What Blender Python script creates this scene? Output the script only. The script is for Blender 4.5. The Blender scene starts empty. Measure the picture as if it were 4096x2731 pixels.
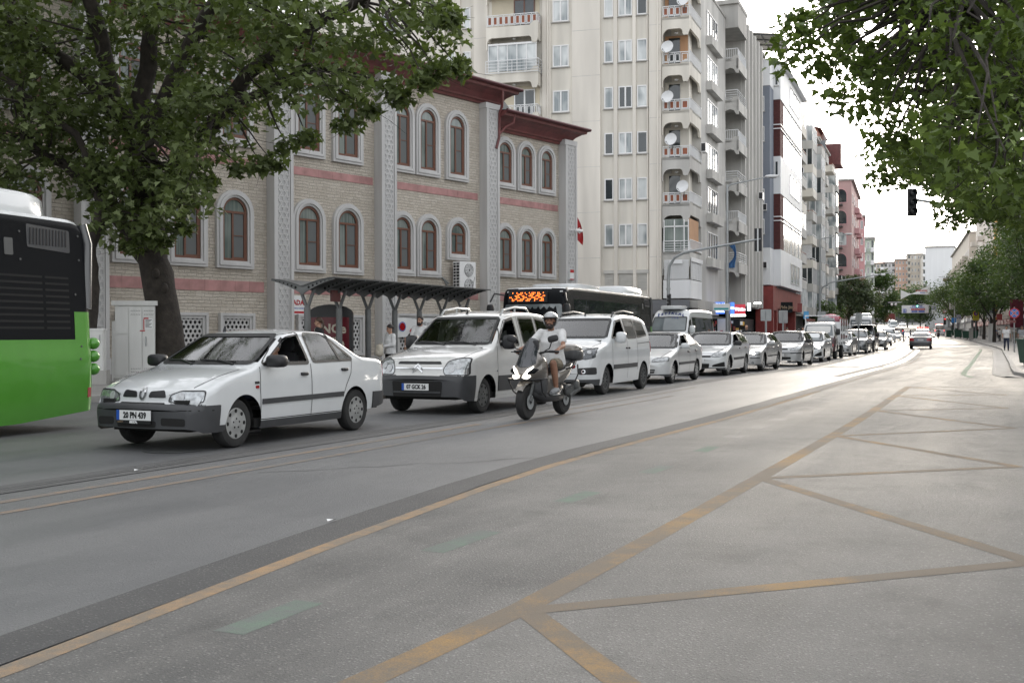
import bpy, bmesh, math, random
import numpy as np
from mathutils import Vector, Matrix
from mathutils.bvhtree import BVHTree
from mathutils.geometry import delaunay_2d_cdt
R=math.radians
random.seed(7)
SC=bpy.context.scene
COL=SC.collection
# ------------------------------------------------------------------ camera
CAMH=1.35; FOC=1100.0; PITCH=.0061; ROLL=.003
cp,sp,cr,sr=math.cos(PITCH),math.sin(PITCH),math.cos(ROLL),math.sin(ROLL)
FWD=Vector((0,cp,-sp)); _u=Vector((0,sp,cp)); _r=Vector((1,0,0))
RT=_r*cr-_u*sr; UP=_r*sr+_u*cr
cam=bpy.data.cameras.new('camera'); camo=bpy.data.objects.new('camera',cam); COL.objects.link(camo)
cam.sensor_width=36; cam.lens=36*FOC/1024; cam.clip_start=.05; cam.clip_end=4000
m=Matrix.Identity(4)
for i in range(3):
    m[i][0]=RT[i]; m[i][1]=UP[i]; m[i][2]=-FWD[i]
m[2][3]=CAMH
camo.matrix_world=m
SC.camera=camo
# ------------------------------------------------------------------ sky and sun
SUN_AZ=R(21); SUN_EL=R(16)          # low sun behind thin cloud, far down the street
w=bpy.data.worlds.new('World'); SC.world=w; w.use_nodes=True
nt=w.node_tree; nt.nodes.clear()
o_=nt.nodes.new('ShaderNodeOutputWorld'); bg=nt.nodes.new('ShaderNodeBackground')
sky=nt.nodes.new('ShaderNodeTexSky'); sky.sky_type='NISHITA'; sky.sun_disc=False
sky.sun_elevation=SUN_EL; sky.sun_rotation=SUN_AZ; sky.dust_density=3.0; sky.air_density=1.0; sky.altitude=300
hs=nt.nodes.new('ShaderNodeHueSaturation'); hs.inputs['Saturation'].default_value=.34
nt.links.new(sky.outputs[0],hs.inputs['Color'])
mx=nt.nodes.new('ShaderNodeMix'); mx.data_type='RGBA'; mx.inputs[0].default_value=.42
nt.links.new(hs.outputs[0],mx.inputs[6]); mx.inputs[7].default_value=(8.6,8.6,8.7,1)   # thin white overcast
nt.links.new(mx.outputs[2],bg.inputs[0]); bg.inputs[1].default_value=.125
nt.links.new(bg.outputs[0],o_.inputs[0])
sl=bpy.data.lights.new('sun','SUN'); sl.energy=.55; sl.angle=R(14); sl.color=(1,.88,.72)
so=bpy.data.objects.new('sun',sl); COL.objects.link(so)
sd=Vector((math.sin(SUN_AZ)*math.cos(SUN_EL),math.cos(SUN_AZ)*math.cos(SUN_EL),math.sin(SUN_EL)))
so.rotation_euler=sd.to_track_quat('Z','Y').to_euler(); so.location=(0,0,60)
SC.view_settings.view_transform='Standard'; SC.view_settings.look='None'
SC.view_settings.exposure=1.14; SC.view_settings.gamma=1
SC.cycles.use_denoising=True
SC.cycles.max_bounces=6; SC.cycles.diffuse_bounces=3; SC.cycles.glossy_bounces=3; SC.cycles.transparent_max_bounces=12
SC.cycles.caustics_reflective=False; SC.cycles.caustics_refractive=False
SC.cycles.sample_clamp_indirect=6
# ------------------------------------------------------------------ helpers
def ray(px,py):
    return FWD+RT*((px/4-512)/FOC)+UP*((341.375-py/4)/FOC)
def at(px,py,Y):
    "point at depth Y seen at photo pixel"
    d=ray(px,py); t=Y/d.y; return Vector((d.x*t,Y,CAMH+d.z*t))
_gy=np.array([-60,115,140,170,205,244,290,330,385,440,600,900,1500]); _gzv=np.array([0,0,.07,.3,.52,.85,1.8,2.9,4.2,5.6,9.5,15,22.])
def gz(y): return float(np.interp(y,_gy,_gzv))
def lerp(a,b,t): return a+(b-a)*t
def clamp(x,a,b): return a if x<a else b if x>b else x
class MB:
    def __init__(s,M=None): s.v=[];s.f=[];s.mi=[];s.M=M;s.cur=0
    def add(s,vs,fs):
        o=len(s.v)
        if s.M is not None: vs=[s.M@Vector(p) for p in vs]
        s.v.extend(tuple(p) for p in vs)
        for f in fs: s.f.append(tuple(i+o for i in f)); s.mi.append(s.cur)
        return s
    def box(s,c,d,rz=0,M=None):
        hx,hy,hz=d[0]/2,d[1]/2,d[2]/2
        vs=[Vector((x,y,z)) for z in(-hz,hz) for y in(-hy,hy) for x in(-hx,hx)]
        if rz: q=Matrix.Rotation(rz,3,'Z'); vs=[q@p for p in vs]
        if M is not None: vs=[M@p for p in vs]
        c=Vector(c); vs=[p+c for p in vs]
        return s.add(vs,[(0,2,3,1),(4,5,7,6),(0,1,5,4),(2,6,7,3),(0,4,6,2),(1,3,7,5)])
    def bx(s,x0,x1,y0,y1,z0,z1): return s.box(((x0+x1)/2,(y0+y1)/2,(z0+z1)/2),(abs(x1-x0),abs(y1-y0),abs(z1-z0)))
    def tube(s,pts,rad,n=8,cap=True,flat=None):
        pts=[Vector(p) for p in pts]
        if not hasattr(rad,'__len__'): rad=[rad]*len(pts)
        vs=[];fs=[]; pu=None
        for i,p in enumerate(pts):
            t=(pts[min(i+1,len(pts)-1)]-pts[max(i-1,0)])
            if t.length<1e-9: t=Vector((0,0,1))
            t.normalize()
            if pu is None:
                a=Vector((0,0,1)) if abs(t.z)<.9 else Vector((1,0,0)); pu=t.cross(a).normalized()
            else:
                pu=(pu-t*pu.dot(t)); pu=pu.normalized() if pu.length>1e-6 else t.orthogonal().normalized()
            pv=t.cross(pu)
            for k in range(n):
                a=2*math.pi*k/n; fl=1 if flat is None else flat
                vs.append(p+(pu*math.cos(a)+pv*math.sin(a)*fl)*rad[i])
        for i in range(len(pts)-1):
            for k in range(n):
                k2=(k+1)%n; fs.append((i*n+k,i*n+k2,(i+1)*n+k2,(i+1)*n+k))
        if cap:
            fs.append(tuple(range(n-1,-1,-1))); q=(len(pts)-1)*n; fs.append(tuple(range(q,q+n)))
        return s.add(vs,fs)
    def lathe(s,prof,M,n=20):
        "prof (radius, height) around local z of M"
        vs=[];fs=[]
        for r_,h in prof:
            for k in range(n):
                a=2*math.pi*k/n; vs.append(M@Vector((r_*math.cos(a),r_*math.sin(a),h)))
        for i in range(len(prof)-1):
            for k in range(n):
                k2=(k+1)%n; fs.append((i*n+k,i*n+k2,(i+1)*n+k2,(i+1)*n+k))
        if prof[0][0]>1e-4: fs.append(tuple(range(n-1,-1,-1)))
        if prof[-1][0]>1e-4: q=(len(prof)-1)*n; fs.append(tuple(range(q,q+n)))
        return s.add(vs,fs)
    def sup(s,c,d,e=.5,n=12,M=None):
        "superellipsoid: rounded box (e small) to ellipsoid (e=1)"
        vs=[];fs=[];h=max(6,n//2)
        f=lambda x:math.copysign(abs(x)**e,x)
        for i in range(h+1):
            a=-math.pi/2+math.pi*i/h
            for k in range(n):
                b=2*math.pi*k/n
                p=Vector((f(math.cos(a))*f(math.cos(b))*d[0],f(math.cos(a))*f(math.sin(b))*d[1],f(math.sin(a))*d[2]))
                if M is not None: p=M@p
                vs.append(p+Vector(c))
        for i in range(h):
            for k in range(n):
                k2=(k+1)%n; fs.append((i*n+k,i*n+k2,(i+1)*n+k2,(i+1)*n+k))
        return s.add(vs,fs)
    def prism(s,poly,h0,h1,M):
        "2D polygon extruded along local z of M from h0 to h1 (poly may be concave)"
        n=len(poly)
        a=sum(poly[i][0]*poly[(i+1)%n][1]-poly[(i+1)%n][0]*poly[i][1] for i in range(n))
        if a<0: poly=poly[::-1]
        vs=[M@Vector((x,y,h)) for h in(h0,h1) for x,y in poly]
        fs=[tuple(range(n-1,-1,-1)),tuple(range(n,2*n))]
        for i in range(n):
            j=(i+1)%n; fs.append((i,j,n+j,n+i))
        return s.add(vs,fs)
    def ring(s,po,pi,h0,h1,M):
        "frame between two outlines with equal point count"
        n=len(po); vs=[M@Vector((x,y,h)) for h in(h0,h1) for P in(po,pi) for x,y in P]
        fs=[]
        for i in range(n):
            j=(i+1)%n
            fs+=[(2*n+i,2*n+j,3*n+j,3*n+i),(i,j,2*n+j,2*n+i),(n+j,n+i,3*n+i,3*n+j),(i,n+i,n+j,j)]
        return s.add(vs,fs)
    def quad(s,a,b,c,d): return s.add([a,b,c,d],[(0,1,2,3)])
    def disc(s,c,r_,nrm,n=14,th=.004):
        nrm=Vector(nrm).normalized(); M=Matrix.Translation(Vector(c))@nrm.to_track_quat('Z','Y').to_matrix().to_4x4()
        return s.lathe([(r_,0),(r_,th)],M,n)
    def build(s,name,mat,parent=None,smooth=None,fix=False):
        me=bpy.data.meshes.new(name); me.from_pydata(s.v,[],s.f)
        mats=mat if isinstance(mat,(list,tuple)) else [mat]
        for q in mats: me.materials.append(q)
        if len(mats)>1: me.polygons.foreach_set('material_index',s.mi)
        if fix:
            bm=bmesh.new(); bm.from_mesh(me); bmesh.ops.remove_doubles(bm,verts=bm.verts,dist=1e-4); bmesh.ops.recalc_face_normals(bm,faces=bm.faces); bm.to_mesh(me); bm.free()
        if smooth is not None:
            me.polygons.foreach_set('use_smooth',[True]*len(me.polygons))
            me.set_sharp_from_angle(angle=R(smooth))
        me.update()
        o=bpy.data.objects.new(name,me); COL.objects.link(o)
        if parent is not None: o.parent=parent
        return o
def tag(o,label=None,cat=None,group=None,kind=None):
    if label: o['label']=label
    if cat: o['category']=cat
    if group: o['group']=group
    if kind: o['kind']=kind
    return o
def thing(name,label,cat,loc=(0,0,0),rz=0,group=None):
    o=bpy.data.objects.new(name,None); COL.objects.link(o); o.location=loc; o.rotation_euler=(0,0,rz)
    return tag(o,label,cat,group)
def dup(root,loc=None,rz=None,label=None,group=None):
    def cpy(o,par):
        c=o.copy(); COL.objects.link(c)
        if par is not None: c.parent=par
        for ch in o.children: cpy(ch,c)
        return c
    c=cpy(root,None)
    if loc is not None: c.location=loc
    if rz is not None: c.rotation_euler=(0,0,rz)
    if label: c['label']=label
    if group: c['group']=group
    return c
def struct(name,mb,mat,smooth=None): return tag(mb.build(name,mat,None,smooth),kind='structure')
def frame(o,x,y):
    "matrix whose local x,y,z are the given world axes (z = x cross y)"
    x=Vector(x).normalized(); y=Vector(y).normalized(); z=x.cross(y)
    m=Matrix.Identity(4)
    for i in range(3): m[i][0]=x[i];m[i][1]=y[i];m[i][2]=z[i];m[i][3]=o[i]
    return m
XZ=frame((0,0,0),(1,0,0),(0,0,1))   # local x->x, y->z, z-> -y (front)
def arch(x0,x1,z0,z1,n=10,inset=0,rise=None):
    x0+=inset;x1-=inset;z0+=inset;z1-=inset
    r_=(x1-x0)/2; cx=(x0+x1)/2; rr=r_ if rise is None else rise
    return [(x0,z0),(x1,z0)]+[(cx+r_*math.cos(math.pi*i/n),z1-rr+rr*math.sin(math.pi*i/n)) for i in range(n+1)]
def rrect(x0,x1,z0,z1,r_,n=4):
    P=[]
    for cx,cy,a0 in((x1-r_,z1-r_,0),(x0+r_,z1-r_,90),(x0+r_,z0+r_,180),(x1-r_,z0+r_,270)):
        for i in range(n+1):
            a=R(a0+90*i/n); P.append((cx+r_*math.cos(a),cy+r_*math.sin(a)))
    return P
def rpoly(pts,r_=.03,n=3):
    "round the corners of a polygon"
    P=[];N=len(pts)
    for i in range(N):
        a,b,c=Vector(pts[i-1]),Vector(pts[i]),Vector(pts[(i+1)%N])
        u=(a-b);v=(c-b);lu,lv=u.length,v.length
        d=min(r_,lu*.45,lv*.45); p=b+u/lu*d;q=b+v/lv*d
        for k in range(n+1):
            t=k/n; P.append(tuple(p*(1-t)**2+b*2*t*(1-t)+q*t*t))
    return P
def inset(poly,d):
    n=len(poly); A=sum(poly[i][0]*poly[(i+1)%n][1]-poly[(i+1)%n][0]*poly[i][1] for i in range(n)); s=1 if A>0 else -1
    out=[]
    for i in range(n):
        a,b,c=Vector(poly[i-1]),Vector(poly[i]),Vector(poly[(i+1)%n])
        e1=(b-a);e2=(c-b)
        if e1.length<1e-7: e1=e2
        if e2.length<1e-7: e2=e1
        n1=Vector((-e1.y,e1.x)).normalized()*s;n2=Vector((-e2.y,e2.x)).normalized()*s
        q=n1+n2; q=q/max(q.dot(n1),.35) if q.length>1e-6 else n1
        out.append(tuple(b+q*d))
    return out
def text_mb(txt,size,M,mb=None,bold=0,align='CENTER',sx=1,ext=.002):
    cu=bpy.data.curves.new('lettering','FONT'); cu.body=txt; cu.size=size; cu.align_x=align; cu.align_y='CENTER'
    cu.extrude=ext; cu.offset=bold; cu.resolution_u=2
    o=bpy.data.objects.new('lettering',cu); COL.objects.link(o)
    me=o.to_mesh(); vs=[M@Vector((v.co.x*sx,v.co.y,v.co.z)) for v in me.vertices]; fs=[tuple(p.vertices) for p in me.polygons]
    mb=mb or MB(); mb.add(vs,fs); o.to_mesh_clear(); bpy.data.objects.remove(o); bpy.data.curves.remove(cu)
    return mb
# ------------------------------------------------------------------ materials
def mat(name,col,rough=.55,metal=0,var=.12,scale=4.,bump=0,bscale=60.,coat=0,emit=0,spec=.5,streak=False,detail=3,trans=0):
    m=bpy.data.materials.new(name); m.use_nodes=True; nt=m.node_tree; b=nt.nodes['Principled BSDF']
    b.inputs['Roughness'].default_value=rough; b.inputs['Metallic'].default_value=metal
    b.inputs['Specular IOR Level'].default_value=spec; b.inputs['Coat Weight'].default_value=coat; b.inputs['Coat Roughness'].default_value=.04
    c=(*col,1); b.inputs['Base Color'].default_value=c
    tc=nt.nodes.new('ShaderNodeTexCoord')
    if var>0:
        n=nt.nodes.new('ShaderNodeTexNoise'); n.inputs['Scale'].default_value=scale; n.inputs['Detail'].default_value=detail
        src=tc.outputs['Object']
        if streak:
            mp=nt.nodes.new('ShaderNodeMapping'); mp.inputs['Scale'].default_value=(1,1,.12); nt.links.new(src,mp.inputs[0]); src=mp.outputs[0]
        nt.links.new(src,n.inputs['Vector'])
        mr=nt.nodes.new('ShaderNodeMapRange'); mr.inputs[1].default_value=.3; mr.inputs[2].default_value=.7; mr.inputs[3].default_value=1-var; mr.inputs[4].default_value=1+var*.6
        nt.links.new(n.outputs[0],mr.inputs[0])
        mm=nt.nodes.new('ShaderNodeMix'); mm.data_type='RGBA'; mm.blend_type='MULTIPLY'; mm.inputs[0].default_value=1; mm.inputs[6].default_value=c
        nt.links.new(mr.outputs[0],mm.inputs[7]); nt.links.new(mm.outputs[2],b.inputs['Base Color'])
    if bump>0:
        n2=nt.nodes.new('ShaderNodeTexNoise'); n2.inputs['Scale'].default_value=bscale; n2.inputs['Detail'].default_value=4
        nt.links.new(tc.outputs['Object'],n2.inputs['Vector'])
        bp=nt.nodes.new('ShaderNodeBump'); bp.inputs['Strength'].default_value=bump; bp.inputs['Distance'].default_value=.02
        nt.links.new(n2.outputs[0],bp.inputs['Height']); nt.links.new(bp.outputs[0],b.inputs['Normal'])
    if emit: b.inputs['Emission Color'].default_value=c; b.inputs['Emission Strength'].default_value=emit
    if trans: b.inputs['Transmission Weight'].default_value=trans
    return m
def glassmat(name,tint=(.75,.82,.8),rough=.07,refl=1.0):
    m=bpy.data.materials.new(name); m.use_nodes=True; nt=m.node_tree; nt.nodes.clear()
    o=nt.nodes.new('ShaderNodeOutputMaterial'); t=nt.nodes.new('ShaderNodeBsdfTransparent'); t.inputs[0].default_value=(*tint,1)
    g=nt.nodes.new('ShaderNodeBsdfGlossy'); g.inputs['Roughness'].default_value=rough
    f=nt.nodes.new('ShaderNodeFresnel'); f.inputs[0].default_value=1.52
    ml=nt.nodes.new('ShaderNodeMath'); ml.operation='MULTIPLY_ADD'; ml.inputs[1].default_value=1.6*refl; ml.inputs[2].default_value=.07; ml.use_clamp=True
    nt.links.new(f.outputs[0],ml.inputs[0])
    x=nt.nodes.new('ShaderNodeMixShader'); nt.links.new(ml.outputs[0],x.inputs[0]); nt.links.new(t.outputs[0],x.inputs[1]); nt.links.new(g.outputs[0],x.inputs[2])
    nt.links.new(x.outputs[0],o.inputs[0]); return m
class NT:
    "small node-building aid"
    def __init__(s,name):
        s.m=bpy.data.materials.new(name); s.m.use_nodes=True; s.t=s.m.node_tree; s.b=s.t.nodes['Principled BSDF']
        s.tc=s.t.nodes.new('ShaderNodeTexCoord')
    def n(s,k,**kw):
        x=s.t.nodes.new('ShaderNode'+k)
        for a,b in kw.items(): setattr(x,a,b)
        return x
    def l(s,a,b): s.t.links.new(a,b)
    def noise(s,vec,scale,detail=4,rough=.5):
        x=s.n('TexNoise'); x.inputs['Scale'].default_value=scale; x.inputs['Detail'].default_value=detail; x.inputs['Roughness'].default_value=rough; s.l(vec,x.inputs['Vector']); return x.outputs[0]
    def mapr(s,v,a,b,c,d):
        x=s.n('MapRange'); s.l(v,x.inputs[0])
        for i,q in enumerate((a,b,c,d)): x.inputs[i+1].default_value=q
        return x.outputs[0]
    def mapping(s,vec,scale=(1,1,1),rot=(0,0,0)):
        x=s.n('Mapping'); x.inputs['Scale'].default_value=scale; x.inputs['Rotation'].default_value=rot; s.l(vec,x.inputs[0]); return x.outputs[0]
    def mix(s,fac,a,b,mode='MIX'):
        x=s.n('Mix',data_type='RGBA',blend_type=mode)
        for v,i in((fac,0),(a,6),(b,7)):
            if hasattr(v,'links'): s.l(v,x.inputs[i])
            elif i==0: x.inputs[0].default_value=v
            else: x.inputs[i].default_value=(*v,1)
        return x.outputs[2]
    def math(s,op,a,b=None):
        x=s.n('Math',operation=op)
        for i,v in enumerate((a,b)):
            if v is None: continue
            if hasattr(v,'links'): s.l(v,x.inputs[i])
            else: x.inputs[i].default_value=v
        return x.outputs[0]
    def bump(s,h,strength=.4,dist=.02):
        x=s.n('Bump'); x.inputs['Strength'].default_value=strength; x.inputs['Distance'].default_value=dist; s.l(h,x.inputs['Height']); s.l(x.outputs[0],s.b.inputs['Normal'])
def asphalt(name,dark,light,speck,rough,streakrot,spec=.40,stain_=.2):
    q=NT(name); v=q.tc.outputs['Object']
    big=q.noise(q.mapping(q.mapping(v,(1,1,1),(0,0,streakrot)),(1,.09,1)),1.1,6,.62)
    patch=q.noise(v,.35,4,.6)
    fine=q.noise(v,170,2,.5)
    vor=q.n('TexVoronoi'); vor.inputs['Scale'].default_value=48; q.l(v,vor.inputs['Vector'])
    stones=q.mapr(vor.outputs['Distance'],.05,.42,1,0)
    c=q.mix(q.mapr(q.math('ADD',big,patch),.82,1.18,0,1),dark,light)
    c=q.mix(q.mapr(fine,.35,.65,0,.55),c,(dark[0]*.55,dark[1]*.55,dark[2]*.55))
    c=q.mix(q.math('MULTIPLY',q.math('MULTIPLY',stones,q.mapr(q.noise(v,31,2),.42,.6,0,1)),speck),c,(.46,.45,.43))
    stain=q.mapr(q.math('ADD',q.math('MULTIPLY',q.noise(v,1.3,6,.7),.6),q.math('MULTIPLY',q.noise(q.mapping(q.mapping(v,(1,1,1),(0,0,streakrot)),(1,.2,1)),2.6,5,.65),.4)),.51,.66,0,stain_)
    c=q.mix(stain,c,(dark[0]*.5,dark[1]*.5,dark[2]*.5))
    q.l(c,q.b.inputs['Base Color'])
    q.l(q.mapr(big,.3,.7,rough-.07,rough+.09),q.b.inputs['Roughness'])
    q.b.inputs['Specular IOR Level'].default_value=spec
    q.bump(q.math('ADD',fine,stones),.5,.008)
    return q.m
def worn(name,col,under,amount=.5,scale=5,rough=.6):
    "paint worn through to the asphalt"
    q=NT(name); v=q.tc.outputs['Object']
    n=q.math('ADD',q.math('MULTIPLY',q.noise(v,scale,6,.7),.75),q.math('MULTIPLY',q.noise(v,90,2,.5),.25))
    n2=q.noise(v,.5,3)
    f=q.mapr(q.math('ADD',n,q.math('MULTIPLY',q.math('SUBTRACT',n2,.5),.5)),amount-.12,amount+.12,0,1)
    c=q.mix(f,col,under)
    c=q.mix(q.mapr(q.noise(v,160,2),.4,.7,0,.3),c,(.06,.06,.06))
    q.l(c,q.b.inputs['Base Color']); q.b.inputs['Roughness'].default_value=.8; q.b.inputs['Specular IOR Level'].default_value=.2
    q.bump(q.noise(v,120,2),.3,.006)
    return q.m
M={}
M['road']=asphalt('lane asphalt',(.122,.125,.130),(.172,.174,.177),.2,.50,R(25))
M['bay']=asphalt('bay asphalt',(.105,.105,.103),(.225,.219,.208),.45,.66,R(25),.31,.5)
M['dark_strip']=asphalt('milled strip',(.068,.069,.071),(.10,.10,.10),.30,.7,R(25))
M['soft_strip']=asphalt('worn milled strip',(.085,.087,.09),(.125,.126,.128),.3,.66,R(25))
M['patch']=asphalt('patched asphalt',(.11,.112,.114),(.14,.14,.14),.2,.62,R(25))
M['orange']=worn('orange line paint',(.36,.24,.135),(.21,.18,.145),.47)
M['orange_faint']=worn('faded orange paint',(.27,.195,.135),(.17,.165,.16),.46)
M['box_paint']=worn('brown worn box paint',(.38,.235,.09),(.185,.155,.122),.405,1.2)
M['green_paint']=worn('faded green paint',(.15,.215,.165),(.155,.17,.16),.47)
M['green_lane']=worn('green lane paint',(.13,.24,.15),(.15,.18,.155),.52)
M['ground']=mat('dusty ground',(.2,.195,.185),.85,var=.2,scale=.4)
M['plaster']=mat('cream plaster',(.72,.685,.615),.85,var=.22,scale=.8,streak=True,bump=.12,bscale=40)
M['plaster_rib']=mat('cream plaster rib',(.74,.70,.635),.85,var=.16,scale=1.0,streak=True,bump=.1,bscale=40)
M['plaster_grey']=mat('weathered grey plaster',(.53,.52,.495),.88,var=.22,scale=.9,streak=True,bump=.15,bscale=30)
M['concrete']=mat('concrete',(.40,.39,.37),.85,var=.2,scale=1.5,streak=True,bump=.15,bscale=30)
M['white']=mat('white pvc',(.80,.80,.80),.4,var=.05)
M['whitepaint']=mat('white wall paint',(.78,.79,.80),.6,var=.06,scale=.8,streak=True)
M['winglass']=mat('window glass',(.035,.045,.05),.04,var=.3,scale=1.3,spec=.8)
def _pale():
    q=NT('curtained window glass'); g=q.n('NewGeometry'); v=g.outputs['Position']
    c=q.mix(q.mapr(q.noise(q.mapping(v,(1,1,.6)),.9,2),.40,.58,0,1),(.20,.235,.25),(.64,.67,.67)); q.l(q.mix(q.mapr(q.noise(q.mapping(v,(5,5,.1)),2.0,2),.45,.6,0,.4),c,(.50,.53,.53)),q.b.inputs['Base Color'])
    q.b.inputs['Roughness'].default_value=.06; q.b.inputs['Specular IOR Level'].default_value=.8; return q.m
M['palewin']=_pale()
def _teal():
    q=NT('tinted grey green glass'); g=q.n('NewGeometry'); v=g.outputs['Position']
    c=q.mix(q.mapr(q.noise(v,.55,3),.40,.62,0,1),(.085,.115,.108),(.20,.235,.22)); q.l(q.mix(q.mapr(q.noise(q.mapping(v,(6,6,.15)),2.2,2),.45,.6,0,.35),c,(.30,.33,.31)),q.b.inputs['Base Color'])
    q.b.inputs['Roughness'].default_value=.05; q.b.inputs['Specular IOR Level'].default_value=.7; return q.m
M['tealglass']=_teal()
M['screen']=mat('insect screen',(.12,.13,.13),.6,var=.05)
M['marble']=mat('white grey marble',(.535,.53,.525),.5,var=.12,scale=2.5,streak=True)
M['marble_in']=mat('carved marble ground',(.475,.475,.475),.6,var=.12,scale=3)
M['redband']=mat('rose travertine',(.43,.225,.215),.6,var=.28,scale=2.2,detail=5)
M['cornice']=mat('maroon painted cornice',(.155,.045,.043),.42,var=.3,scale=2.5,detail=5,bump=.1)
M['gutter']=mat('dark maroon gutter',(.085,.018,.022),.3,var=.15)
M['wood']=mat('brown window frame',(.155,.065,.04),.4,var=.15,scale=6)
M['bark']=mat('plane bark',(.040,.033,.027),.9,var=.45,scale=5,bump=.9,bscale=14,detail=6)
M['metal']=mat('galvanised metal',(.38,.40,.41),.42,metal=.6,var=.1)
M['darkmetal']=mat('dark grey metal',(.10,.105,.105),.5,metal=.3,var=.15)
M['shelter']=mat('grey painted shelter steel',(.17,.175,.175),.5,metal=.2,var=.2,scale=3)
M['black']=mat('black plastic',(.018,.018,.02),.42,var=.1)
M['blackgloss']=mat('black gloss panel',(.008,.009,.011),.25,var=.0,spec=.12)
M['rubber']=mat('tyre rubber',(.022,.022,.022),.8,var=.3,scale=9)
M['plastic']=mat('dark grey bumper plastic',(.048,.05,.054),.5,var=.2,scale=3)
M['trim']=mat('window seal',(.014,.014,.015),.45,var=0)
M['under']=mat('underbody',(.012,.012,.012),.9,var=0)
M['carglass']=glassmat('car window glass',(.62,.70,.68))
M['darkglass']=mat('dark car glass',(.022,.027,.03),.03,var=0,spec=.9)
M['screenglass']=mat('pale windscreen glass',(.16,.185,.195),.03,var=.25,scale=1.2,spec=1.0)
M['alloy']=mat('silver wheel',(.45,.46,.46),.35,metal=.7,var=.12,scale=8)
M['chrome']=mat('chrome',(.65,.66,.67),.12,metal=1,var=0)
M['seat']=mat('dark seat cloth',(.022,.022,.025),.9,var=.2)
M['lamp']=mat('headlamp glass',(.42,.44,.45),.06,metal=.55,var=.5,scale=16,coat=1)
M['lampin']=mat('lamp reflector',(.50,.51,.52),.3,metal=.3,var=.2,scale=30)
M['lampblack']=mat('smoked headlamp',(.10,.11,.12),.06,metal=.5,var=.6,scale=18,coat=1)
M['amber']=mat('amber lens',(.55,.18,.03),.15,var=.1)
M['redlens']=mat('red lens',(.35,.012,.015),.12,var=.1,coat=.6)
M['lit']=mat('lit headlamp',(1,.95,.86),.2,var=0,emit=2.8)
M['litred']=mat('lit brake lamp',(1,.06,.05),.2,var=0,emit=3.0)
M['litgreen']=mat('lit green signal',(.25,1,.75),.2,var=0,emit=4)
M['plate']=mat('number plate white',(.75,.76,.76),.4,var=.04)
M['blue']=mat('plate blue',(.02,.09,.42),.4,var=0)
M['ink']=mat('black lettering',(.012,.012,.014),.5,var=0)
M['busgreen']=mat('bus green paint',(.085,.30,.035),.22,var=.05,coat=.5)
M['dishwhite']=mat('satellite dish enamel',(.72,.73,.74),.45,var=.06)
M['red']=mat('red enamel',(.42,.015,.02),.45,var=.12)
M['skin']=mat('skin',(.42,.24,.165),.55,var=.12,scale=18)
M['skin_tan']=mat('tanned skin',(.30,.155,.10),.55,var=.12,scale=18)
M['hair']=mat('dark hair',(.016,.012,.010),.6,var=.3,scale=30)
M['hair_brown']=mat('brown hair',(.06,.032,.02),.6,var=.3,scale=30)
M['hair_grey']=mat('grey hair',(.25,.24,.23),.7,var=.3,scale=30)
def cloth(n,c): return mat(n,c,.9,var=.16,scale=9,bump=.3,bscale=22)
M['whitecloth']=cloth('white cotton',(.68,.68,.68)); M['blackcloth']=cloth('black cloth',(.018,.018,.02)); M['denim']=cloth('dark denim',(.028,.036,.065))
M['khaki']=cloth('khaki cloth',(.17,.145,.105)); M['greycloth']=cloth('grey cloth',(.27,.28,.29)); M['bluecloth']=cloth('blue cloth',(.06,.16,.34)); M['redcloth']=cloth('red cloth',(.34,.03,.05)); M['cream']=cloth('cream cloth',(.58,.53,.44)); M['pinkcloth']=cloth('pink cloth',(.55,.22,.27))
def paint(n,c,metal=0,rough=.25): return mat(n,c,rough,metal=metal,var=.06,scale=1.6,coat=1.0)
M['car_white']=paint('white car paint',(.66,.68,.69)); M['car_white_warm']=paint('warm white car paint',(.65,.65,.635))
M['car_silver']=paint('silver car paint',(.42,.43,.435),.35,.3); M['car_pale']=paint('pale silver car paint',(.58,.595,.60),.2,.3); M['car_grey']=paint('dark grey car paint',(.075,.078,.082),.4,.3); M['car_mid']=paint('mid grey car paint',(.20,.205,.205),.4,.3); M['car_black']=paint('black car paint',(.014,.014,.016)); M['car_maroon']=paint('maroon truck paint',(.055,.018,.024)); M['car_bronze']=paint('bronze grey scooter paint',(.17,.155,.14),.55,.28); M['car_beige']=paint('beige grey car paint',(.30,.285,.265),.4,.3)
# ------------------------------------------------------------------ ground, road, markings
def cr_path(P,step=1.5):
    P=[Vector((p[0],p[1])) for p in P]; out=[]
    for i in range(len(P)-1):
        p0=P[max(i-1,0)];p1=P[i];p2=P[i+1];p3=P[min(i+2,len(P)-1)]
        n=max(1,int((p2-p1).length/step))
        for k in range(n):
            t=k/n; 
            m1=(p2-p0)*.5;m2=(p3-p1)*.5
            if i==0: m1=p2-p1
            if i==len(P)-2: m2=p2-p1
            L=(p2-p1).length; 
            if m1.length>1e-6: m1=m1.normalized()*L
            if m2.length>1e-6: m2=m2.normalized()*L
            h=t*t*(3-2*t)
            out.append(p1*(2*t**3-3*t*t+1)+m1*(t**3-2*t*t+t)+p2*(-2*t**3+3*t*t)+m2*(t**3-t*t))
    out.append(P[-1]); return out
def normals(P):
    N=[]
    for i in range(len(P)):
        t=(P[min(i+1,len(P)-1)]-P[max(i-1,0)]).normalized(); N.append(Vector((t.y,-t.x)))   # points right of travel
    return N
def offset(P,d):
    N=normals(P); return [p+n*d for p,n in zip(P,N)]
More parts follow.
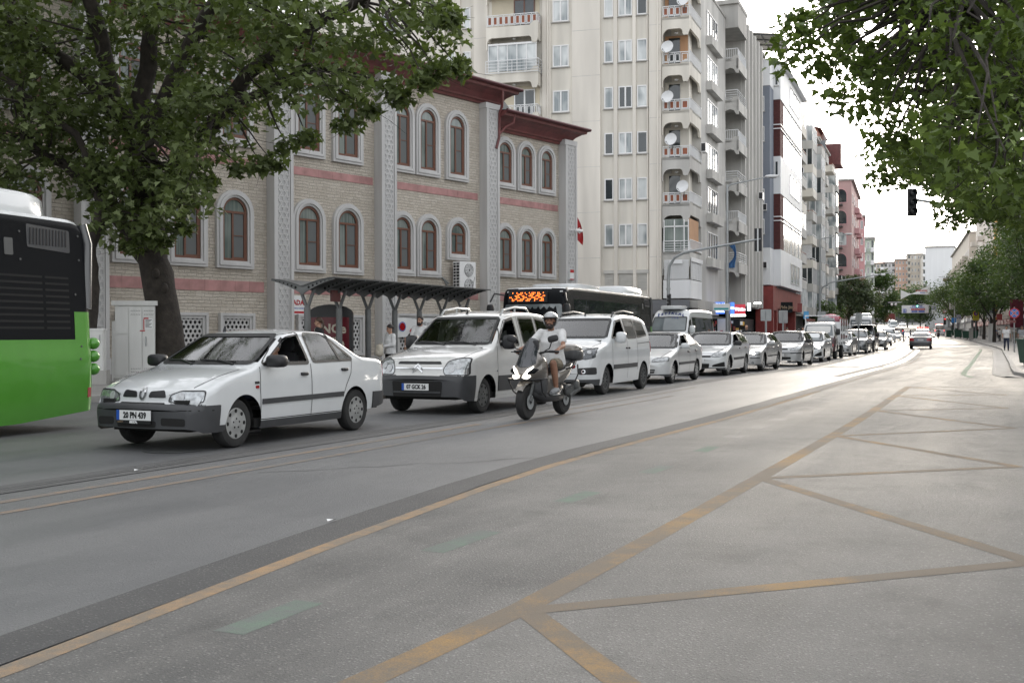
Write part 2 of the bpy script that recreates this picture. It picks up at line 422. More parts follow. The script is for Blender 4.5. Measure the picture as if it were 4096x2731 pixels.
def strip(mb,P,a,b,zo,wob=0,seed=0):
    "ribbon between lateral offsets a..b of path P, following the ground"
    N=normals(P); vs=[];fs=[]; rg=random.Random(seed)
    for i,(p,n) in enumerate(zip(P,N)):
        for o in (a,b):
            q=p+n*(o+rg.uniform(-wob,wob)); vs.append((q.x,q.y,gz(q.y)+zo))
    for i in range(len(P)-1): fs.append((2*i,2*i+1,2*i+3,2*i+2))
    return mb.add(vs,fs)
Qp=[(-24,-30),(-13.4,-7.5),(-3.4,13.3),(2.0,24.8),(4.4,30.3),(7,36),(9.1,40.2),(12.1,46.3),(14.9,52.8),(17.5,59),(20.6,66.6),(23.9,74.4),(29.6,88),(41.1,119.5),(58.5,168),(83,240),(115,330),(149,430),(205,600)]
Q=cr_path(Qp,2.0)
KR=cr_path([(15.5,33.2),(16.07,35.2),(21.63,47.9),(32.53,72.86),(40.04,90.2),(53.3,124),(69.6,168),(95,245),(125,330),(160,430),(220,600)],2.0)
KRN=[Vector(p) for p in[(-3,-12),(4.6,5.5),(7.3,11.5),(10.9,19.8),(13.2,25.6),(14.6,27.6),(17.5,28.6),(40,20)]]
DS=cr_path([(-5.5,-6),(-2.6,3.2),(-2.1,4.46),(-1.3,6.88),(.33,11.3),(3.86,18.64),(11.0,34.4),(18.5,51),(28,75),(37.3,99.9),(50,140),(70,195),(86,240)],1.5)
_n=normals(Q); KL=[p-n*float(np.interp(p.y,[100,150],[8.5,5.6])) for p,n in zip(Q,_n)]
mb=MB(); xs=np.linspace(-420,520,24); ys=list(np.linspace(-120,600,61))+[800,1100,1500,2200]
vs=[(x,y,gz(y)-.03) for y in ys for x in xs]; nx=len(xs)
mb.add(vs,[(j*nx+i,j*nx+i+1,(j+1)*nx+i+1,(j+1)*nx+i) for j in range(len(ys)-1) for i in range(nx-1)])
struct('ground',mb,M['ground'])
struct('road',strip(MB(),Q,-16,34,0),M['road'])
# the bus bay surface right of the milled strip
mb=MB(); vs=[];fs=[]
for i,p in enumerate(DS):
    rx=p.x+16 if p.y<30 else float(np.interp(p.y,[k.y for k in KR],[k.x for k in KR]))
    vs+=[(p.x,p.y,gz(p.y)+.004),(rx,p.y-(rx-p.x)*.35*(1 if p.y<28 else max(0,1-(p.y-28)/12)),gz(p.y)+.004)]
fs=[(2*i,2*i+1,2*i+3,2*i+2) for i in range(len(DS)-1) if DS[i].y<140]
struct('bus_bay',mb.add(vs,fs),M['bay'])
# milled strips where old lines were removed
mb=MB(); strip(mb,DS,-.35,-.0,.0055,.02,3)
far=[p for p in DS if p.y>34]; strip(mb,far,-.95,-.70,.0055,.02,4)
struct('milled_strip',mb,M['dark_strip'])
mb=MB(); qn=[p for p in Q if -20<p.y<200]; strip(mb,qn,.36,.54,.006,.03,5); strip(mb,qn,.64,.82,.006,.03,6); struct('removed_line',mb,M['soft_strip'])
mb=MB(); strip(mb,qn,.54,.64,.004,.02,7); struct('removed_line',mb,M['patch'])
mb=MB(); near=[p for p in DS if p.y<26]; strip(mb,near,.005,.125,.0058); struct('edge_line',mb,M['orange'])
mb=MB(); strip(mb,[p for p in DS if 24<p.y<60],.0,.10,.0054); struct('faded_edge_line',mb,M['orange_faint'])
mb=MB(); qn=[p for p in Q if -12<p.y<19]; strip(mb,qn,1.13,1.25,.003,.01); struct('old_lane_line',mb,M['orange_faint'])
mb=MB(); strip(mb,[p for p in Q if -12<p.y<26],1.62,1.72,.003,.01); strip(mb,[p for p in Q if 18<p.y<30],1.13,1.22,.003); struct('ghost_lane_line',mb,M['orange_faint'])
# box: long edge and zigzag
mb=MB(); strip(mb,cr_path([(-1.7,2.2),(-.59,4.26),(.05,5.42),(2.28,10.23),(5.6,17.6),(10.05,27.9)],1),-.08,.08,.005)
zz=[(.75,3.2),(.07,5.36),(3.06,6.46),(2.32,10.27),(5.1,11.1),(4.27,14.5),(7.12,15.6),(6.38,19.2),(8.9,19.8),(8.3,23.9),(10.8,24.0),(9.95,27.6),(12.2,27.4)]
for i in range(len(zz)-1):
    a,b=Vector(zz[i]),Vector(zz[i+1]); n=max(2,int((b-a).length/.6)); strip(mb,[a+(b-a)*k/n for k in range(n+1)],-.07,.07,.0054+.0004*(i%2))
struct('box_marking',mb,M['box_paint'])
def dashes(path,length,gap,w_,zo,start=0,end=1e9):
    mb=MB(); d=0; on=[];L=0
    P=cr_path(path,.2); i=0; acc=0; cur=[]
    for a,b in zip(P,P[1:]):
        s=(b-a).length; acc+=s; ph=acc%(length+gap)
        if ph<length: cur.append(a)
        elif cur:
            if len(cur)>1: strip(mb,cur,-w_/2,w_/2,zo)
            cur=[]
    return mb
mb=MB()
for a,b in(((-1.29,4.98),(-1.03,5.56)),((-.5,6.83),(-.15,7.54)),((.40,8.84),(.69,9.42)),((1.3,10.68),(1.58,11.25)),((2.15,12.6),(2.42,13.2))):
    a,b=Vector(a),Vector(b); strip(mb,[a,(a+b)/2,b],-.085,.085,.005)
struct('green_dashes',mb,M['green_paint'])
struct('removed_dashes',dashes([(2.85,14.3),(5.1,19.4),(7.25,24.6),(10.4,31),(13.4,37.0)],.75,.8,.26,.005),M['patch'])
struct('removed_dashes_far',dashes([(15.6,43),(19.2,51),(23,60),(29,73),(36,92)],.9,.9,.3,.005),M['patch'])
mb=MB()
A,B=Vector((10.0,47.0)),Vector((18.4,42.0))
for t in(.0,.19,.42,.60,.80,.99):
    c=A.lerp(B,t); u=(B-A).normalized()*.62; v=Vector((.42,.9))*1.0
    mb.quad(*[(q.x,q.y,gz(q.y)+.005) for q in(c-u-v,c+u-v,c+u+v,c-u+v)])
struct('removed_crossing',mb,M['patch'])
mb=MB()
for d in(0,.75): strip(mb,[Vector((9.6-d*.3,42.6-d)),Vector((13,40.6-d)),Vector((17.1,38.6-d))],-.03,.03,.0052)
struct('road_joint',mb,M['dark_strip'])
mb=MB(); strip(mb,[p for p in offset(KR,-1.5) if p.y<95],-.09,.09,.005); struct('green_lane_line',mb,M['green_lane'])
rgc=random.Random(4)
for a,b in(((8.6,14.2),(8.2,17.0)),((10.4,20.6),(10.1,23.5)),((4.6,8.0),(6.6,8.9)),((-2.5,10.8),(1.5,12.6))):
    a,b=Vector(a),Vector(b); n=18; d=(b-a); nn=Vector((-d.y,d.x)).normalized(); P=[a+d*i/n+nn*rgc.uniform(-.09,.09)*(0 if i in(0,n) else 1) for i in range(n+1)]
    struct('road_crack',strip(MB(),P,-.008,.008,.0052,.004,9),M['dark_strip'])
# pavements
def pave(name,P,side,width,matl):
    mb=MB(); s=side; N=normals(P); vs=[]
    for p,n in zip(P,N):
        for o,z in((0,0),(0.0,.13),(.16*s,.14),(.16*s,.135),(width*s,.135)):
            q=p+n*o; vs.append((q.x,q.y,gz(q.y)+z))
    k=5; kb=MB(); pv=MB()
    for i in range(len(P)-1):
        for j in range(k-1):
            f=(i*k+j,i*k+j+1,(i+1)*k+j+1,(i+1)*k+j); f=f if s<0 else f[::-1]
            (kb if j<3 else pv).f.append(f); (kb if j<3 else pv).mi.append(0)
    kb.v=vs; pv.v=vs
    struct('kerb',kb,M['kerb']); return struct(name,pv,matl)
def paving(name,c):
    q=NT(name); v=q.mapping(q.tc.outputs['Object'],(1,1,1),(0,0,R(26)))
    b=q.n('TexBrick'); q.l(v,b.inputs['Vector']); b.inputs['Scale'].default_value=1.0; b.inputs['Brick Width'].default_value=.4; b.inputs['Row Height'].default_value=.4; b.inputs['Mortar Size'].default_value=.008; b.offset=0
    b.inputs['Color1'].default_value=(*c,1); b.inputs['Color2'].default_value=(c[0]*.86,c[1]*.86,c[2]*.86,1); b.inputs['Mortar'].default_value=(.08,.08,.08,1)
    q.l(q.mix(q.mapr(q.noise(v,1.1,5,.6),.35,.65,0,.5),b.outputs[0],(c[0]*.62,c[1]*.62,c[2]*.62)),q.b.inputs['Base Color']); q.b.inputs['Roughness'].default_value=.7
    return q.m
M['paving']=paving('pavement slabs',(.30,.29,.28)); M['kerb']=mat('kerb concrete',(.33,.32,.31),.8,var=.25,scale=2,bump=.2)
pave('pavement',KL,-1,16,M['paving']); pave('pavement',KR,1,22,M['paving']); pave('pavement',cr_path(KRN,1.2),1,14,M['paving'])
def gutter(P):
    mb=MB(); rg=random.Random(2); N=normals(P); vs=[]
    for p,n in zip(P,N):
        for o,z in((-.62,.012),(-.5,.05),(-.3,.016),(-.03,.02)):
            q=p+n*(o+rg.uniform(-.02,.02)); vs.append((q.x,q.y,gz(q.y)+z+rg.uniform(-.004,.012)))
    return mb.add(vs,[(i*4+j,i*4+j+1,(i+1)*4+j+1,(i+1)*4+j) for i in range(len(P)-1) for j in range(3)])
struct('gutter',gutter(cr_path([tuple(p) for p in KR if p.y<150],.7)),M['kerb'],60)
struct('gutter',gutter(cr_path([tuple(p) for p in KRN[1:5]],.7)),M['kerb'],60)
# ------------------------------------------------------------------ mosque
def stonemat(name):
    q=NT(name); s=q.n('SeparateXYZ'); q.l(q.tc.outputs['Object'],s.inputs[0]); c=q.n('CombineXYZ'); q.l(s.outputs[0],c.inputs[0]); q.l(s.outputs[2],c.inputs[1])
    nz=q.noise(c.outputs[0],3.0,3); off=q.n('VectorMath',operation='SCALE'); 
    cc=q.n('CombineXYZ'); q.l(nz,cc.inputs[0]); q.l(q.noise(c.outputs[0],2.2,2),cc.inputs[1]); q.l(cc.outputs[0],off.inputs[0]); off.inputs[3].default_value=.10
    ad=q.n('VectorMath',operation='ADD'); q.l(c.outputs[0],ad.inputs[0]); q.l(off.outputs[0],ad.inputs[1])
    b=q.n('TexBrick'); q.l(ad.outputs[0],b.inputs['Vector']); b.inputs['Scale'].default_value=1; b.inputs['Brick Width'].default_value=.34; b.inputs['Row Height'].default_value=.115; b.inputs['Mortar Size'].default_value=.010; b.inputs['Mortar Smooth'].default_value=.6; b.inputs['Bias'].default_value=-.1; b.offset=.37; b.squash=.7; b.squash_frequency=3
    b.inputs['Color1'].default_value=(.62,.56,.48,1); b.inputs['Color2'].default_value=(.48,.42,.34,1); b.inputs['Mortar'].default_value=(.34,.305,.26,1)
    f=q.noise(c.outputs[0],26,4,.6)
    col=q.mix(q.mapr(f,.35,.7,.0,.6),b.outputs[0],(.66,.62,.56)); col=q.mix(q.mapr(q.noise(c.outputs[0],.5,4),.4,.7,0,.35),col,(.40,.355,.295))
    q.l(col,q.b.inputs['Base Color']); q.b.inputs['Roughness'].default_value=.9
    q.bump(q.math('ADD',q.math('MULTIPLY',b.outputs['Fac'],-1.1),q.math('MULTIPLY',f,1.3)),.9,.035)
    return q.m
M['stone']=stonemat('split stone cladding')
E0=(2.8,55.0)
mosque=thing('mosque','two storey stone clad mosque with arched windows, rose bands and maroon eaves','mosque',(*E0,.1),math.atan2(.777,.629))
def lattice(mb,x0,x1,z0,z1,s,wd,y0,y1):
    "kagome star lattice clipped to a rectangle"
    for a in(0,60,120):
        d=Vector((math.cos(R(a)),math.sin(R(a)))); n=Vector((-d.y,d.x)); c=Vector(((x0+x1)/2,(z0+z1)/2)); Rr=math.hypot(x1-x0,z1-z0)/2
        k=-int(Rr/s)-1
        while k<=Rr/s+1:
            p=c+n*(k+.5)*s; t0,t1=-99,99; ok=True
            for i,(lo,hi) in enumerate(((x0,x1),(z0,z1))):
                if abs(d[i])<1e-6: ok=ok and lo<p[i]<hi
                else:
                    a1,a2=sorted(((lo-p[i])/d[i],(hi-p[i])/d[i])); t0=max(t0,a1);t1=min(t1,a2)
            k+=1
            if not ok or t1-t0<.03: continue
            A=p+d*t0;B=p+d*t1; h=n*wd/2; yy=y1+ (a/60)*.0015
            mb.prism([tuple(A-h),tuple(B-h),tuple(B+h),tuple(A+h)],-y0,-yy,XZ)
def pilaster(t0,t1,top,proud=.40):
    x0,x1=-t1,-t0; mb=MB(); mb.bx(x0,x1,-proud,0,.0,top-.25); mb.bx(x0-.05,x1+.05,-proud-.05,0,0,.55); mb.bx(x0-.04,x1+.04,-proud-.04,0,top-.25,top)
    mb.bx(x0,x0+.13,-proud-.05,-proud,.56,top-.26); mb.bx(x1-.13,x1,-proud-.05,-proud,.56,top-.26)
    mb.bx(x0+.15,x0+.20,-proud-.025,-proud,.56,top-.26); mb.bx(x1-.20,x1-.15,-proud-.025,-proud,.56,top-.26)
    o=mb.build('pilaster',M['marble'],mosque)
    g=MB(); g.bx(x0+.21,x1-.21,-proud-.004,-proud,.6,top-.35); g.build('panel',M['marble_in'],o)
    l=MB(); lattice(l,x0+.21,x1-.21,.6,top-.35,.20,.045,-proud-.004,-proud-.028); l.build('carved_pattern',M['marble'],o)
_win={}
def mwindow(t0,t1,z0,z1):
    w_,h=round(t1-t0,1),round(z1-z0,1); key=(w_,h)
    if key not in _win:
        x0,x1=-w_/2,w_/2; P=lambda i:arch(x0,x1,0,h,12,i)
        g=MB().prism(P(.30),-.01,.015,XZ).build('window',M['tealglass'],mosque)
        s=MB(); s.ring(P(0),P(.10),.0,.13,XZ); s.ring(P(.10),P(.19),.0,.175,XZ); s.ring(P(.19),P(.27),.0,.12,XZ); s.build('surround',M['marble'],g,40)
        f=MB(); f.ring(P(.27),P(.36),.0,.065,XZ); zs=h-.27-(w_-.54)/2
        f.bx(x0+.35,x1-.35,-.06,-.016,zs-.04,zs+.04); xm=x0+.3+(w_-.6)*.42; f.bx(xm-.035,xm+.035,-.062,-.016,.35,zs-.04)
        f.bx(xm+.035,x1-.36,-.05,-.016,.34+(zs-.3)*.48,.37+(zs-.3)*.48); f.bx(x1-.40,x1-.36,-.058,-.016,.36,zs-.05); f.bx(xm+.035,x1-.4,-.055,-.016,.36,.40)
        f.build('frame',M['wood'],g)
        sc=MB(); sc.bx(xm+.036,x1-.41,-.03,-.017,.41,zs-.05); sc.build('insect_screen',M['screen'],g)
        _win[key]=g; o=g
    else: o=dup(_win[key]); o.parent=mosque
    o.location=(-(t0+t1)/2,0,z0)
wall=MB(); wall.bx(-5.9,.45,0,9,0,10.9); wall.bx(-34,-5.9,0,12,0,11.95); wall.build('wall',M['stone'],mosque)
mb=MB(); mb.bx(-34,.45,-.06,0,0,.42); mb.build('plinth',M['concrete'],mosque)
for z0,z1 in((7.31,7.61),(2.82,3.2)):
    mb=MB(); 
    for a,b in((.85,5.8),(6.9,12.3),(13.4,17.7),(18.9,25.3),(26.4,34)):
        n=max(1,int((b-a)/.62))
        mb=MB()
        for i in range(n): mb.bx(-b+(b-a)*i/n+.003,-b+(b-a)*(i+1)/n-.003,-.022-.004*(i%3==0),0,z0,z1)
        mb.build('rose_band',M['redband'],mosque)
for a,b,tp in((-.2,.75,10.85),(5.85,6.75,11.7),(12.45,13.3,11.9),(17.85,18.75,11.9),(25.35,26.3,11.9),(32.4,33.4,11.9)): pilaster(a,b,tp)
for t0 in(1.1,2.69,4.3): mwindow(t0,t0+1.45,8.03,10.47); mwindow(t0,t0+1.45,3.94,6.46)
for t0 in(7.6,9.46,11.05): mwindow(t0,t0+1.5,8.02,11.12)
mwindow(7.55,9.05,4.53,6.45); mwindow(9.43,10.93,3.72,6.46); mwindow(11.02,12.52,3.72,6.46)
for t0 in(14.0,16.0,19.42,21.4,23.45,27.1,28.9,30.7): mwindow(t0,t0+1.6,8.02,11.12); mwindow(t0,t0+1.6,3.64,6.40)
def cornice(t0,t1,zb,ends=True):
    prof=[(0,0),(.10,0),(.14,.10),(.22,.13),(.24,.2),(.40,.40),(.62,.55),(.80,.60),(.82,.70),(.88,.72),(.88,.80),(0,.86)]
    mb=MB(); e=.85; vs=[]; k=len(prof)
    for x,s in((-t1,0),(-t0,1)):
        for o,z in prof: vs.append((x+(o if s else 0),-o,zb+z))
    fs=[(i,i+1,k+i+1,k+i) for i in range(k-1)]+[tuple(range(k-1,-1,-1)),tuple(range(k,2*k))]
    n=len(vs)
    for o,z in prof: vs.append((-t0+o,4.5,zb+z))
    fs+=[(k+i,k+i+1,n+i+1,n+i) for i in range(k-1)]
    mb.add(vs,fs); c=mb.build('eaves_cornice',M['cornice'],mosque)
    g=MB(); g.tube([(-t1,-.93,zb+.80),(-t0+.93,-.93,zb+.80)],.075,8); g.tube([(-t0+.93,-.93,zb+.80),(-t0+.93,4.5,zb+.80)],.075,8); g.build('gutter',M['gutter'],c,60)
    r_=MB(); r_.add([(-t1,-.8,zb+.84),(-t0+.85,-.8,zb+.84),(-t0+.85,5,zb+.84),(-t1,5,zb+.84),(-t1,5,zb+1.2),(-t0-2.5,5,zb+1.2)],[(0,1,5,4),(1,2,5),(2,3,4,5),(0,4,3)]); r_.build('roof',M['darkmetal'],c)
cornice(.25,5.9,10.62); cornice(5.7,34,11.68)
mb=MB(); mb.tube([(-6.0,-.75,12.3),(-6.0,-.72,11.6),(-5.92,-.5,11.3),(-5.92,-.47,10.2),(-6.1,-.46,9.7)],.065,8); mb.tube([(-5.2,-.8,11.35),(-5.2,-.75,10.95),(-5.5,-.5,10.75),(-5.92,-.47,10.35)],.06,8); mb.build('downpipe',M['cornice'],mosque,50)
# grilles
def grille(t0,t1,z0,z1):
    x0,x1=-t1,-t0; s=MB(); O=[(x0,z0),(x1,z0),(x1,z1),(x0,z1)]
    s.ring(O,inset(O,.1),0,.16,XZ); s.ring(inset(O,.1),inset(O,.2),0,.10,XZ)
    b=MB().bx(x0+.2,x1-.2,-.012,-.0,z0+.2,z1-.2).build('grille',M['under'],mosque)
    s.build('surround',M['marble'],b); l=MB(); lattice(l,x0+.2,x1-.2,z0+.2,z1-.2,.155,.042,-.02,-.05); l.build('lattice',M['marble'],b)
for a,b in((14.0,15.5),(16.0,17.4),(19.4,20.9),(21.4,22.9),(23.4,24.9),(27,28.6)): grille(a,b,.45,2.05)
grille(9.4,12.15,.45,2.15)
mb=MB(); c=(-1.55,5.0)
Mt=Matrix.Translation((c[0],c[1],0)); mb.lathe([(2.5,11.2),(2.45,11.8),(2.2,12.6),(1.7,13.3),(1.1,13.8),(.5,14.1),(.0,14.2)],Mt,20); d_=mb.build('dome',M['darkmetal'],mosque,50)
mb=MB(); mb.lathe([(.05,13.9),(.05,14.1),(.16,14.2),(.05,14.3),(.05,14.4),(.11,14.48),(.04,14.56),(.03,14.7),(0,14.75)],Mt,10)
mb.tube([(c[0]+.13*math.cos(a),c[1],14.86+.13*math.sin(a)) for a in np.linspace(-4.3,1.2,14)],[.008+.022*math.sin(math.pi*i/13) for i in range(14)],6)
M['gold']=mat('brass',(.45,.27,.08),.3,metal=.9,var=.1); mb.build('finial',M['gold'],d_,50)
# fixed things on the mosque wall
def onmosque(name,label,cat,group=None): 
    o=thing(name,label,cat,mosque.location,mosque.rotation_euler[2],group); return o
ac=onmosque('air_conditioner','large white air conditioner with two round fans on the mosque wall','air conditioner')
mb=MB(); mb.bx(-8.8,-7.75,-.62,-.22,3.05,4.45); mb.build('casing',M['white'],ac)
mb=MB(); mb.bx(-8.815,-8.8,-.58,-.26,3.12,4.38); mb.build('side_grille',M['black'],ac)
mb=MB()
for i in range(9): mb.bx(-8.83,-8.815,-.585,-.255,3.2+i*.135,3.23+i*.135)
mb.bx(-8.83,-8.815,-.43,-.41,3.12,4.38); mb.build('side_slats',M['white'],ac)
for z in(3.42,4.08):
    g=MB(); Mf=frame((-8.2,-.62,z),(1,0,0),(0,0,1)); g.lathe([(.30,.0),(.30,.012),(.27,.02),(.0,.022)],Mf,20); f=g.build('fan',M['darkmetal'],ac)
    g=MB()
    for r_ in(.08,.13,.18,.23,.28): g.tube([Mf@Vector((r_*math.cos(a),r_*math.sin(a),.03)) for a in np.linspace(0,2*math.pi,19)],.012,4)
    for k in range(10):
        a=k*math.pi/5; g.tube([Mf@Vector((.05*math.cos(a),.05*math.sin(a),.034)),Mf@Vector((.29*math.cos(a+.4),.29*math.sin(a+.4),.034))],.009,4)
    g.build('fan_guard',M['white'],f)
mb=MB(); mb.bx(-8.85,-7.7,-.6,-.0,3.0,3.045); mb.tube([(-8.9,-.05,3.5),(-9.35,-.05,3.75),(-9.5,-.03,3.72)],.04); mb.tube([(-8.9,-.05,3.3),(-9.25,-.05,3.7)],.035); mb.build('bracket',M['metal'],ac)
sg=onmosque('wall_sign','small white ADA notice on the mosque wall beside a carved pilaster','sign')
mb=MB(); mb.bx(-17.65,-16.95,-.03,-.0,2.02,2.75); mb.build('board',M['plate'],sg)
mb=text_mb('ADA',.26,frame((-17.3,-.034,2.48),(1,0,0),(0,0,1)),bold=.01); mb.bx(-17.6,-17.0,-.034,-.03,2.08,2.16); mb.build('lettering',M['red'],sg)
text_mb('ALARM & KAMERA',.075,frame((-17.3,-.034,2.27),(1,0,0),(0,0,1))).build('lettering',M['blue'],sg)
bn=onmosque('banner','white course banner with a red emblem hung on the mosque wall behind the shelter','banner')
bm=MB(); nx=24; vs=[];fs=[]
for i in range(nx+1):
    x=-12.2+2.9*i/nx
    for z,y in((1.15,-.19-.02*math.sin(i*.9)),(1.5,-.2-.03*math.sin(i*.7)),(1.95,-.19)): vs.append((x,y,z+.02*math.sin(i*.5)))
for i in range(nx):
    for j in range(2): fs.append((i*3+j,(i+1)*3+j,(i+1)*3+j+1,i*3+j+1))
bm.add(vs,fs).build('cloth',M['plate'],bn,60)
text_mb('4-6 YAŞ KAYITLARI',.24,frame((-10.5,-.24,1.42),(1,0,0),(0,0,1)),bold=.008).build('lettering',M['red'],bn)
text_mb('CAMİİ KURAN KURSU',.15,frame((-10.2,-.24,1.72),(1,0,0),(0,0,1))).build('lettering',M['ink'],bn)
mb=MB(); mb.disc((-11.95,-.235,1.6),.16,(0,-1,0)); mb.build('emblem',M['redlens'],bn); mb=MB(); mb.ring([(-11.95+.2*math.cos(a),1.6+.2*math.sin(a)) for a in np.linspace(0,6.2,20)],[(-11.95+.17*math.cos(a),1.6+.17*math.sin(a)) for a in np.linspace(0,6.2,20)],.234,.238,XZ); mb.build('emblem_ring',M['blue'],bn)
al=onmosque('alarm_box','red and white alarm box low on the right end pilaster of the mosque','alarm box')
mb=MB(); mb.bx(-.55,-.25,-.55,-.41,3.95,4.45); mb.build('casing',M['plate'],al); mb=MB(); mb.bx(-.55,-.25,-.552,-.545,4.3,4.45); mb.bx(-.55,-.25,-.552,-.545,3.95,4.0); mb.build('band',M['red'],al)
cm=onmosque('security_camera','white security camera on an arm at the right end pilaster of the mosque','camera')
mb=MB(); mb.tube([(-.3,-.42,6.4),(-.3,-.7,6.42)],.04); mb.build('arm',M['white'],cm); mb=MB(); mb.sup((-.15,-.78,6.38),(.28,.08,.08),.5); mb.build('camera_body',M['white'],cm,50)
# ------------------------------------------------------------------ apartment blocks
MRT=math.atan2(.933,.36)
_pan={}
def pwin(parent,w_,h,loc,rz,glass,mull=1,frame_m='white',sill=True,name='window'):
    "window part: pane + frame (+ sill) ; local x right, y inward"
    key=(parent.name,round(w_,2),round(h,2),glass,mull,frame_m,sill)
    if key in _pan: o=dup(_pan[key]); o.parent=parent
    else:
        o=MB().bx(-w_/2,w_/2,-.012,.03,0,h).build(name,M[glass],parent)
        O=[(-w_/2,0),(w_/2,0),(w_/2,h),(-w_/2,h)]; f=MB(); f.ring(O,inset(O,.075),.0,.055,XZ)
        for k in range(mull): x=-w_/2+w_*(k+1)/(mull+1); f.bx(x-.05,x+.05,-.06,-.013,.075,h-.075)
        f.build('frame',M[frame_m],o)
        if sill: MB().bx(-w_/2-.06,w_/2+.06,-.12,0,-.07,-.003).build('sill',M['concrete'],o)
        _pan[key]=o
    o.location=loc; o.rotation_euler=(0,0,rz); return o
CX,CY=11.1,68.6
apt=thing('apartment_building','tall cream corner apartment block with ribbed facade and stacked arched balconies','apartment block',(CX,CY,0),math.atan2(-.264,.965))
A_R=MRT-math.atan2(-.264,.965)       # street side axis, local
FR=Matrix.Rotation(A_R,4,'Z')        # x along street (receding), -y outward
HT=25.2
mb=MB(); mb.bx(-26,-1.75,0,14,3.5,HT); mb.bx(-1.75,-.2,1.5,14,3.5,HT)
mb.build('wall',M['plaster'],apt)
mb=MB(FR); mb.bx(1.3,3.6,1.45,9,3.5,HT); mb.bx(3.6,12.5,0,9,3.5,24.3); mb.bx(12.5,16.4,.9,9,3.5,25.3); mb.bx(16.4,26,-.5,9,3.5,25.2); mb.bx(26,29,0,9,3.5,25.2); mb.build('street_wall',M['plaster_grey'],apt)
for a,b,o in((5.62,7.45,.16),(4.52,4.76,.13),(3.34,3.55,.13),(1.76,2.5,.18),(8.85,9.1,.12),(9.1,9.4,.16),(13.05,14.0,.16),(14.95,15.25,.13),(16.0,18.6,.16)): MB().bx(-b,-a,-o,0,3.55,HT).build('pier',M['plaster_rib'],apt)
for z in(5.6,8.5,11.4,14.3,17.2,20.1,23): 
    for a,b in((5.63,7.44),(1.77,2.49),(13.06,13.99)): MB().bx(-b,-a,-.165-.02*(b<3),-.1,z+.6,z+.625).build('joint_line',M['plaster_grey'],apt)
mb=MB(); mb.tube([(-1.95,-.26,3.6),(-1.95,-.26,HT)],.055); mb.tube([(-2.62,-.06,3.6),(-2.62,-.06,HT)],.05); mb.tube([(-9.02,-.22,3.6),(-9.02,-.22,HT)],.055); mb.build('drainpipe',M['plaster_rib'],apt,50)
rowz=[21.46,18.57,15.66,12.75,9.86,6.96]
rg=random.Random(3)
for i,z in enumerate(rowz):
    pwin(apt,.66,1.37,(-2.95,0,z),0,'palewin' if i%3 else 'winglass',0); pwin(apt,.88,1.37,(-4.02,0,z),0,'palewin' if i!=2 else 'winglass',1); pwin(apt,.58,1.37,(-5.08,0,z),0,'winglass' if i in(3,4) else 'palewin',0)
    pwin(apt,1.06,1.4,(-8.2,0,z-.05),0,'palewin',1); pwin(apt,.5,1.37,(-14.5,0,z),0,'palewin',0); pwin(apt,.55,1.37,(-15.6,0,z),0,'palewin',0); pwin(apt,1.06,1.4,(-20,0,z),0,'palewin',1)
M['shutter']=mat('roller shutter',(.52,.51,.48),.6,var=.1,scale=3)
def shutter(par,w_,h,loc,rz):
    o=MB()
    n=int(h/.09)
    for k in range(n): o.bx(-w_/2,w_/2,-.03,.0,h*k/n,h*(k+.8)/n)
    o.bx(-w_/2-.06,w_/2+.06,-.10,0,h,h+.22)
    o=o.build('roller_shutter',M['shutter'],par); o.location=loc; o.rotation_euler=(0,0,rz)
for x,w_ in((-2.95,.66),(-4.02,.88),(-5.08,.58),(-8.2,1.06)): shutter(apt,w_,1.05,(x,-.01,4.15),0)
# balconies facing the side lane and the corner stack
M['orangewall']=mat('orange balcony wall',(.52,.30,.17),.8,var=.1,scale=1); M['creamwall']=mat('yellow cream balcony wall',(.60,.54,.42),.8,var=.1,scale=1)
M['brownpanel']=mat('brown balcony panel',(.26,.075,.03),.5,var=.25,scale=3)
def railing(par,path,z,h,panel=None,n=None,style=0):
    "path list of (x,y) local, rail with framed panels or thin balusters"
    mb=MB(); pm=MB()
    for (x0,y0),(x1,y1) in zip(path,path[1:]):
        a=Vector((x0,y0,z));b=Vector((x1,y1,z)); L=(b-a).length
        mb.tube([a+Vector((0,0,h)),b+Vector((0,0,h))],.03,5); mb.tube([a+Vector((0,0,.06)),b+Vector((0,0,.06))],.025,5)
        if style==2:
            for q in(.28,.52,.76): mb.tube([a+Vector((0,0,h*q)),b+Vector((0,0,h*q))],.018,4)
            k=max(1,int(L/.8))
        elif style==1: k=max(2,int(L/.14))
        else: k=max(1,int(L/.36))
        for i in range(k+1):
            p=a.lerp(b,i/k); mb.tube([p,p+Vector((0,0,h))],.022 if style!=1 else .014,4)
        if style==0:
            for i in range(k):
                p=a.lerp(b,(i+.18)/k);q=a.lerp(b,(i+.82)/k); u=Vector((0,0,.12));v=Vector((0,0,h-.1))
                for s,e in((p+u,q+u),(q+u,q+v),(q+v,p+v),(p+v,p+u)): mb.tube([s,e],.026,4,False)
                if panel: pm.quad(p+u,q+u,q+v,p+v)
    r_=mb.build('railing',M['whitepaint'],par)
    if panel and pm.v: pm.build('panel',M[panel],r_)
    return r_
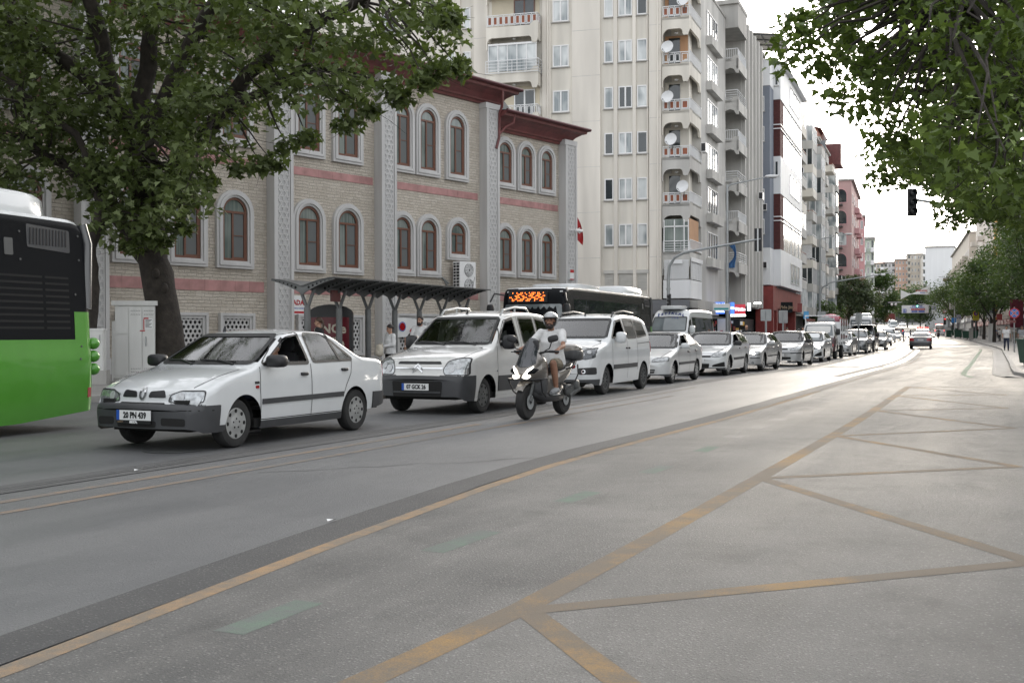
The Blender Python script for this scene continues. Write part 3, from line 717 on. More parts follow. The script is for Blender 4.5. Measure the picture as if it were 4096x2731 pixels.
def fascia(x0,x1,top,bot,th,M4,mb,notch=True,r_=.45,archdrop=.3):
    "concrete balcony front with a rounded opening below and a notch at the right end"
    P=[(x0,bot-.75),(x0+.06,bot-.75)]
    for i in range(7): a=math.pi-math.pi/2*i/6; P.append((x0+.06+r_+r_*math.cos(a),bot-r_+r_*math.sin(a)))
    xe=x1-.42
    for i in range(6): a=math.pi/2-math.pi/2*i/5; P.append((xe-.2+.2*math.cos(a),bot-.3+.3*math.sin(a)))
    P+=[(xe+.04,bot-.42),(xe+.3,bot-.42),(x1,bot-.12),(x1,top+.25)]
    P+=[(x1-.28,top+.25),(x1-.55,top),(x0,top)]
    mb.prism(P,0,th,M4)
lz=[4.0,6.49,9.5,12.4,15.31,18.25,21.15,24.05]
for i,z in enumerate(lz):
    par=MB(); top=z; bot=z-.72
    if i<=1: pass
    F1=frame((0,0,0),(1,0,0),(0,0,1))
    if i>0:
        fascia(-1.72,0,top,bot,.16,F1@Matrix.Translation((0,0,-.16)),par)
        par.bx(-1.7,-.02,.0,1.5,z-.16,z-.02)
        MF=FR@frame((0,0,0),(1,0,0),(0,0,1))
        P=[(.02,top+.25),(.02,bot-.1),(.35,bot+.02),(2.9,bot+.02),(3.15,bot-.12),(3.3,bot-.45),(3.62,bot-.45),(3.62,top),(.6,top),(.35,top+.25)]
        par.prism(P,-.14,.0,MF)
        q=MB(FR); q.bx(.0,3.6,.14,1.45,z-.158,z-.022); par.v+=[]; par.add(q.v,q.f)
        b=par.build('balcony',M['plaster_grey' if i<4 else 'plaster'],apt)
        if i==1: st,pn=2,None
        elif i in(5,): st,pn=0,None
        else: st,pn=0,'brownpanel'
        e=FR@Vector((3.6,-.02,0))
        railing(b,[(-1.66,-.02),(-.55,-.02),(-.02,-.02)],top+.02,.66,pn,style=st); railing(b,[(.02,-.03),(e.x,e.y)],top+.1,.66,None,style=1)
        back=MB(); back.bx(-1.7,-.25,1.44,1.49,z,z+2.1); back.build('back_wall',M['orangewall' if i in(5,6) else 'creamwall' if i==5 else 'plaster'],b)
        d=MB(); d.bx(-1.45,-.75,1.40,1.43,z+.02,z+1.95); d.build('door',M['winglass'],b)
        MB().lathe([(.13,0),(.11,-.06),(0,-.09)],Matrix.Translation((-.9,.7,z+2.1)),10).build('ceiling_lamp',M['plate'],b)
# balcony column on the lane side face
for i,z in enumerate((12.4,15.31,18.25,21.15,24.05)):
    par=MB(); Fy=frame((0,-.85,0),(1,0,0),(0,0,1)); fascia(-12.95,-9.5,z,z-.70,.14,Fy@Matrix.Translation((0,0,-.14)),par,r_=.35)
    par.bx(-9.64,-9.5,-.7,0,z-.95,z+.2); par.bx(-12.95,-12.81,-.7,0,z-.95,z); par.bx(-12.9,-9.55,-.7,.0,z-.16,z-.02); b=par.build('balcony',M['plaster'],apt)
    if i==2:
        g=MB().bx(-12.85,-9.62,-.74,-.70,z+.05,z+1.75).build('glazing',M['palewin'],b); q=MB()
        for x in np.linspace(-12.83,-9.64,6): q.bx(x-.03,x+.03,-.78,-.74,z,z+1.75)
        q.bx(-12.85,-9.6,-.8,-.74,z+1.72,z+1.84); q.build('frame',M['white'],g)
        railing(b,[(-12.95,-.95),(-9.45,-.95),(-9.45,-.1)],z-.15,.85,None,style=2)
    else:
        railing(b,[(-12.9,-.82),(-9.55,-.82),(-9.55,-.05)],z+.03,.72,'brownpanel' if i>2 else None,style=0)
        MB().bx(-12.8,-9.6,-.012,-.004,z,z+2.15).build('back_wall',M['creamwall'],b)
        MB().bx(-11.3,-9.9,-.05,-.012,z+.02,z+1.9).build('door',M['winglass'],b); q=MB(); O=[(-11.3,z+.02),(-9.9,z+.02),(-9.9,z+1.9),(-11.3,z+1.9)]; q.ring(O,inset(O,.07),.05,.07,XZ); q.bx(-10.65,-10.55,-.07,-.05,z+.1,z+1.85); q.build('door_frame',M['wood' if i>2 else 'white'],b)
    MB().lathe([(.13,0),(.11,-.06),(0,-.09)],Matrix.Translation((-11.2,-.4,z+2.2)),10).build('ceiling_lamp',M['plate'],b)
# enclosed and shuttered lower floors of the corner stack
mb=MB(); mb.bx(-1.62,-.05,.02,.08,6.45,8.55); e=mb.build('balcony_glazing',M['tealglass'],apt)
mb=MB()
for x in(-1.6,-.95,-.35,-.08): mb.bx(x-.035,x+.035,-.02,.02,6.5,8.5)
mb.bx(-1.62,-.05,-.02,.02,8.05,8.13); mb.build('frame',M['white'],e)
mb=MB(FR); mb.bx(.1,2.9,.04,.1,6.6,8.6); mb.build('wooden_board',M['orangewall'],apt)
mb=MB(); mb.bx(-1.66,-.02,-.03,.06,3.6,4.75); 
for k in range(22): mb.bx(-1.60,-.06,-.045,-.03,4.8+k*.055,4.84+k*.055)
mb.bx(-1.25,-.45,-.14,-.046,5.75,6.0); q=MB(FR); q.bx(.02,3.6,-.03,.06,3.6,4.75); mb.add(q.v,q.f); q=MB(FR)
for k in range(20): q.bx(.1,3.5,-.045,-.03,4.8+k*.055,4.84+k*.055)
for s in(.9,1.8,2.7): q.bx(s-.05,s+.05,-.06,-.046,4.8,5.9)
q.bx(.1,3.5,-.12,-.046,5.9,6.15); mb.add(q.v,q.f); mb.build('shutter_panel',M['whitepaint'],apt)
# side street: windows, second balcony stack, ribs
for i,z in enumerate([21.6,18.6,15.7,12.7,9.8,6.8]):
    p=FR@Vector((7.4,-.005,z-.3)); pwin(apt,3.6,1.75,p,A_R,'palewin' if i in(1,2,3) else 'winglass',3,sill=False)
    mb=MB(FR); mb.bx(5.3,9.4,-.42,-.005,z-.95,z-.35); mb.build('window_bay',M['plaster_grey'],apt)
    mb=MB(FR); mb.bx(12.5,16.4,-.95,-.80,z+.0-1.0,z-.25)   # parapet street side
    P=[(-.4,z-.25),(.4,z-.25),(.6,z),(.95,z),(.95,z-1.3),(.8,z-1.3),(.72,z-1.2),(.62,z-1.0),(.35,z-.9),(.0,z-1.0),(-.2,z-1.25),(-.4,z-1.3)]
    mb.prism(P,-.14,0,frame((12.5,0,0),(0,-1,0),(0,0,1)))
    mb.bx(12.5,16.4,-.8,.9,z-.42,z-.28)
    b=mb.build('balcony',M['plaster_grey'],apt)
    pts=[FR@Vector(v) for v in((12.55,.0,0),(12.55,-.88,0),(16.35,-.88,0))]
    railing(b,[(p.x,p.y) for p in pts],z-.22,.7,None,style=2 if i%2 else 1)
    p=FR@Vector((14.5,.895,z-.2)); pwin(apt,2.6,2.0,p,A_R,'winglass',1,sill=False)
for k in range(6): MB(FR).bx(16.5+k*1.75,17.0+k*1.75,-.78,-.5,3.5,25.3).build('pier',M['plaster_grey'],apt)
mb=MB(FR); mb.bx(16.45,29.1,-.55,9,25.2,25.45); mb.bx(12.3,16.44,-.98,9,25.3,25.6); mb.bx(12.5,16.4,-.95,.9,23.6,25.3); mb.bx(3.5,12.5,-.06,9,24.3,24.5); mb.build('parapet',M['concrete'],apt)
# shop floor of the corner block
mb=MB(); mb.bx(-26,-.05,.35,14,0,2.62); mb.build('shop_wall',M['darkmetal'],apt)
mb=MB(); mb.bx(-26,0,-.5,.6,2.62,3.5); mb.build('shop_fascia',M['plastic_fascia'] if 'plastic_fascia' in M else mat('grey fascia panel',(.16,.165,.18),.4,metal=.3,var=.1,scale=2),apt)
mb=MB(FR); mb.bx(.0,29,.5,9,0,2.62); mb.build('shop_wall',M['darkmetal'],apt)
mb=MB(FR); mb.bx(.05,7.0,-.5,.6,2.6,3.48); mb.build('shop_fascia',M['concrete'],apt)
# ------------------------------------------------------------------ blue white block and the row beyond
BL=thing('apartment_building','white and slate blue narrow block with dark red brick bays and a roof canopy','apartment block',(CX,CY,0),MRT)
M['slate']=mat('slate blue render',(.20,.225,.27),.75,var=.07,scale=1); M['slate_light']=mat('pale blue render',(.42,.45,.50),.75,var=.07,scale=1)
def brickmat(name,a,b,mort,wd=.25,ht=.09):
    q=NT(name); s=q.n('SeparateXYZ'); q.l(q.tc.outputs['Object'],s.inputs[0]); c=q.n('CombineXYZ'); q.l(q.math('ADD',s.outputs[0],s.outputs[1]),c.inputs[0]); q.l(s.outputs[2],c.inputs[1])
    t=q.n('TexBrick'); q.l(c.outputs[0],t.inputs['Vector']); t.inputs['Scale'].default_value=1; t.inputs['Brick Width'].default_value=wd; t.inputs['Row Height'].default_value=ht; t.inputs['Mortar Size'].default_value=.012
    t.inputs['Color1'].default_value=(*a,1); t.inputs['Color2'].default_value=(*b,1); t.inputs['Mortar'].default_value=(*mort,1); q.l(t.outputs[0],q.b.inputs['Base Color']); q.b.inputs['Roughness'].default_value=.85; return q.m
M['redbrick']=brickmat('dark red brick cladding',(.12,.03,.028),(.085,.022,.02),(.06,.03,.03)); M['brick']=brickmat('hollow red brick',(.40,.13,.08),(.33,.10,.06),(.35,.30,.27),.3,.2)
mb=MB(); mb.bx(28.9,49.5,0,12,4.5,25.4); mb.build('wall',M['plaster'],BL)
mb=MB(); mb.bx(28.75,31.4,-.93,0,8.8,22.8); mb.build('slate_bay',M['slate'],BL)
mb=MB(); mb.bx(31.3,47.6,-.93,0,5.4,25.0); mb.build('inner_bay',M['slate_light'],BL)
for a,b,c,e,f in((31.0,47.5,-1.55,5.6,8.8),(31.0,47.5,-1.55,13.7,17.0),(31.0,47.5,-1.55,22.0,25.1),(28.7,31.0,-.96,5.6,8.8),(28.7,31.0,-.96,22.8,25.1)): MB().bx(a,b,c,-.9 if a>30 else 0,e,f).build('white_bay',M['whitepaint'],BL)
for a,b in((8.8,13.7),(17,22)): MB().bx(31.05,33.4,-1.5,-.9,a,b).build('brick_bay',M['redbrick'],BL); MB().bx(33.41,47.4,-1.48,-.9,a,b).build('glazed_bay',M['palewin'],BL)
mb=MB()
for z in(11.3,11.65,19.4,19.75): mb.bx(30.98,47.5,-1.57,-.9,z,z+.09)
for x in(39,42,45): mb.bx(x,x+.08,-1.52,-.9,8.8,13.7); mb.bx(x,x+.08,-1.52,-.9,17,22)
mb.build('white_band',M['white'],BL)
for z in(6.1,14.4,22.7):
    pwin(BL,7.5,1.9,(41.5,-1.55,z),0,'palewin',2,sill=False)
for z in(10,12.6,15.3,18,20.6,23.2): pwin(BL,.34,1.3,(31.0,-1.2,z) if z in(15.3,23.2) else (28.74,-.3,z),-math.pi/2,'winglass',0)
mb=MB(); mb.bx(31,48.5,-2.0,1,25.1,25.3); mb.bx(29,35,1.0,8,25.4,27.2); mb.build('top_floor',M['whitepaint'],BL)
mb=MB(); vs=[(29.2,-1.8,27.2),(35.2,-1.8,27.2),(35.2,3.2,27.9),(29.2,3.2,27.9)]; mb.add(vs+[(x,y,z+.08) for x,y,z in vs],[(0,3,2,1),(4,5,6,7),(0,1,5,4),(1,2,6,5),(2,3,7,6),(3,0,4,7)])
cn=mb.build('canopy_roof',mat('corrugated sheet',(.30,.29,.27),.6,var=.15),BL); mb=MB()
for x in(29.3,31.2,33.1,35.1): mb.tube([(x,-1.8,27.14),(x,3.2,27.84)],.05,4)
for y in(-1.7,-.1,1.5,3.1): mb.tube([(29.2,y,27.38+.14*y),(35.2,y,27.38+.14*y)],.05,4)
for x in(29.5,35.0): mb.tube([(x,-1.6,25.3),(x,-1.6,27.2)],.07,6)
mb.build('canopy_frame',M['darkmetal'],cn)
mb=MB(); mb.bx(29,49.5,.2,12,0,4.5); mb.build('shop_wall',M['under'],BL); mb=MB()
mb.bx(28.7,31.2,-1.2,.3,3.4,5.5); mb.bx(31.2,49.4,-1.2,.3,3.6,5.4); mb.bx(28.7,29.2,-1.2,.3,.1,3.4); mb.bx(31.0,31.6,-1.2,.3,.1,3.6); mb.bx(38,38.6,-1.0,.3,.1,3.6); mb.bx(46,46.8,-1.0,.3,.1,3.6)
M['shopred']=mat('red shopfront panel',(.24,.04,.035),.45,var=.25,scale=2); mb.build('shopfront',M['shopred'],BL)
def street_block(label,t0,t1,H,wallm,proud=0,z0=0,floors=8,balc=None,seed=1,parent_line=(CX,CY,MRT),roof=True,enclosed=.35,brown=.4,depth=13,fh=None,name='apartment_building',cat='apartment block',shop=True,nwin=3,zb=0):
    rg=random.Random(seed); o=thing(name,label,cat,(parent_line[0],parent_line[1],zb),parent_line[2]); y=-proud
    mb=MB(); mb.bx(t0,t1,y,depth,3.4 if shop else 0,H); mb.build('wall',M[wallm],o)
    if shop: MB().bx(t0+.1,t1-.1,y+.5,depth,0,3.4).build('shop_wall',M['darkmetal'],o)
    if roof: mb=MB(); mb.bx(t0-.15,t1+.15,y-.45,depth,H,H+.22); mb.build('roof_edge',M['concrete'],o)
    fh=fh or (H-3.6)/floors
    L=t1-t0
    for f in range(floors):
        z=3.6+f*fh
        for k,(a,b,pr) in enumerate(balc or []):
            mb=MB(); enc=rg.random()<enclosed
            mb.bx(t0+a,t0+b,y-pr,y,z-.18,z); mb.bx(t0+a,t0+b,y-pr,y-pr+.1,z,z+.75); mb.bx(t0+a,t0+a+.1,y-pr+.1,y,z,z+.75); mb.bx(t0+b-.1,t0+b,y-pr+.1,y,z,z+.75)
            bo=mb.build('balcony',M['plaster_grey' if rg.random()<.5 else wallm],o)
            if enc:
                g=MB(); g.bx(t0+a+.04,t0+b-.04,y-pr+.05,y,z+.75,z+fh-.2); g=g.build('glazing',M['palewin' if rg.random()<.5 else 'winglass'],bo)
                q=MB()
                for x in np.linspace(t0+a+.05,t0+b-.05,5): q.bx(x-.05,x+.05,y-pr,y-pr+.05,z+.75,z+fh-.2)
                for v in(y-pr+.06,y-pr/2,y-.08): q.bx(t0+a,t0+a+.04,v-.05,v+.05,z+.75,z+fh-.2)
                q.build('frame',M['white'],g)
            else:
                q=MB(); q.bx(t0+a+.05,t0+b-.05,y-pr+.02,y-pr+.06,z+.9,z+.96); q.bx(t0+a+.02,t0+a+.06,y-pr,y,z+.9,z+.96)
                for v in np.linspace(y-pr+.1,y-.1,4): q.bx(t0+a+.02,t0+a+.06,v-.02,v+.02,z+.75,z+.9)
                q.build('railing',M['brownpanel' if rg.random()<brown else 'whitepaint'],bo)
                if rg.random()<.35:
                    q=MB(); n=12
                    for i in range(n): q.quad(*[(t0+a+.02-.03*(j%2),y-pr+.1+(pr-.2)*(i+d)/n,zz) for j,(d,zz) in enumerate(((0,z+.9),(1,z+.9),(1,z+fh-.25),(0,z+fh-.25)))])
                    q.build('curtain',M['greycloth' if rg.random()<.5 else 'whitecloth'],bo)
        ok=[x for x in np.linspace(t0+1.2,t1-1.2,nwin) if not any(t0+a-.3<x<t0+b+.3 for a,b,_ in (balc or []))]
        for x in ok[:4]: pwin(o,1.2,1.35,(x,y,z+.9),0,'palewin' if rg.random()<.5 else 'winglass',1)
    return o
def ac_unit(par,x,y,z,label):
    o=thing('air_conditioner',label,'air conditioner',par.matrix_basis@Vector((x,y,z)),par.rotation_euler[2],'air conditioners on the apartment blocks')
    mb=MB(); mb.bx(-.4,.4,-.32,0,0,.6); mb.build('casing',M['white'],o); mb=MB(); mb.bx(-.41,-.4,-.3,-.03,.05,.55); mb.build('side_grille',M['black'],o)
    return o
b1=street_block('cream block with stepped balconies standing right behind the white and blue block',49.6,67,25.2,'plaster',0,balc=[(.2,5,1.25),(11,15.5,1.3)],seed=4)
b2=street_block('grey cream block with glazed bay balconies third in the row up the street',67.1,76.8,25.6,'plaster_grey',.15,balc=[(.2,4.5,1.5)],seed=9,enclosed=.7)
b3=street_block('tall cream block below the unfinished red brick attic up the street',76.9,91.9,26.2,'plaster',.1,balc=[(.3,3.4,1.2),(9,13,1.2)],seed=12,enclosed=.3)
mb=MB(); mb.bx(82,91.9,.3,11,26.4,28.4); mb.build('brick_attic',M['brick'],b3)
mb=MB(); mb.add([(81.6,-.2,28.4),(92.2,-.2,28.4),(92.2,6,30.2),(81.6,6,30.2),(92.2,11,28.4),(81.6,11,28.4)],[(0,1,2,3),(3,2,4,5),(0,3,5),(1,4,2)]); mb.build('tiled_roof',M['cornice'],b3)
M['pink']=mat('pink render',(.50,.33,.32),.8,var=.1,scale=.8,streak=True); M['pinkflat']=mat('rose render',(.58,.34,.35),.8,var=.06,scale=.6); M['mint']=mat('pale mint render',(.52,.58,.50),.8,var=.06,scale=.6)
b5=thing('apartment_building','tall narrow block with a maroon overhanging penthouse before the pink block','apartment block',(CX,CY,0),MRT)
mb=MB(); mb.bx(92.2,101,.2,12,0,24.5); mb.build('wall',M['plaster'],b5); mb=MB(); mb.bx(96,101,-1.6,8,25.6,28.6); mb.bx(93,101,.4,8,24.5,28.6); mb.build('penthouse',M['cornice'],b5)
for f in range(7):
    mb=MB(); mb.bx(93,96,-1.3,.2,4+f*2.9,4.9+f*2.9); b_=mb.build('balcony',M['plaster_grey'],b5); g=MB(); g.bx(93.1,95.9,-1.2,.2,4.9+f*2.9,6.7+f*2.9); g.build('glazing',M['palewin'],b_)
    pwin(b5,1.2,1.4,(98.5,.2,4.8+f*2.9),0,'winglass',1)
pk=thing('apartment_building','pink block with big arched loggias facing down the street','apartment block',(51-122.2*.34,175-122.2*.9404,gz(180)),math.atan2(.9404,.34))
mb=MB(); mb.bx(122.2,149,-2.9,12,0,25.2); mb.build('wall',M['pink'],pk)
for f in range(6):
    z=4.2+f*3.4
    mb=MB(); mb.prism(arch(.3,2.2,z+.55,z+2.75,8),0,.04,frame((122.2,0,0),(0,-1,0),(0,0,1))); w_=mb.build('loggia',M['winglass' if f%3 else 'palewin'],pk)
    mb=MB(); mb.ring(arch(.2,2.3,z+.45,z+2.85,8),arch(.35,2.15,z+.6,z+2.7,8),.0,.09,frame((122.2,0,0),(0,-1,0),(0,0,1))); mb.build('surround',M['pinkflat'],w_)
    if f==1: mb=MB(); [mb.bx(122.1,122.14,-2.1+i*.62,-2.0+i*.62,z+.6,z+2.6) for i in range(3)]; mb.bx(122.1,122.14,-2.2,-.35,z+1.2,z+1.3); mb.build('frame',M['white'],w_)
    mb=MB(); mb.bx(120.6,122.2,-1.6,.4,z,z+.15)
    mb.tube([(120.65,-1.55,z+.9),(120.65,.35,z+.9)],.04,4); mb.tube([(120.65,-1.55,z+.9),(122.2,-1.55,z+.9)],.04,4)
    for k in range(8): mb.tube([(120.65,-1.5+k*.25,z+.15),(120.65,-1.5+k*.25,z+.9)],.02,4)
    mb.build('balcony',M['darkmetal'],pk)
    for x in(126,131,137,146): pwin(pk,1.3,1.4,(x,-2.9,z+.9),0,'palewin' if x%2 else 'winglass',1)
    mb=MB(); mb.bx(132.5,135.5,-3.7,-2.9,z-.1,z+.8); mb.bx(140,144,-3.7,-2.9,z-.1,z+.8); mb.build('balcony',M['pinkflat'],pk)
mb=MB(); mb.bx(122,149.3,-3.3,12,25.2,25.5); mb.build('roof_edge',M['concrete'],pk)
for par,x,y,z,lb in((b1,60,-.02,19.5,'white air conditioner high on the cream block behind the blue white block'),(b1,56.5,-.02,17,'dark sided air conditioner mid height on the cream block behind the blue white block'),(b2,73,-.17,13,'air conditioner in the middle of the grey cream third block'),(b2,73,-.17,19,'air conditioner near the top of the grey cream third block'),(b3,84,-.12,14,'air conditioner beside a window of the cream block below the brick attic'),
    (apt,FR@Vector((22.45,-.96,0)),0,12.2,'air conditioner on the outer edge of the second balcony stack of the corner block'),(apt,FR@Vector((28.9,-.36,0)),0,12.0,'air conditioner on the ribbed end of the corner block, high'),(apt,FR@Vector((28.9,-.36,0)),0,7.0,'air conditioner low on the ribbed end of the corner block'),(apt,FR@Vector((3.1,-.16,0)),0,13.1,'air conditioner inside the corner balcony stack above the lowest open balcony')):
    if isinstance(x,Vector): a=ac_unit(par,x.x,x.y,z,lb); a.rotation_euler=(0,0,MRT)
    else: ac_unit(par,x,y,z,lb)
mb=MB(); rg_=random.Random(2); vs=[];fs=[]
for j in range(9):
    for i in range(8): t=j/8; u=i/7; vs.append((12.3-.06*math.sin(i*2.2),-.85+(.15+.55*u)*(1-.75*math.sin(math.pi*min(1,t*1.15))),7.9-1.75*t))
for j in range(8):
    for i in range(7): fs.append((j*8+i,j*8+i+1,j*8+i+9,j*8+i+8))
mb.M=FR; q_=MB(FR).add(vs,fs).build('curtain',M['bluecloth'],apt,70)
# satellite dishes of the corner stack
def dish(loc,rz,label,r_=.39,group='satellite dishes on the corner balconies'):
    o=thing('satellite_dish',label,'satellite dish',loc,rz,group)
    T=Matrix.Rotation(R(78),4,'X'); prof=[(0,.0),(r_*.4,.02),(r_*.75,.075),(r_,.13),(r_*1.0,.145),(r_*.73,.085),(r_*.4,.035),(0,.015)]
    mb=MB(); mb.lathe(prof,T,20); mb.build('reflector',M['dishwhite'],o,50)
    mb=MB(); f=T@Vector((-.24,-.20,.26)); mb.tube([T@Vector((-.12,-r_*.9,.12)),f],.010,5); mb.sup(f,(.03,.03,.045),.7,8); mb.tube([T@Vector((0,0,-.02)),(0,.22,-.05),(0,.22,-.62)],.025,6); mb.build('arm',M['darkmetal'],o); return o
dl_=apt.rotation_euler[2]
for z,x,lb in((22.05,-.33,'uppermost'),(19.2,-1.3,'second from top'),(16.1,-1.3,'third from top'),(13.45,-1.1,'fourth from top'),(10.5,-.38,'lowest')):
    dish(apt.matrix_basis@Vector((x,-.22,z)) if False else Matrix.LocRotScale(apt.location,apt.rotation_euler,None)@Vector((x,-.3,z)),dl_+R(-12),f'{lb} of the round white satellite dishes on the corner balcony stack')
dish(Matrix.LocRotScale(b3.location,b3.rotation_euler,None)@Vector((84,-.2,27.2)),MRT+R(30),'big white satellite dish on the roof edge beside the red brick attic',.75,'satellite dishes up the street')
# far end of the street
def far_block(label,px0,px1,pyt,Y,wallm,rows,cols,base=None,glass='winglass',name='apartment_building',ry=0,depth=20,balc=0,roofm='concrete',seed=0):
    a=at(px0,1330,Y); b=at(px1,1330,Y); top=at((px0+px1)/2,pyt,Y).z; z0=gz(Y)-.5; W=(b-a).length
    o=thing(name,label,'apartment block',((a.x+b.x)/2,Y,z0),R(-18)+ry,'blocks at the far end of the street'); H=top-z0
    MB().bx(-W/2,W/2,0,depth,0,H).build('wall',M[wallm],o); MB().bx(-W/2-.2,W/2+.2,-.5,depth,H,H+.5).build('roof_edge',M[roofm],o)
    rg=random.Random(seed); fh=(H-5)/rows; cw=W/cols
    for r_ in range(rows):
        for c in range(cols):
            if balc and c%balc==0:
                mb=MB(); mb.bx(-W/2+cw*c+.05,-W/2+cw*(c+1)-.05,-1.1,0,5+fh*r_-.1,5+fh*r_+.95); bb=mb.build('balcony',M['whitepaint' if seed%2 else wallm],o)
                MB().bx(-W/2+cw*c+.25,-W/2+cw*(c+1)-.25,-.02,0,5+fh*r_+.95,5+fh*(r_+1)-.35).build('opening',M['winglass'],bb)
            else: pwin(o,cw*.52,fh*.5,(-W/2+cw*(c+.5),0,5+fh*r_+fh*.28),0,'palewin' if rg.random()<.3 else glass,1,sill=False)
    mb=MB(); mb.bx(-W/2+.1,W/2-.1,-.3,0,0,4.2); mb.build('shop_front',M['shopred' if seed%3==0 else 'darkmetal'],o)
    return o
M['farsalmon']=mat('salmon render',(.55,.38,.30),.8,var=.08,scale=.3); M['farbeige']=mat('beige render',(.58,.53,.46),.8,var=.08,scale=.3)
far_block('plain rose pink block right behind the pink arched block',3418,3457,869,214,'pinkflat',6,2,seed=8)
far_block('pale mint green block at the far end of the left row',3450,3497,957,256,'mint',6,3,balc=2,seed=11)
far_block('far beige block with balconies and a hipped tile roof, left of the rounded white one',3490,3536,1054,470,'farbeige',8,3,balc=2,roofm='cornice',seed=1)
far_block('far white block with stacked rounded balconies',3536,3581,1052,472,'whitepaint',8,3,balc=2,seed=3)
far_block('far white and salmon block with tall dark window strips',3582,3632,1040,466,'farsalmon',9,4,seed=2)
far_block('far cream block with many small windows right of the salmon one',3632,3692,1018,462,'farbeige',9,5,balc=4,seed=4)
far_block('far pale block with balconies at the right of the far row',3692,3726,1020,440,'plaster',8,3,balc=2,seed=7)
o=thing('apartment_building','white block with a huge blank gable wall above the right hand trees','apartment block',at(3741,1330,345)-Vector((0,0,1)),R(-24),'blocks along the right side of the street')
o.location.z=gz(345)-1; MB().bx(-3,5.5,0,26,0,26).build('wall',M['whitepaint'],o); MB().bx(-3.3,5.8,-.3,26,26,26.5).build('roof_edge',M['concrete'],o)
for f in range(7):
    for k in range(4): pwin(o,1.4,1.5,(-3,3+k*5,4+f*3.2),-math.pi/2,'winglass',1,sill=False)
RL=math.atan2(75,22.7)
def right_block(label,y0,y1,off,H,wallm,seed,balc=0):
    x0=float(np.interp(y0,[k.y for k in KR],[k.x for k in KR]))+off; x1=float(np.interp(y1,[k.y for k in KR],[k.x for k in KR]))+off
    L=math.hypot(x1-x0,y1-y0); a=math.atan2(y1-y0,x1-x0)
    o=thing('apartment_building',label,'apartment block',(x1,y1,gz((y0+y1)/2)-.3),a+math.pi,'blocks along the right side of the street')
    MB().bx(0,L,0,14,3.5,H).build('wall',M[wallm],o); MB().bx(-.2,L+.2,-.5,14,H,H+.3).build('roof_edge',M['concrete'],o); MB().bx(.1,L-.1,.4,14,0,3.5).build('shop_wall',M['darkmetal'],o)
    rg=random.Random(seed); n=max(2,int(L/4.5)); fl=int((H-4)/3.1)
    for f in range(fl):
        for k in range(n):
            if n*fl>95 and rg.random()<.3: continue
            x=L*(k+.5)/n
            if balc and k%balc==0:
                mb=MB(); mb.bx(x-1.5,x+1.5,-1.2,0,4+f*3.1,4.9+f*3.1); mb.build('balcony',M[wallm],o)
            pwin(o,1.5,1.5,(x,0,4.7+f*3.1),0,'palewin' if rg.random()<.4 else 'winglass',1,sill=False)
    mb=MB(); 
    for k in range(n):
        mb.bx(L*k/n+.3,L*(k+1)/n-.3,-.5,.4,2.6,3.4)
    mb.build('shop_sign',M['shopred' if seed%2 else 'plate'],o); return o
M['yellow']=mat('yellow render',(.62,.36,.08),.8,var=.05)
rb=right_block('cream block with a yellow stripe behind the trees on the right',172,235,7.5,25,'plaster',1,3)
mb=MB(); mb.bx(40,42.5,-.35,0,3.5,26); mb.build('yellow_strip',M['yellow'],rb)
right_block('grey cream block furthest up the right side',240,318,6.5,22,'farbeige',2,2)
right_block('block with a dark maroon shop front behind the two walking men',84,168,15.5,20,'plaster_grey',3,4)
right_block('block nearest on the right behind the green bin',36,83,13.5,18,'plaster',4,3)
right_block('low white block in the dip of the right side, far up',322,400,6,15,'whitepaint',6,2)
# left side backdrop behind the mosque, seen only from elsewhere or through leaves
# ------------------------------------------------------------------ vehicles
def chaikin(P,n=2):
    for _ in range(n):
        Q_=[P[0]]
        for a,b in zip(P,P[1:]): Q_+=[(a[0]*.75+b[0]*.25,a[1]*.75+b[1]*.25),(a[0]*.25+b[0]*.75,a[1]*.25+b[1]*.75)]
        Q_.append(P[-1]); P=Q_
    return P
def inpoly(p,poly):
    x,y=p; c=False; j=len(poly)-1
    for i in range(len(poly)):
        xi,yi=poly[i];xj,yj=poly[j]
        if (yi>y)!=(yj>y) and x<(xj-xi)*(y-yi)/(yj-yi)+xi: c=not c
        j=i
    return c
def dens(poly,res,closed=True):
    out=[]; n=len(poly)
    for i in range(n if closed else n-1):
        a=Vector(poly[i]);b=Vector(poly[(i+1)%n]); k=max(1,int((b-a).length/res))
        for t in range(k): out.append(tuple(a.lerp(b,t/k)))
    if not closed: out.append(tuple(poly[-1]))
    return out
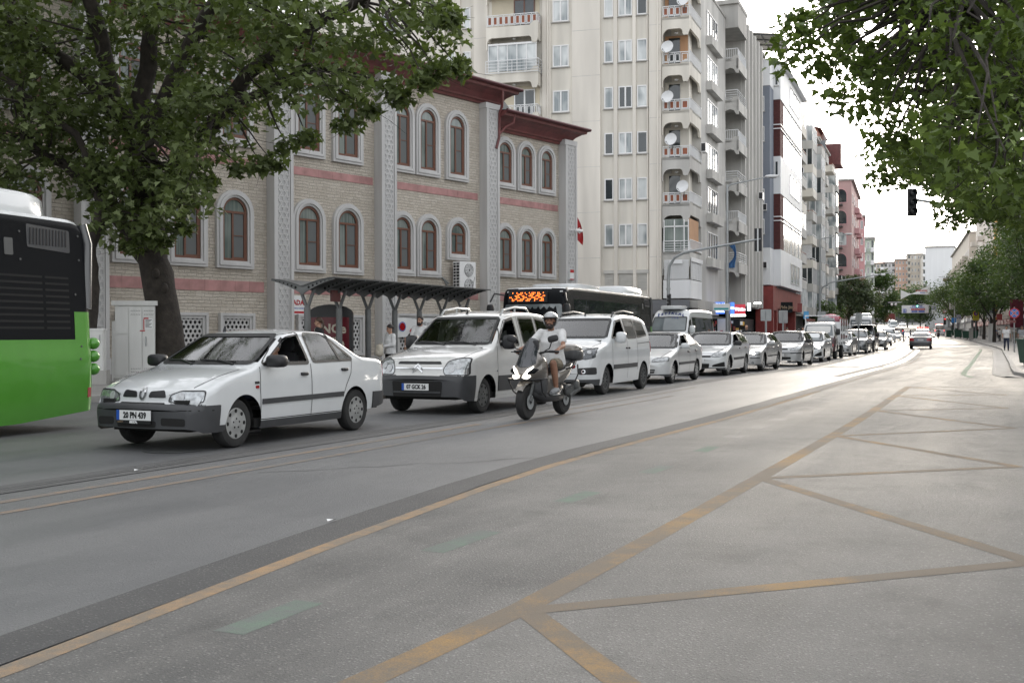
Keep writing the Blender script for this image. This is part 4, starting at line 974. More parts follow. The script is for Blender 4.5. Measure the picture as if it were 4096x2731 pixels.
class Body:
    def __init__(s,L,W,prof,bot,wheels,ra,belt,tumble=.2,r=.06,step=.05,zs=.22,nf=(.72,.35),nr=(.8,.3),bow=None,crown=(.02,.045),levels=.05,bulge=.045,xcuts=()):
        s.L,s.W=L,W; P=chaikin(prof,2); s.px=[p[0] for p in P]; s.pz=[p[1] for p in P]
        for i in range(1,len(s.px)): s.px[i]=max(s.px[i],s.px[i-1]+1e-5)
        s.H=max(s.pz); s.belt=belt; s.tumble=tumble; s.zs=zs; s.nf,s.nr=nf,nr; s.wheels=wheels; s.ra=ra; s.bulge=bulge
        s.bot=bot; bow=bow or [(0,.16),(.6,.14),(L*.4,.10),(L*.55,.0),(L*.75,-.06),(L,-.12)]
        s.bx=[b[0] for b in bow]; s.by=[b[1] for b in bow]
        X=set(round(x,4) for x in np.arange(0,L+1e-6,step))|set(round(x,4) for x in s.px)|{L}|set(xcuts)
        for xw,zw in wheels:
            for a in np.linspace(0,math.pi,19): X.add(round(xw+ra*math.cos(a),4))
            X|={round(xw-ra-.001,4),round(xw+ra+.001,4)}
        X=sorted(x for x in X if 0<=x<=L)
        lev=list(np.arange(s.H+.02,.1,-levels)); s.levels=lev
        vs=[];fs=[]; ny=6; na=3; rows=[]
        for x in X:
            zt=s.zt(x); zb=s.zb(x); zb=min(zb,zt-.02); rr=min(r,(zt-zb)*.42); cz=lerp(crown[0],crown[1],clamp((zt-.9)/.4,0,1))
            if zt-zb<.1: cz*=.3
            wt=s.hw(x,zt-cz-rr); sec=[]
            for i in range(ny): y=(wt-rr)*i/(ny-1); sec.append((y,zt-cz*(y/wt)**2))
            z1=zt-cz*((wt-rr)/wt)**2
            for i in range(1,na+1): a=math.pi/2*(1-i/na); sec.append((wt-rr+rr*math.cos(a),z1-rr+rr*math.sin(a)))
            zz=z1-rr
            for l in lev: z=clamp(l,zb,zz); sec.append((s.hw(x,z),z))
            sec.append((s.hw(x,zb),zb)); rows.append((x,sec))
        k=len(rows[0][1]); 
        def put(x,y,z): return (x+s.bow(x,y),y,z)
        for x,sec in rows:
            vs+=[put(x,-y,z) for y,z in sec[::-1]]+[put(x,y,z) for y,z in sec[1:]]
        w_=2*k-1
        for i in range(len(rows)-1):
            for j in range(w_-1): fs.append((i*w_+j,i*w_+j+1,(i+1)*w_+j+1,(i+1)*w_+j))
        for idx,fl in((0,0),(len(rows)-1,1)):
            x,sec=rows[idx]; side=sec[ny-1:]; o=len(vs); m_=11
            for y,z in side: vs+=[put(x,y*(2*t/(m_-1)-1),z+(0)) for t in range(m_)]
            for a in range(len(side)-1):
                for t in range(m_-1):
                    f=(o+a*m_+t,o+a*m_+t+1,o+(a+1)*m_+t+1,o+(a+1)*m_+t); fs.append(f if fl else f[::-1])
        bm=bmesh.new(); bv=[bm.verts.new(v) for v in vs]
        for f in fs:
            try: bm.faces.new([bv[i] for i in f])
            except ValueError: pass
        bmesh.ops.remove_doubles(bm,verts=bm.verts,dist=4e-4); bmesh.ops.dissolve_degenerate(bm,edges=bm.edges,dist=3e-4)
        bmesh.ops.recalc_face_normals(bm,faces=bm.faces)
        bm.faces.ensure_lookup_table(); bm.verts.ensure_lookup_table(); bm.normal_update(); bm.verts.index_update()
        s.V=[v.co.copy() for v in bm.verts]; s.N=[v.normal.copy() for v in bm.verts]; s.F=[[v.index for v in f.verts] for f in bm.faces]; s.C=[f.calc_center_median() for f in bm.faces]; s.FN=[f.normal.copy() for f in bm.faces]
        bm.free(); s.bvh=BVHTree.FromPolygons(s.V,s.F); s.used=[None]*len(s.F)
        if sum((c-Vector((L/2,0,.6))).dot(n) for c,n in zip(s.C,s.FN))<0:
            s.FN=[-n for n in s.FN]; s.N=[-n for n in s.N]; s.F=[f[::-1] for f in s.F]
    def zt(s,x): return float(np.interp(x,s.px,s.pz))
    def zb(s,x):
        z=float(np.interp(x,[b[0] for b in s.bot],[b[1] for b in s.bot]))
        for xw,zw in s.wheels:
            d=abs(x-xw)
            if d<=s.ra+1e-6: z=max(z,zw+math.sqrt(max(0,s.ra**2-d*d)))
        return z
    def plan(s,x):
        t=clamp(x/s.nf[1],0,1); a=s.nf[0]+(1-s.nf[0])*math.sqrt(1-(1-t)**2)
        t=clamp((s.L-x)/s.nr[1],0,1); b=s.nr[0]+(1-s.nr[0])*math.sqrt(1-(1-t)**2); return s.W/2*a*b
    def hw(s,x,z):
        w=s.plan(x); b=lerp(s.belt[0],s.belt[1],clamp(x/s.L,0,1))
        if z>b: t=(z-b)/max(.2,s.H-b); return w-.025-s.tumble*t**1.1
        t=(z-s.zs)/(b-s.zs); t=t-.55; return w-s.bulge*abs(t*2)**2.2*.7
    def bow(s,x,y): return float(np.interp(x,s.bx,s.by))*(2*y/s.W)**2
    def xfront(s,z): return float(np.interp(z,s.pz[:np.argmax(s.pz)],s.px[:np.argmax(s.pz)]))
    def take(s,key,pred):
        for i in range(len(s.F)):
            if s.used[i] is None and pred(s.C[i],s.FN[i]): s.used[i]=key
    def emit(s,key,name,matl,parent,push=0,smooth=38):
        idx=[i for i in range(len(s.F)) if s.used[i]==key]
        if not idx: return None
        mp={};vs=[];fs=[]
        for i in idx:
            f=[]
            for v in s.F[i]:
                if v not in mp: mp[v]=len(vs); vs.append(s.V[v]+s.N[v]*push)
                f.append(mp[v])
            fs.append(f)
        return MB().add(vs,fs).build(name,matl,parent,smooth)
    def cast(s,ax,u,v):
        o,d={'S':((u,-5,v),(0,1,0)),'s':((u,5,v),(0,-1,0)),'F':((-5,u,v),(1,0,0)),'R':((s.L+5,u,v),(-1,0,0)),'T':((u,v,6),(0,0,-1))}[ax]
        h=s.bvh.ray_cast(Vector(o),Vector(d))
        if h[0] is None:
            g={'S':(u,-s.W/2,v),'s':(u,s.W/2,v),'F':(s.xfront(v),u,v),'R':(s.L,u,v),'T':(u,v,1)}[ax]
            h=s.bvh.find_nearest(Vector(g))
        n=h[1]; d=Vector(d)
        if n.dot(d)>0: n=-n
        return h[0],n
    def patch(s,ax,poly,eps=.004,res=.06,th=.0,mb=None,skirt=.012):
        mb=mb or MB(); P=dens(poly,res); n=len(P); vs=[Vector(p) for p in P]
        xs=[p[0] for p in P];ys=[p[1] for p in P]; ip=inset(P,res*.35)
        x=min(xs)+res/2
        while x<max(xs):
            y=min(ys)+res/2
            while y<max(ys):
                if inpoly((x,y),ip): vs.append(Vector((x,y)))
                y+=res
            x+=res
        r_=delaunay_2d_cdt(vs,[],[list(range(n))],1,1e-6)
        pv=[];nv=[]
        for q in r_[0]:
            h,nn=s.cast(ax,q.x,q.y); pv.append(h+nn*(eps+th)); nv.append(nn)
        fs=[]
        if not skirt and len(pv)>n:
            nb=[set() for _ in pv]
            for f in r_[2]:
                for q in range(len(f)): nb[f[q]].add(f[q-1]); nb[f[q-1]].add(f[q])
            for _ in range(8):
                pv=[p if i<n or not nb[i] else p*.4+sum((pv[k] for k in nb[i]),Vector())/len(nb[i])*.6 for i,p in enumerate(pv)]
            nv2=None
        for f in r_[2]:
            a,b,c=(pv[i] for i in f[:3]); 
            fs.append(tuple(f) if (b-a).cross(c-a).dot(nv[f[0]])>0 else tuple(f)[::-1])
        mb.add(pv,fs)
        if skirt or th:
            sk=[]
            for q in P:
                h,nn=s.cast(ax,*q); sk.append((h+nn*(eps+th),h-nn*skirt))
            m_=len(sk); vv=[a for a,b in sk]+[b for a,b in sk]
            mb.add(vv,[(i,(i+1)%m_,m_+(i+1)%m_,m_+i) for i in range(m_)])
        return mb
    def ribbon(s,ax,poly,do,di,eps=.006,res=.05,mb=None):
        mb=mb or MB(); P=dens(poly,res); a=inset(P,-do);b=inset(P,di); vs=[];fs=[];n=len(P)
        for p,q in zip(a,b):
            for t in(p,q): h,nn=s.cast(ax,*t); vs.append(h+nn*eps)
        for i in range(n): j=(i+1)%n; fs.append((2*i,2*j,2*j+1,2*i+1))
        return mb.add(vs,fs)
    def line(s,ax,pts,wd,eps=.003,mb=None,res=.08):
        mb=mb or MB(); P=dens(pts,res,False); vs=[];fs=[]
        for i,p in enumerate(P):
            t=(Vector(P[min(i+1,len(P)-1)])-Vector(P[max(0,i-1)])).normalized(); nn=Vector((-t.y,t.x))*wd/2
            for q in(Vector(p)+nn,Vector(p)-nn): h,m_=s.cast(ax,q.x,q.y); vs.append(h+m_*eps)
        for i in range(len(P)-1): fs.append((2*i,2*i+1,2*i+3,2*i+2))
        return mb.add(vs,fs)
def make_wheel(parent,rw,tw,style,loc,left=True,n=24,rimm='alloy'):
    T=frame((0,0,0),(1,0,0),(0,0,1)); h=tw/2; rr=rw*.64
    mb=MB(); mb.lathe([(rr*.98,h*.75),(rr*1.0,h*.95),(rw*.80,h*1.0),(rw*.93,h*.92),(rw*.985,h*.72),(rw,h*.4),(rw,-h*.4),(rw*.98,-h*.75),(rw*.9,-h),(rr,-h*.9)],T,n)
    w=mb.build('wheel',M['rubber'],parent,35)
    mb=MB(); 
    if style in('cap8','cap','capt'):
        mb.lathe([(rr*1.0,h*.72),(rr*.99,h*.9),(rr*.93,h*.93),(rr*.80,h*.86),(rr*.45,h*.99),(rr*.2,h*1.0),(0,h*1.0)],T,n); r_=mb.build('rim',M[rimm],w,40)
        mb=MB(); k={'cap8':8,'cap':7,'capt':12}[style]
        for i in range(k):
            a=2*math.pi*i/k; c=T@Vector((rr*.80*math.cos(a),rr*.80*math.sin(a),h*.91)); mb.sup(c,(rr*.13,.006,rr*.13),1,8)
        for i in range(5):
            a=2*math.pi*i/5+.3; c=T@Vector((rr*.30*math.cos(a),rr*.30*math.sin(a),h*.99)); mb.sup(c,(rr*.065,.008,rr*.065),1,6)
        mb.build('holes',M['under'],r_)
    else:
        mb.lathe([(rr*1.0,h*.7),(rr*1.0,h*.95),(rr*.90,h*.95),(rr*.86,h*.4)],T,n)
        k={'spoke5':5,'spoke10':10,'spoke7':7}[style]
        for i in range(k):
            a=2*math.pi*i/k; d=T.to_3x3()@Vector((math.cos(a),math.sin(a),0)); t=T.to_3x3()@Vector((-math.sin(a),math.cos(a),0)); nn=T.to_3x3()@Vector((0,0,1)); ws=rr*(.30 if k==5 else .20 if k==7 else .11)
            p0=nn*h*.80+d*rr*.12;p1=nn*h*.86+d*rr*.92
            vs=[p0-t*ws*.5,p0+t*ws*.5,p1+t*ws*.6,p1-t*ws*.6]; mb.add(vs+[v-nn*.03 for v in vs],[(0,1,2,3),(0,4,5,1),(1,5,6,2),(2,6,7,3),(3,7,4,0)])
        mb.lathe([(rr*.22,h*.6),(rr*.22,h*.85),(rr*.15,h*.92),(0,h*.92)],T,12); r_=mb.build('rim',M[rimm],w,40)
        mb=MB(); mb.lathe([(rr*.9,h*.35),(0,h*.35)],T,n); mb.build('brake',M['under'],r_)
    w.location=loc
    if not left: w.rotation_euler=(0,0,math.pi)
    return w
def copy_wheel(w,loc,left):
    c=dup(w,loc); c.rotation_euler=(0,0,0 if left else math.pi); return c
def mirror_both(fn):
    for sy in(-1,1): fn(sy)
def plate(parent,txt,loc,L_=.52,H_=.115,rx=0,size=.098):
    "plate facing local -x"
    T=Matrix.Translation(Vector(loc))@frame((0,0,0),(0,-1,0),(0,0,1))   # normal -x
    p=MB(); p.prism([(-L_/2,-H_/2),(L_/2,-H_/2),(L_/2,H_/2),(-L_/2,H_/2)],0,.008,T); o=p.build('number_plate',M['plate'],parent)
    p=MB(); p.prism([(-L_/2,-H_/2),(-L_/2+.045,-H_/2),(-L_/2+.045,H_/2),(-L_/2,H_/2)],.008,.0095,T); p.build('blue_strip',M['blue'],o)
    if txt: text_mb(txt,size,T@Matrix.Translation((.02,-.002,.0095)),bold=.004,sx=.82).build('lettering',M['ink'],o)
    return o
def seats(parent,x0,x1,W,z=.5,tall=.0):
    for x,ys in((x0,(-.36,.36)),(x1,(-.34,.34))):
        for y in ys:
            mb=MB(); Rm=Matrix.Rotation(R(-14),3,'Y').inverted(); mb.sup((x,y,z+.1),(.26,.24,.09),.4,12); mb.sup((x+.28,y,z+.38),(.075,.235,.34),.45,12,Matrix.Rotation(R(14),3,'Y')); mb.sup((x+.37,y,z+.80+tall),(.05,.13,.10),.5,10); mb.build('seat',M['seat'],parent,50)
def stearing(parent,x,y,z):
    mb=MB(); T=Matrix.Translation((x,y,z))@Matrix.Rotation(R(-65),4,'Y'); 
    mb.tube([T@Vector((.18*math.cos(a),.18*math.sin(a),0)) for a in np.linspace(0,2*math.pi,21)],.016,6); mb.tube([T@Vector((-.18,0,0)),T@Vector((.18,0,0))],.018,5); mb.tube([T@Vector((0,0,0)),T@Vector((0,0,-.3))],.03,6); mb.build('steering_wheel',M['black'],parent,50)
def car(name,label,cat,P,ang,s,group=None):
    "P: ground contact of the near front wheel; car local +x points to the tail, -y is its left side"
    W,L=s['W'],s['L']; xf=s['fo']; xr=xf+s['wb']; rw=s['rw']; tw=s.get('tw',.18); yw=W/2-tw/2-.03
    root=thing(name,label,cat,(0,0,0),ang,group); q=Matrix.Rotation(ang,3,'Z')@Vector((xf,-yw,0)); z0=gz(P[1]); root.location=(P[0]-q.x,P[1]-q.y,z0)
    if s.get('pitch'): root.rotation_euler[1]=s['pitch']
    hero=s.get('hero',0); B=Body(L,W,s['prof'],s['bot'],[(xf,rw*.98),(xr,rw*.98)],s.get('ra',rw*1.17),s['belt'],s.get('tumble',.2),s.get('r',.06),step=.022 if hero else .03 if s.get('see') else .05,levels=.022 if hero else .028 if s.get('see') else .045,nf=s.get('nf',(.72,.38)),nr=s.get('nr',(.82,.3)),bow=s.get('bow'),bulge=s.get('bulge',.045),xcuts=s.get('xcuts',()))
    body=s['paint']; res=.05 if hero else .09
    wins=s['wins']; ws=s.get('ws')
    xc,xro=s['cowl'],s['rooff']; zc,zro=B.zt(xc),B.zt(xro)
    if ws is None:
        wb_=B.hw(xc+.06,zc)-.09; wr_=B.hw(xro,zro-.06)-.085
        ws=rpoly([(-wb_,zc+.022),(wb_,zc+.022),(wr_,zro-.022),(-wr_,zro-.022)],.06)
    see=s.get('see',hero)
    wp=[rpoly(p,.045) for p in wins]
    if see:
        wi=[inset(p,.012) for p in wp]; wsi=inset(ws,.015)
        B.take('cut',lambda c,n: abs(n.y)>.35 and any(inpoly((c.x,c.z),p) for p in wi))
        B.take('cut',lambda c,n: c.x<xro+.3 and n.x<-.2 and c.z>zc and inpoly((c.y,c.z),wsi))
    if s.get('bumper'):
        zbm,xb,xb2,bm_=s['bumper']; B.take('bumper',lambda c,n: c.z<zbm and c.x<xb); B.take('rbumper',lambda c,n: c.z<zbm and c.x>L-xb2)
    if s.get('sill'): B.take('sill',lambda c,n: c.z<s['sill'])
    for i,(x0,x1) in enumerate(s.get('doors',())): B.take('door%d'%i,lambda c,n: n.y<-.5 and x0<c.x<x1 and c.z>s.get('sillz',.3) and c.z<lerp(s['belt'][0],s['belt'][1],c.x/L)); B.take('doorR%d'%i,lambda c,n: n.y>.5 and x0<c.x<x1 and c.z>s.get('sillz',.3) and c.z<lerp(s['belt'][0],s['belt'][1],c.x/L))
    B.take('body',lambda c,n: True)
    bo=B.emit('body','body',M[body],root)
    if s.get('bumper'): B.emit('bumper','bumper',M[s['bumper'][3]],root,.014); B.emit('rbumper','bumper',M[s['bumper'][3]],root,.014)
    if s.get('sill'): B.emit('sill','sill',M[s.get('sillm','plastic')],root,.006)
    doors=[]
    for i in range(len(s.get('doors',()))): 
        d=B.emit('door%d'%i,'door',M[body],root); doors.append(d or root); B.emit('doorR%d'%i,'door',M[body],root)
    # glazing
    gm=M['carglass'] if see else M[s.get('glass','darkglass')]; wm=M['carglass'] if see else M[s.get('wsglass','screenglass')]
    o=B.patch('F',ws,.006,res,mb=None,skirt=0).build('windscreen',wm,root,60); B.ribbon('F',ws,*((.014,.030) if hero else (.016,.03)),.012).build('seal',M['trim'],o,60)
    for k,p in enumerate(wp):
        for ax in('S','s'):
            if see and k in s.get('open',()) and ax=='S': o=B.ribbon(ax,p,.02,.025,.006).build('window_frame',M['trim'],root,60); continue
            o=B.patch(ax,p,.003,res,skirt=0).build('side_window',gm if not(see and k in s.get('tinted',())) else M['darkglass'],root,60); B.ribbon(ax,p,*((.012,.024) if hero else (.02,.022)),.006).build('seal',M['trim'],o,60)
    if s.get('rearwin'): o=B.patch('R',rpoly(s['rearwin'],.06),.003,res,skirt=0).build('rear_window',M['darkglass'],root,60); B.ribbon('R',rpoly(s['rearwin'],.06),.03,.02,.006).build('seal',M['trim'],o,60)
    # lights
    hm=M[s.get('hlm','lamp')]
    for sy in(-1,1):
        pf=[(y*-sy,z) for y,z in s['hl']]; mb=B.patch('F',rpoly(pf,.035),.008,.05,.0)
        if s.get('hls'): B.patch('S' if sy<0 else 's',rpoly(s['hls'],.03),.008,.05,mb=mb)
        o=mb.build('headlight',hm,root,60); B.ribbon('F',rpoly(pf,.035),.006,.005,.011).build('rim',M['trim'],o,60)
        if s.get('hllit'):
            y,z,r_=s['hllit']; h,nn=B.cast('F',y*-sy,z); g=MB(); g.sup(h+nn*.005,(.03,r_,r_*.6),.9,10); g.build('lit_lamp',M['lit'],o,60)
        elif s.get('hlin'):
            g=MB()
            for y,z,r_ in s['hlin']: h,nn=B.cast('F',y*-sy,z); g.disc(h+nn*.012,r_,nn,14,.004)
            g.build('reflector',M['lampin'],o,60)
        if s.get('amber'): B.patch('S' if sy<0 else 's',rpoly(s['amber'],.02),.010,.05).build('indicator',M[s.get('amberm','amber')],root,60)
        if s.get('tail'): B.patch('R',rpoly([(y*-sy,z) for y,z in s['tail']],.03),.01,.06).build('tail_light',M[s.get('tailm','redlens')],root,60)
        if s.get('tails'): B.patch('S' if sy<0 else 's',rpoly(s['tails'],.03),.008,.06).build('tail_light',M['redlens'],root,60)
    for nm,ax,poly,mm,eps,rr in s.get('patches',()):
        for a in ((ax,'s') if ax=='S' else (ax,)): B.patch(a,rpoly(poly,rr),eps,.06).build(nm,M[mm],root,60)
    for nm,ax,poly,wd,mm in s.get('ribbons',()): 
        for a in ((ax,'s') if ax=='S' else (ax,)): B.ribbon(a,rpoly(poly,.05),wd/2,wd/2,.014).build(nm,M[mm],root,60)
    if s.get('seams'):
        mb=MB()
        for ax,pts in s['seams']:
            for a in ((ax,'s') if ax=='S' else (ax,)): B.line(a,pts,.011 if hero else .014,.0035,mb)
        mb.build('panel_gap',M['trim'],bo)
    for x,z in s.get('handles',()):
        for ax,sy in(('S',-1),('s',1)):
            h,nn=B.cast(ax,x,z); d=None
            for i,(x0,x1) in enumerate(s.get('doors',())):
                if x0<x<x1: d=doors[i]
            g=MB(); g.sup(h+nn*.012,(s.get('hlen',.09),.02,.022),.4,10); g.build('door_handle',M[s.get('handlem','black')],d or root,50)
    if s.get('strip'):
        x0,x1,z0,z1,mm=s['strip']
        for ax in('S','s'): B.patch(ax,[(x0,z0),(x1,z0+.01),(x1,z1+.01),(x0,z1)],.016,.08,skirt=.02).build('side_strip',M[mm],root,60)
    # mirrors
    mxx,mz,mm=s['mirror'][:3]; sz=s['mirror'][3] if len(s['mirror'])>3 else (.075,.12,.075)
    for sy in(-1,1):
        h,nn=B.cast('S' if sy<0 else 's',mxx,mz); g=MB(); c=h+Vector((-.02,sy*(sz[1]*.95+.03),.03)); g.sup(c,sz,.55,14); g.tube([h+Vector((0,-sy*.02,-.01)),c+Vector((0,-sy*sz[1]*.6,-.03))],[.04,.03],8); g.build('side_mirror',M[mm],root,50)
    # wipers
    if hero:
        for y0,y1 in s.get('wipers',((.1,.62),(-.5,.02))):
            h0,n0=B.cast('F',y0,zc+.03);h1,n1=B.cast('F',y1,zc+.045); g=MB(); g.tube([h0+n0*.02,h1+n1*.03],.011,5); g.tube([h0+n0*.02+Vector((-.05,0,-.03)),(h0+h1)/2+n0*.035],.014,5); g.build('wiper',M['black'],root)
    # wheels and underside
    st=s.get('wheel','cap'); w0=make_wheel(root,rw,tw,st,(xf,-yw,rw),True,28 if hero else 18,s.get('rimm','alloy'))
    copy_wheel(w0,(xr,-yw,rw),True); copy_wheel(w0,(xf,yw,rw),False); copy_wheel(w0,(xr,yw,rw),False)
    mb=MB(); zb=s.get('floor',.24); mb.bx(.25,L-.25,-W/2+.26,W/2-.26,zb,zb+.28); mb.bx(xf+.4,xr-.4,-W/2+.08,W/2-.08,zb-.01,zb+.1)
    mb.bx(.14,xf-.35,-W/2+.2,W/2-.2,.26,.6); mb.bx(xr+.36,L-.14,-W/2+.16,W/2-.16,.28,.6); ra=B.ra
    for xw in(xf,xr):
        for sy in(-1,1):
            vs=[];n=12; ye=sy*(W/2-.05);yi=sy*(W/2-.34)
            for i in range(n+1): a=math.pi*i/n; p=(xw+ra*1.01*math.cos(a),rw*.98+ra*1.01*math.sin(a)); vs+=[(p[0],ye,p[1]),(p[0],yi,p[1])]
            mb.add(vs,[(2*i,2*i+1,2*i+3,2*i+2) for i in range(n)]); mb.bx(xw-ra,xw+ra,min(yi,yi+.01),max(yi,yi+.01),.25,rw+ra)
    mb.build('underbody',M['under'],root)
    if see:
        mb=MB(); mb.bx(xc+.02,xc+.5,-W/2+.2,W/2-.2,zc-.28,zc-.03); mb.bx(xc+.3,L-.9,-W/2+.14,W/2-.14,zb+.2,zb+.24); mb.build('dashboard',M['seat'],root)
        sx=s.get('seatx',xro+.25); seats(root,sx,sx+.85,W,s.get('seatz',.45),s.get('seatt',0)); stearing(root,sx-.42,-.36,zc-.02)
        mb=MB(); mb.sup((xro-.1,0,zro-.13),(.02,.12,.035),.6,8); mb.build('rear_mirror',M['black'],root,50)
    if s.get('plate'): 
        pl=s['plate']; h,nn=B.cast('F',pl[1],pl[2]); plate(root,pl[0],(h.x-.03 if len(pl)<4 else pl[3],pl[1],pl[2]))
    if s.get('rplate'):
        y,z=s['rplate']; h,nn=B.cast('R',y,z); o=plate(root,None,(0,0,0)); o.location=(h.x+.01,y,z); o.rotation_euler=(0,0,math.pi)
    if s.get('rails'):
        x0,x1,mm=s['rails']
        for sy in(-1,1):
            y=sy*(B.hw((x0+x1)/2,B.H-.08)-.10); P_=[(x0,y,B.zt(x0)-.04),(x0+.12,y,B.zt(x0+.12)+.045),((x0+x1)/2,y,B.zt((x0+x1)/2)+.06),(x1-.12,y,B.zt(x1-.12)+.045),(x1,y,B.zt(x1)-.04)]
            g=MB(); g.tube(P_,.022,6); g.tube([P_[2]-Vector((0,0,.08)) if isinstance(P_[2],Vector) else Vector(P_[2])-Vector((0,0,.09)),P_[2]],.02,5); g.build('roof_rail',M[mm],root,50)
    if s.get('aerial'):
        x,y,h_,lean=s['aerial']; z=B.zt(x)-.02; g=MB(); g.tube([(x,y,z),(x+lean*.1,y,z+.08)],[.03,.014],6); g.tube([(x,y,z+.06),(x+lean,y,z+h_)],.005,4); g.build('aerial',M['black'],root)
    root['_b']=0; del root['_b']
    return root,B
# ------------------------------------------------------------------ the queue of cars
GQ='cars queuing toward the crossing'
r19=dict(L=4.30,W=1.70,fo=.80,wb=2.62,rw=.295,tw=.175,hero=1,paint='car_white',
 prof=[(0,.49),(.015,.535),(.07,.555),(.10,.56),(.12,.68),(.15,.725),(.25,.765),(.45,.845),(.75,.915),(1.03,.965),(1.16,1.025),(1.78,1.365),(1.95,1.415),(2.3,1.445),(2.78,1.435),(3.03,1.385),(3.36,1.19),(3.58,1.075),(3.85,1.05),(4.17,1.025),(4.23,.95),(4.26,.62),(4.30,.56),(4.30,.5)],
 bot=[(0,.27),(.12,.22),(.45,.215),(1.2,.20),(3.0,.20),(3.9,.30),(4.30,.36)],belt=(.93,1.0),nf=(.80,.30),nr=(.86,.25),tumble=.21,
 cowl=1.05,rooff=1.83,bumper=(.545,.47,.50,'plastic'),sill=.29,doors=((1.24,2.30),(2.30,3.22)),xcuts=(1.24,2.30,3.22),
 wins=[[(1.30,.99),(1.87,1.335),(2.22,1.375),(2.27,.985)],[(2.37,.99),(2.34,1.375),(2.72,1.365),(2.93,1.29),(3.30,1.03),(3.28,1.0)]],open=(0,),rearwin=[(-.58,1.08),(.58,1.08),(.5,1.33),(-.5,1.33)],
 hl=[(-.37,.575),(-.40,.66),(-.52,.70),(-.80,.70),(-.80,.575)],hlin=[(-.52,.635,.055)],amber=[(.07,.585),(.26,.585),(.26,.69),(.10,.69)],amberm='lamp',
 patches=[('grille','F',[(-.335,.625),(-.085,.625),(-.105,.695),(-.30,.71)],'black',.006,.025),('grille','F',[(.335,.625),(.085,.625),(.105,.695),(.30,.71)],'black',.006,.025),('bumper_slot','F',[(-.66,.30),(-.36,.31),(-.36,.40),(-.66,.39)],'under',.018,.03),('bumper_slot','F',[(.66,.30),(.36,.31),(.36,.40),(.66,.39)],'under',.018,.03),('bumper_slot','F',[(-.29,.285),(.29,.285),(.29,.36),(-.29,.36)],'under',.018,.02),('bumper_groove','F',[(-.84,.475),(.84,.475),(.84,.487),(-.84,.487)],'under',.016,.004),('bumper_gap','F',[(-.33,.548),(.33,.548),(.33,.562),(-.33,.562)],'under',.012,.006),('window_pillar','S',[(2.83,1.365),(2.88,1.345),(3.03,1.0),(2.98,1.0)],'trim',.009,.004),('repeater','S',[(1.13,.70),(1.19,.70),(1.19,.735),(1.13,.735)],'redlens',.012,.012),('badge','S',[(1.12,.755),(1.20,.755),(1.20,.785),(1.12,.785)],'black',.008,.006)],
 ribbons=[('emblem','F',[(0,.585),(.052,.665),(0,.745),(-.052,.665)],.026,'chrome')],
 seams=[('T',[(.2,-.60),(.5,-.66),(.8,-.68),(1.02,-.69)]),('T',[(.2,.60),(.5,.66),(1.02,.69)]),('S',[(1.24,.96),(1.22,.7),(1.24,.30)]),('S',[(2.305,.98),(2.305,.30)]),('S',[(3.28,.99),(3.24,.82),(3.12,.66),(3.04,.50)]),('S',[(1.24,.31),(3.02,.31)])],
 handles=[(2.14,.845),(3.08,.875)],hlen=.075,strip=(1.26,3.04,.50,.565,'plastic'),mirror=(1.42,1.0,'black',(.09,.135,.08)),wheel='cap8',tail=[(-.45,.74),(-.45,.93),(-.8,.93),(-.8,.74)],
 plate=('20 PN 439',.0,.425,-.035),aerial=(2.0,.35,.12,.1),seatx=2.02,seatz=.42,floor=.22)
c1,_=car('saloon_car','white boxy saloon with grey bumpers and plate 20 PN 439 heading the queue','car',(-3.40,13.28),R(64.9),r19,GQ)
sp_=[c for c in c1.children if c.name.startswith('number_plate')][0]
mb=MB(); T=frame((-.035,0,.345),(0,-1,0),(0,0,1)); mb.prism([(-.26,-.018),(.26,-.018),(.26,.018),(-.26,.018)],0,.008,T); pf=mb.build('plate_frame',M['ink'],sp_)
text_mb('SETA',.036,T@Matrix.Translation((0,0,.009)),bold=.003,sx=1.4).build('lettering',M['plate'],pf)
text_mb('DENİZLİ',.022,T@Matrix.Translation((-.2,0,.009))).build('lettering',M['orange'],pf)
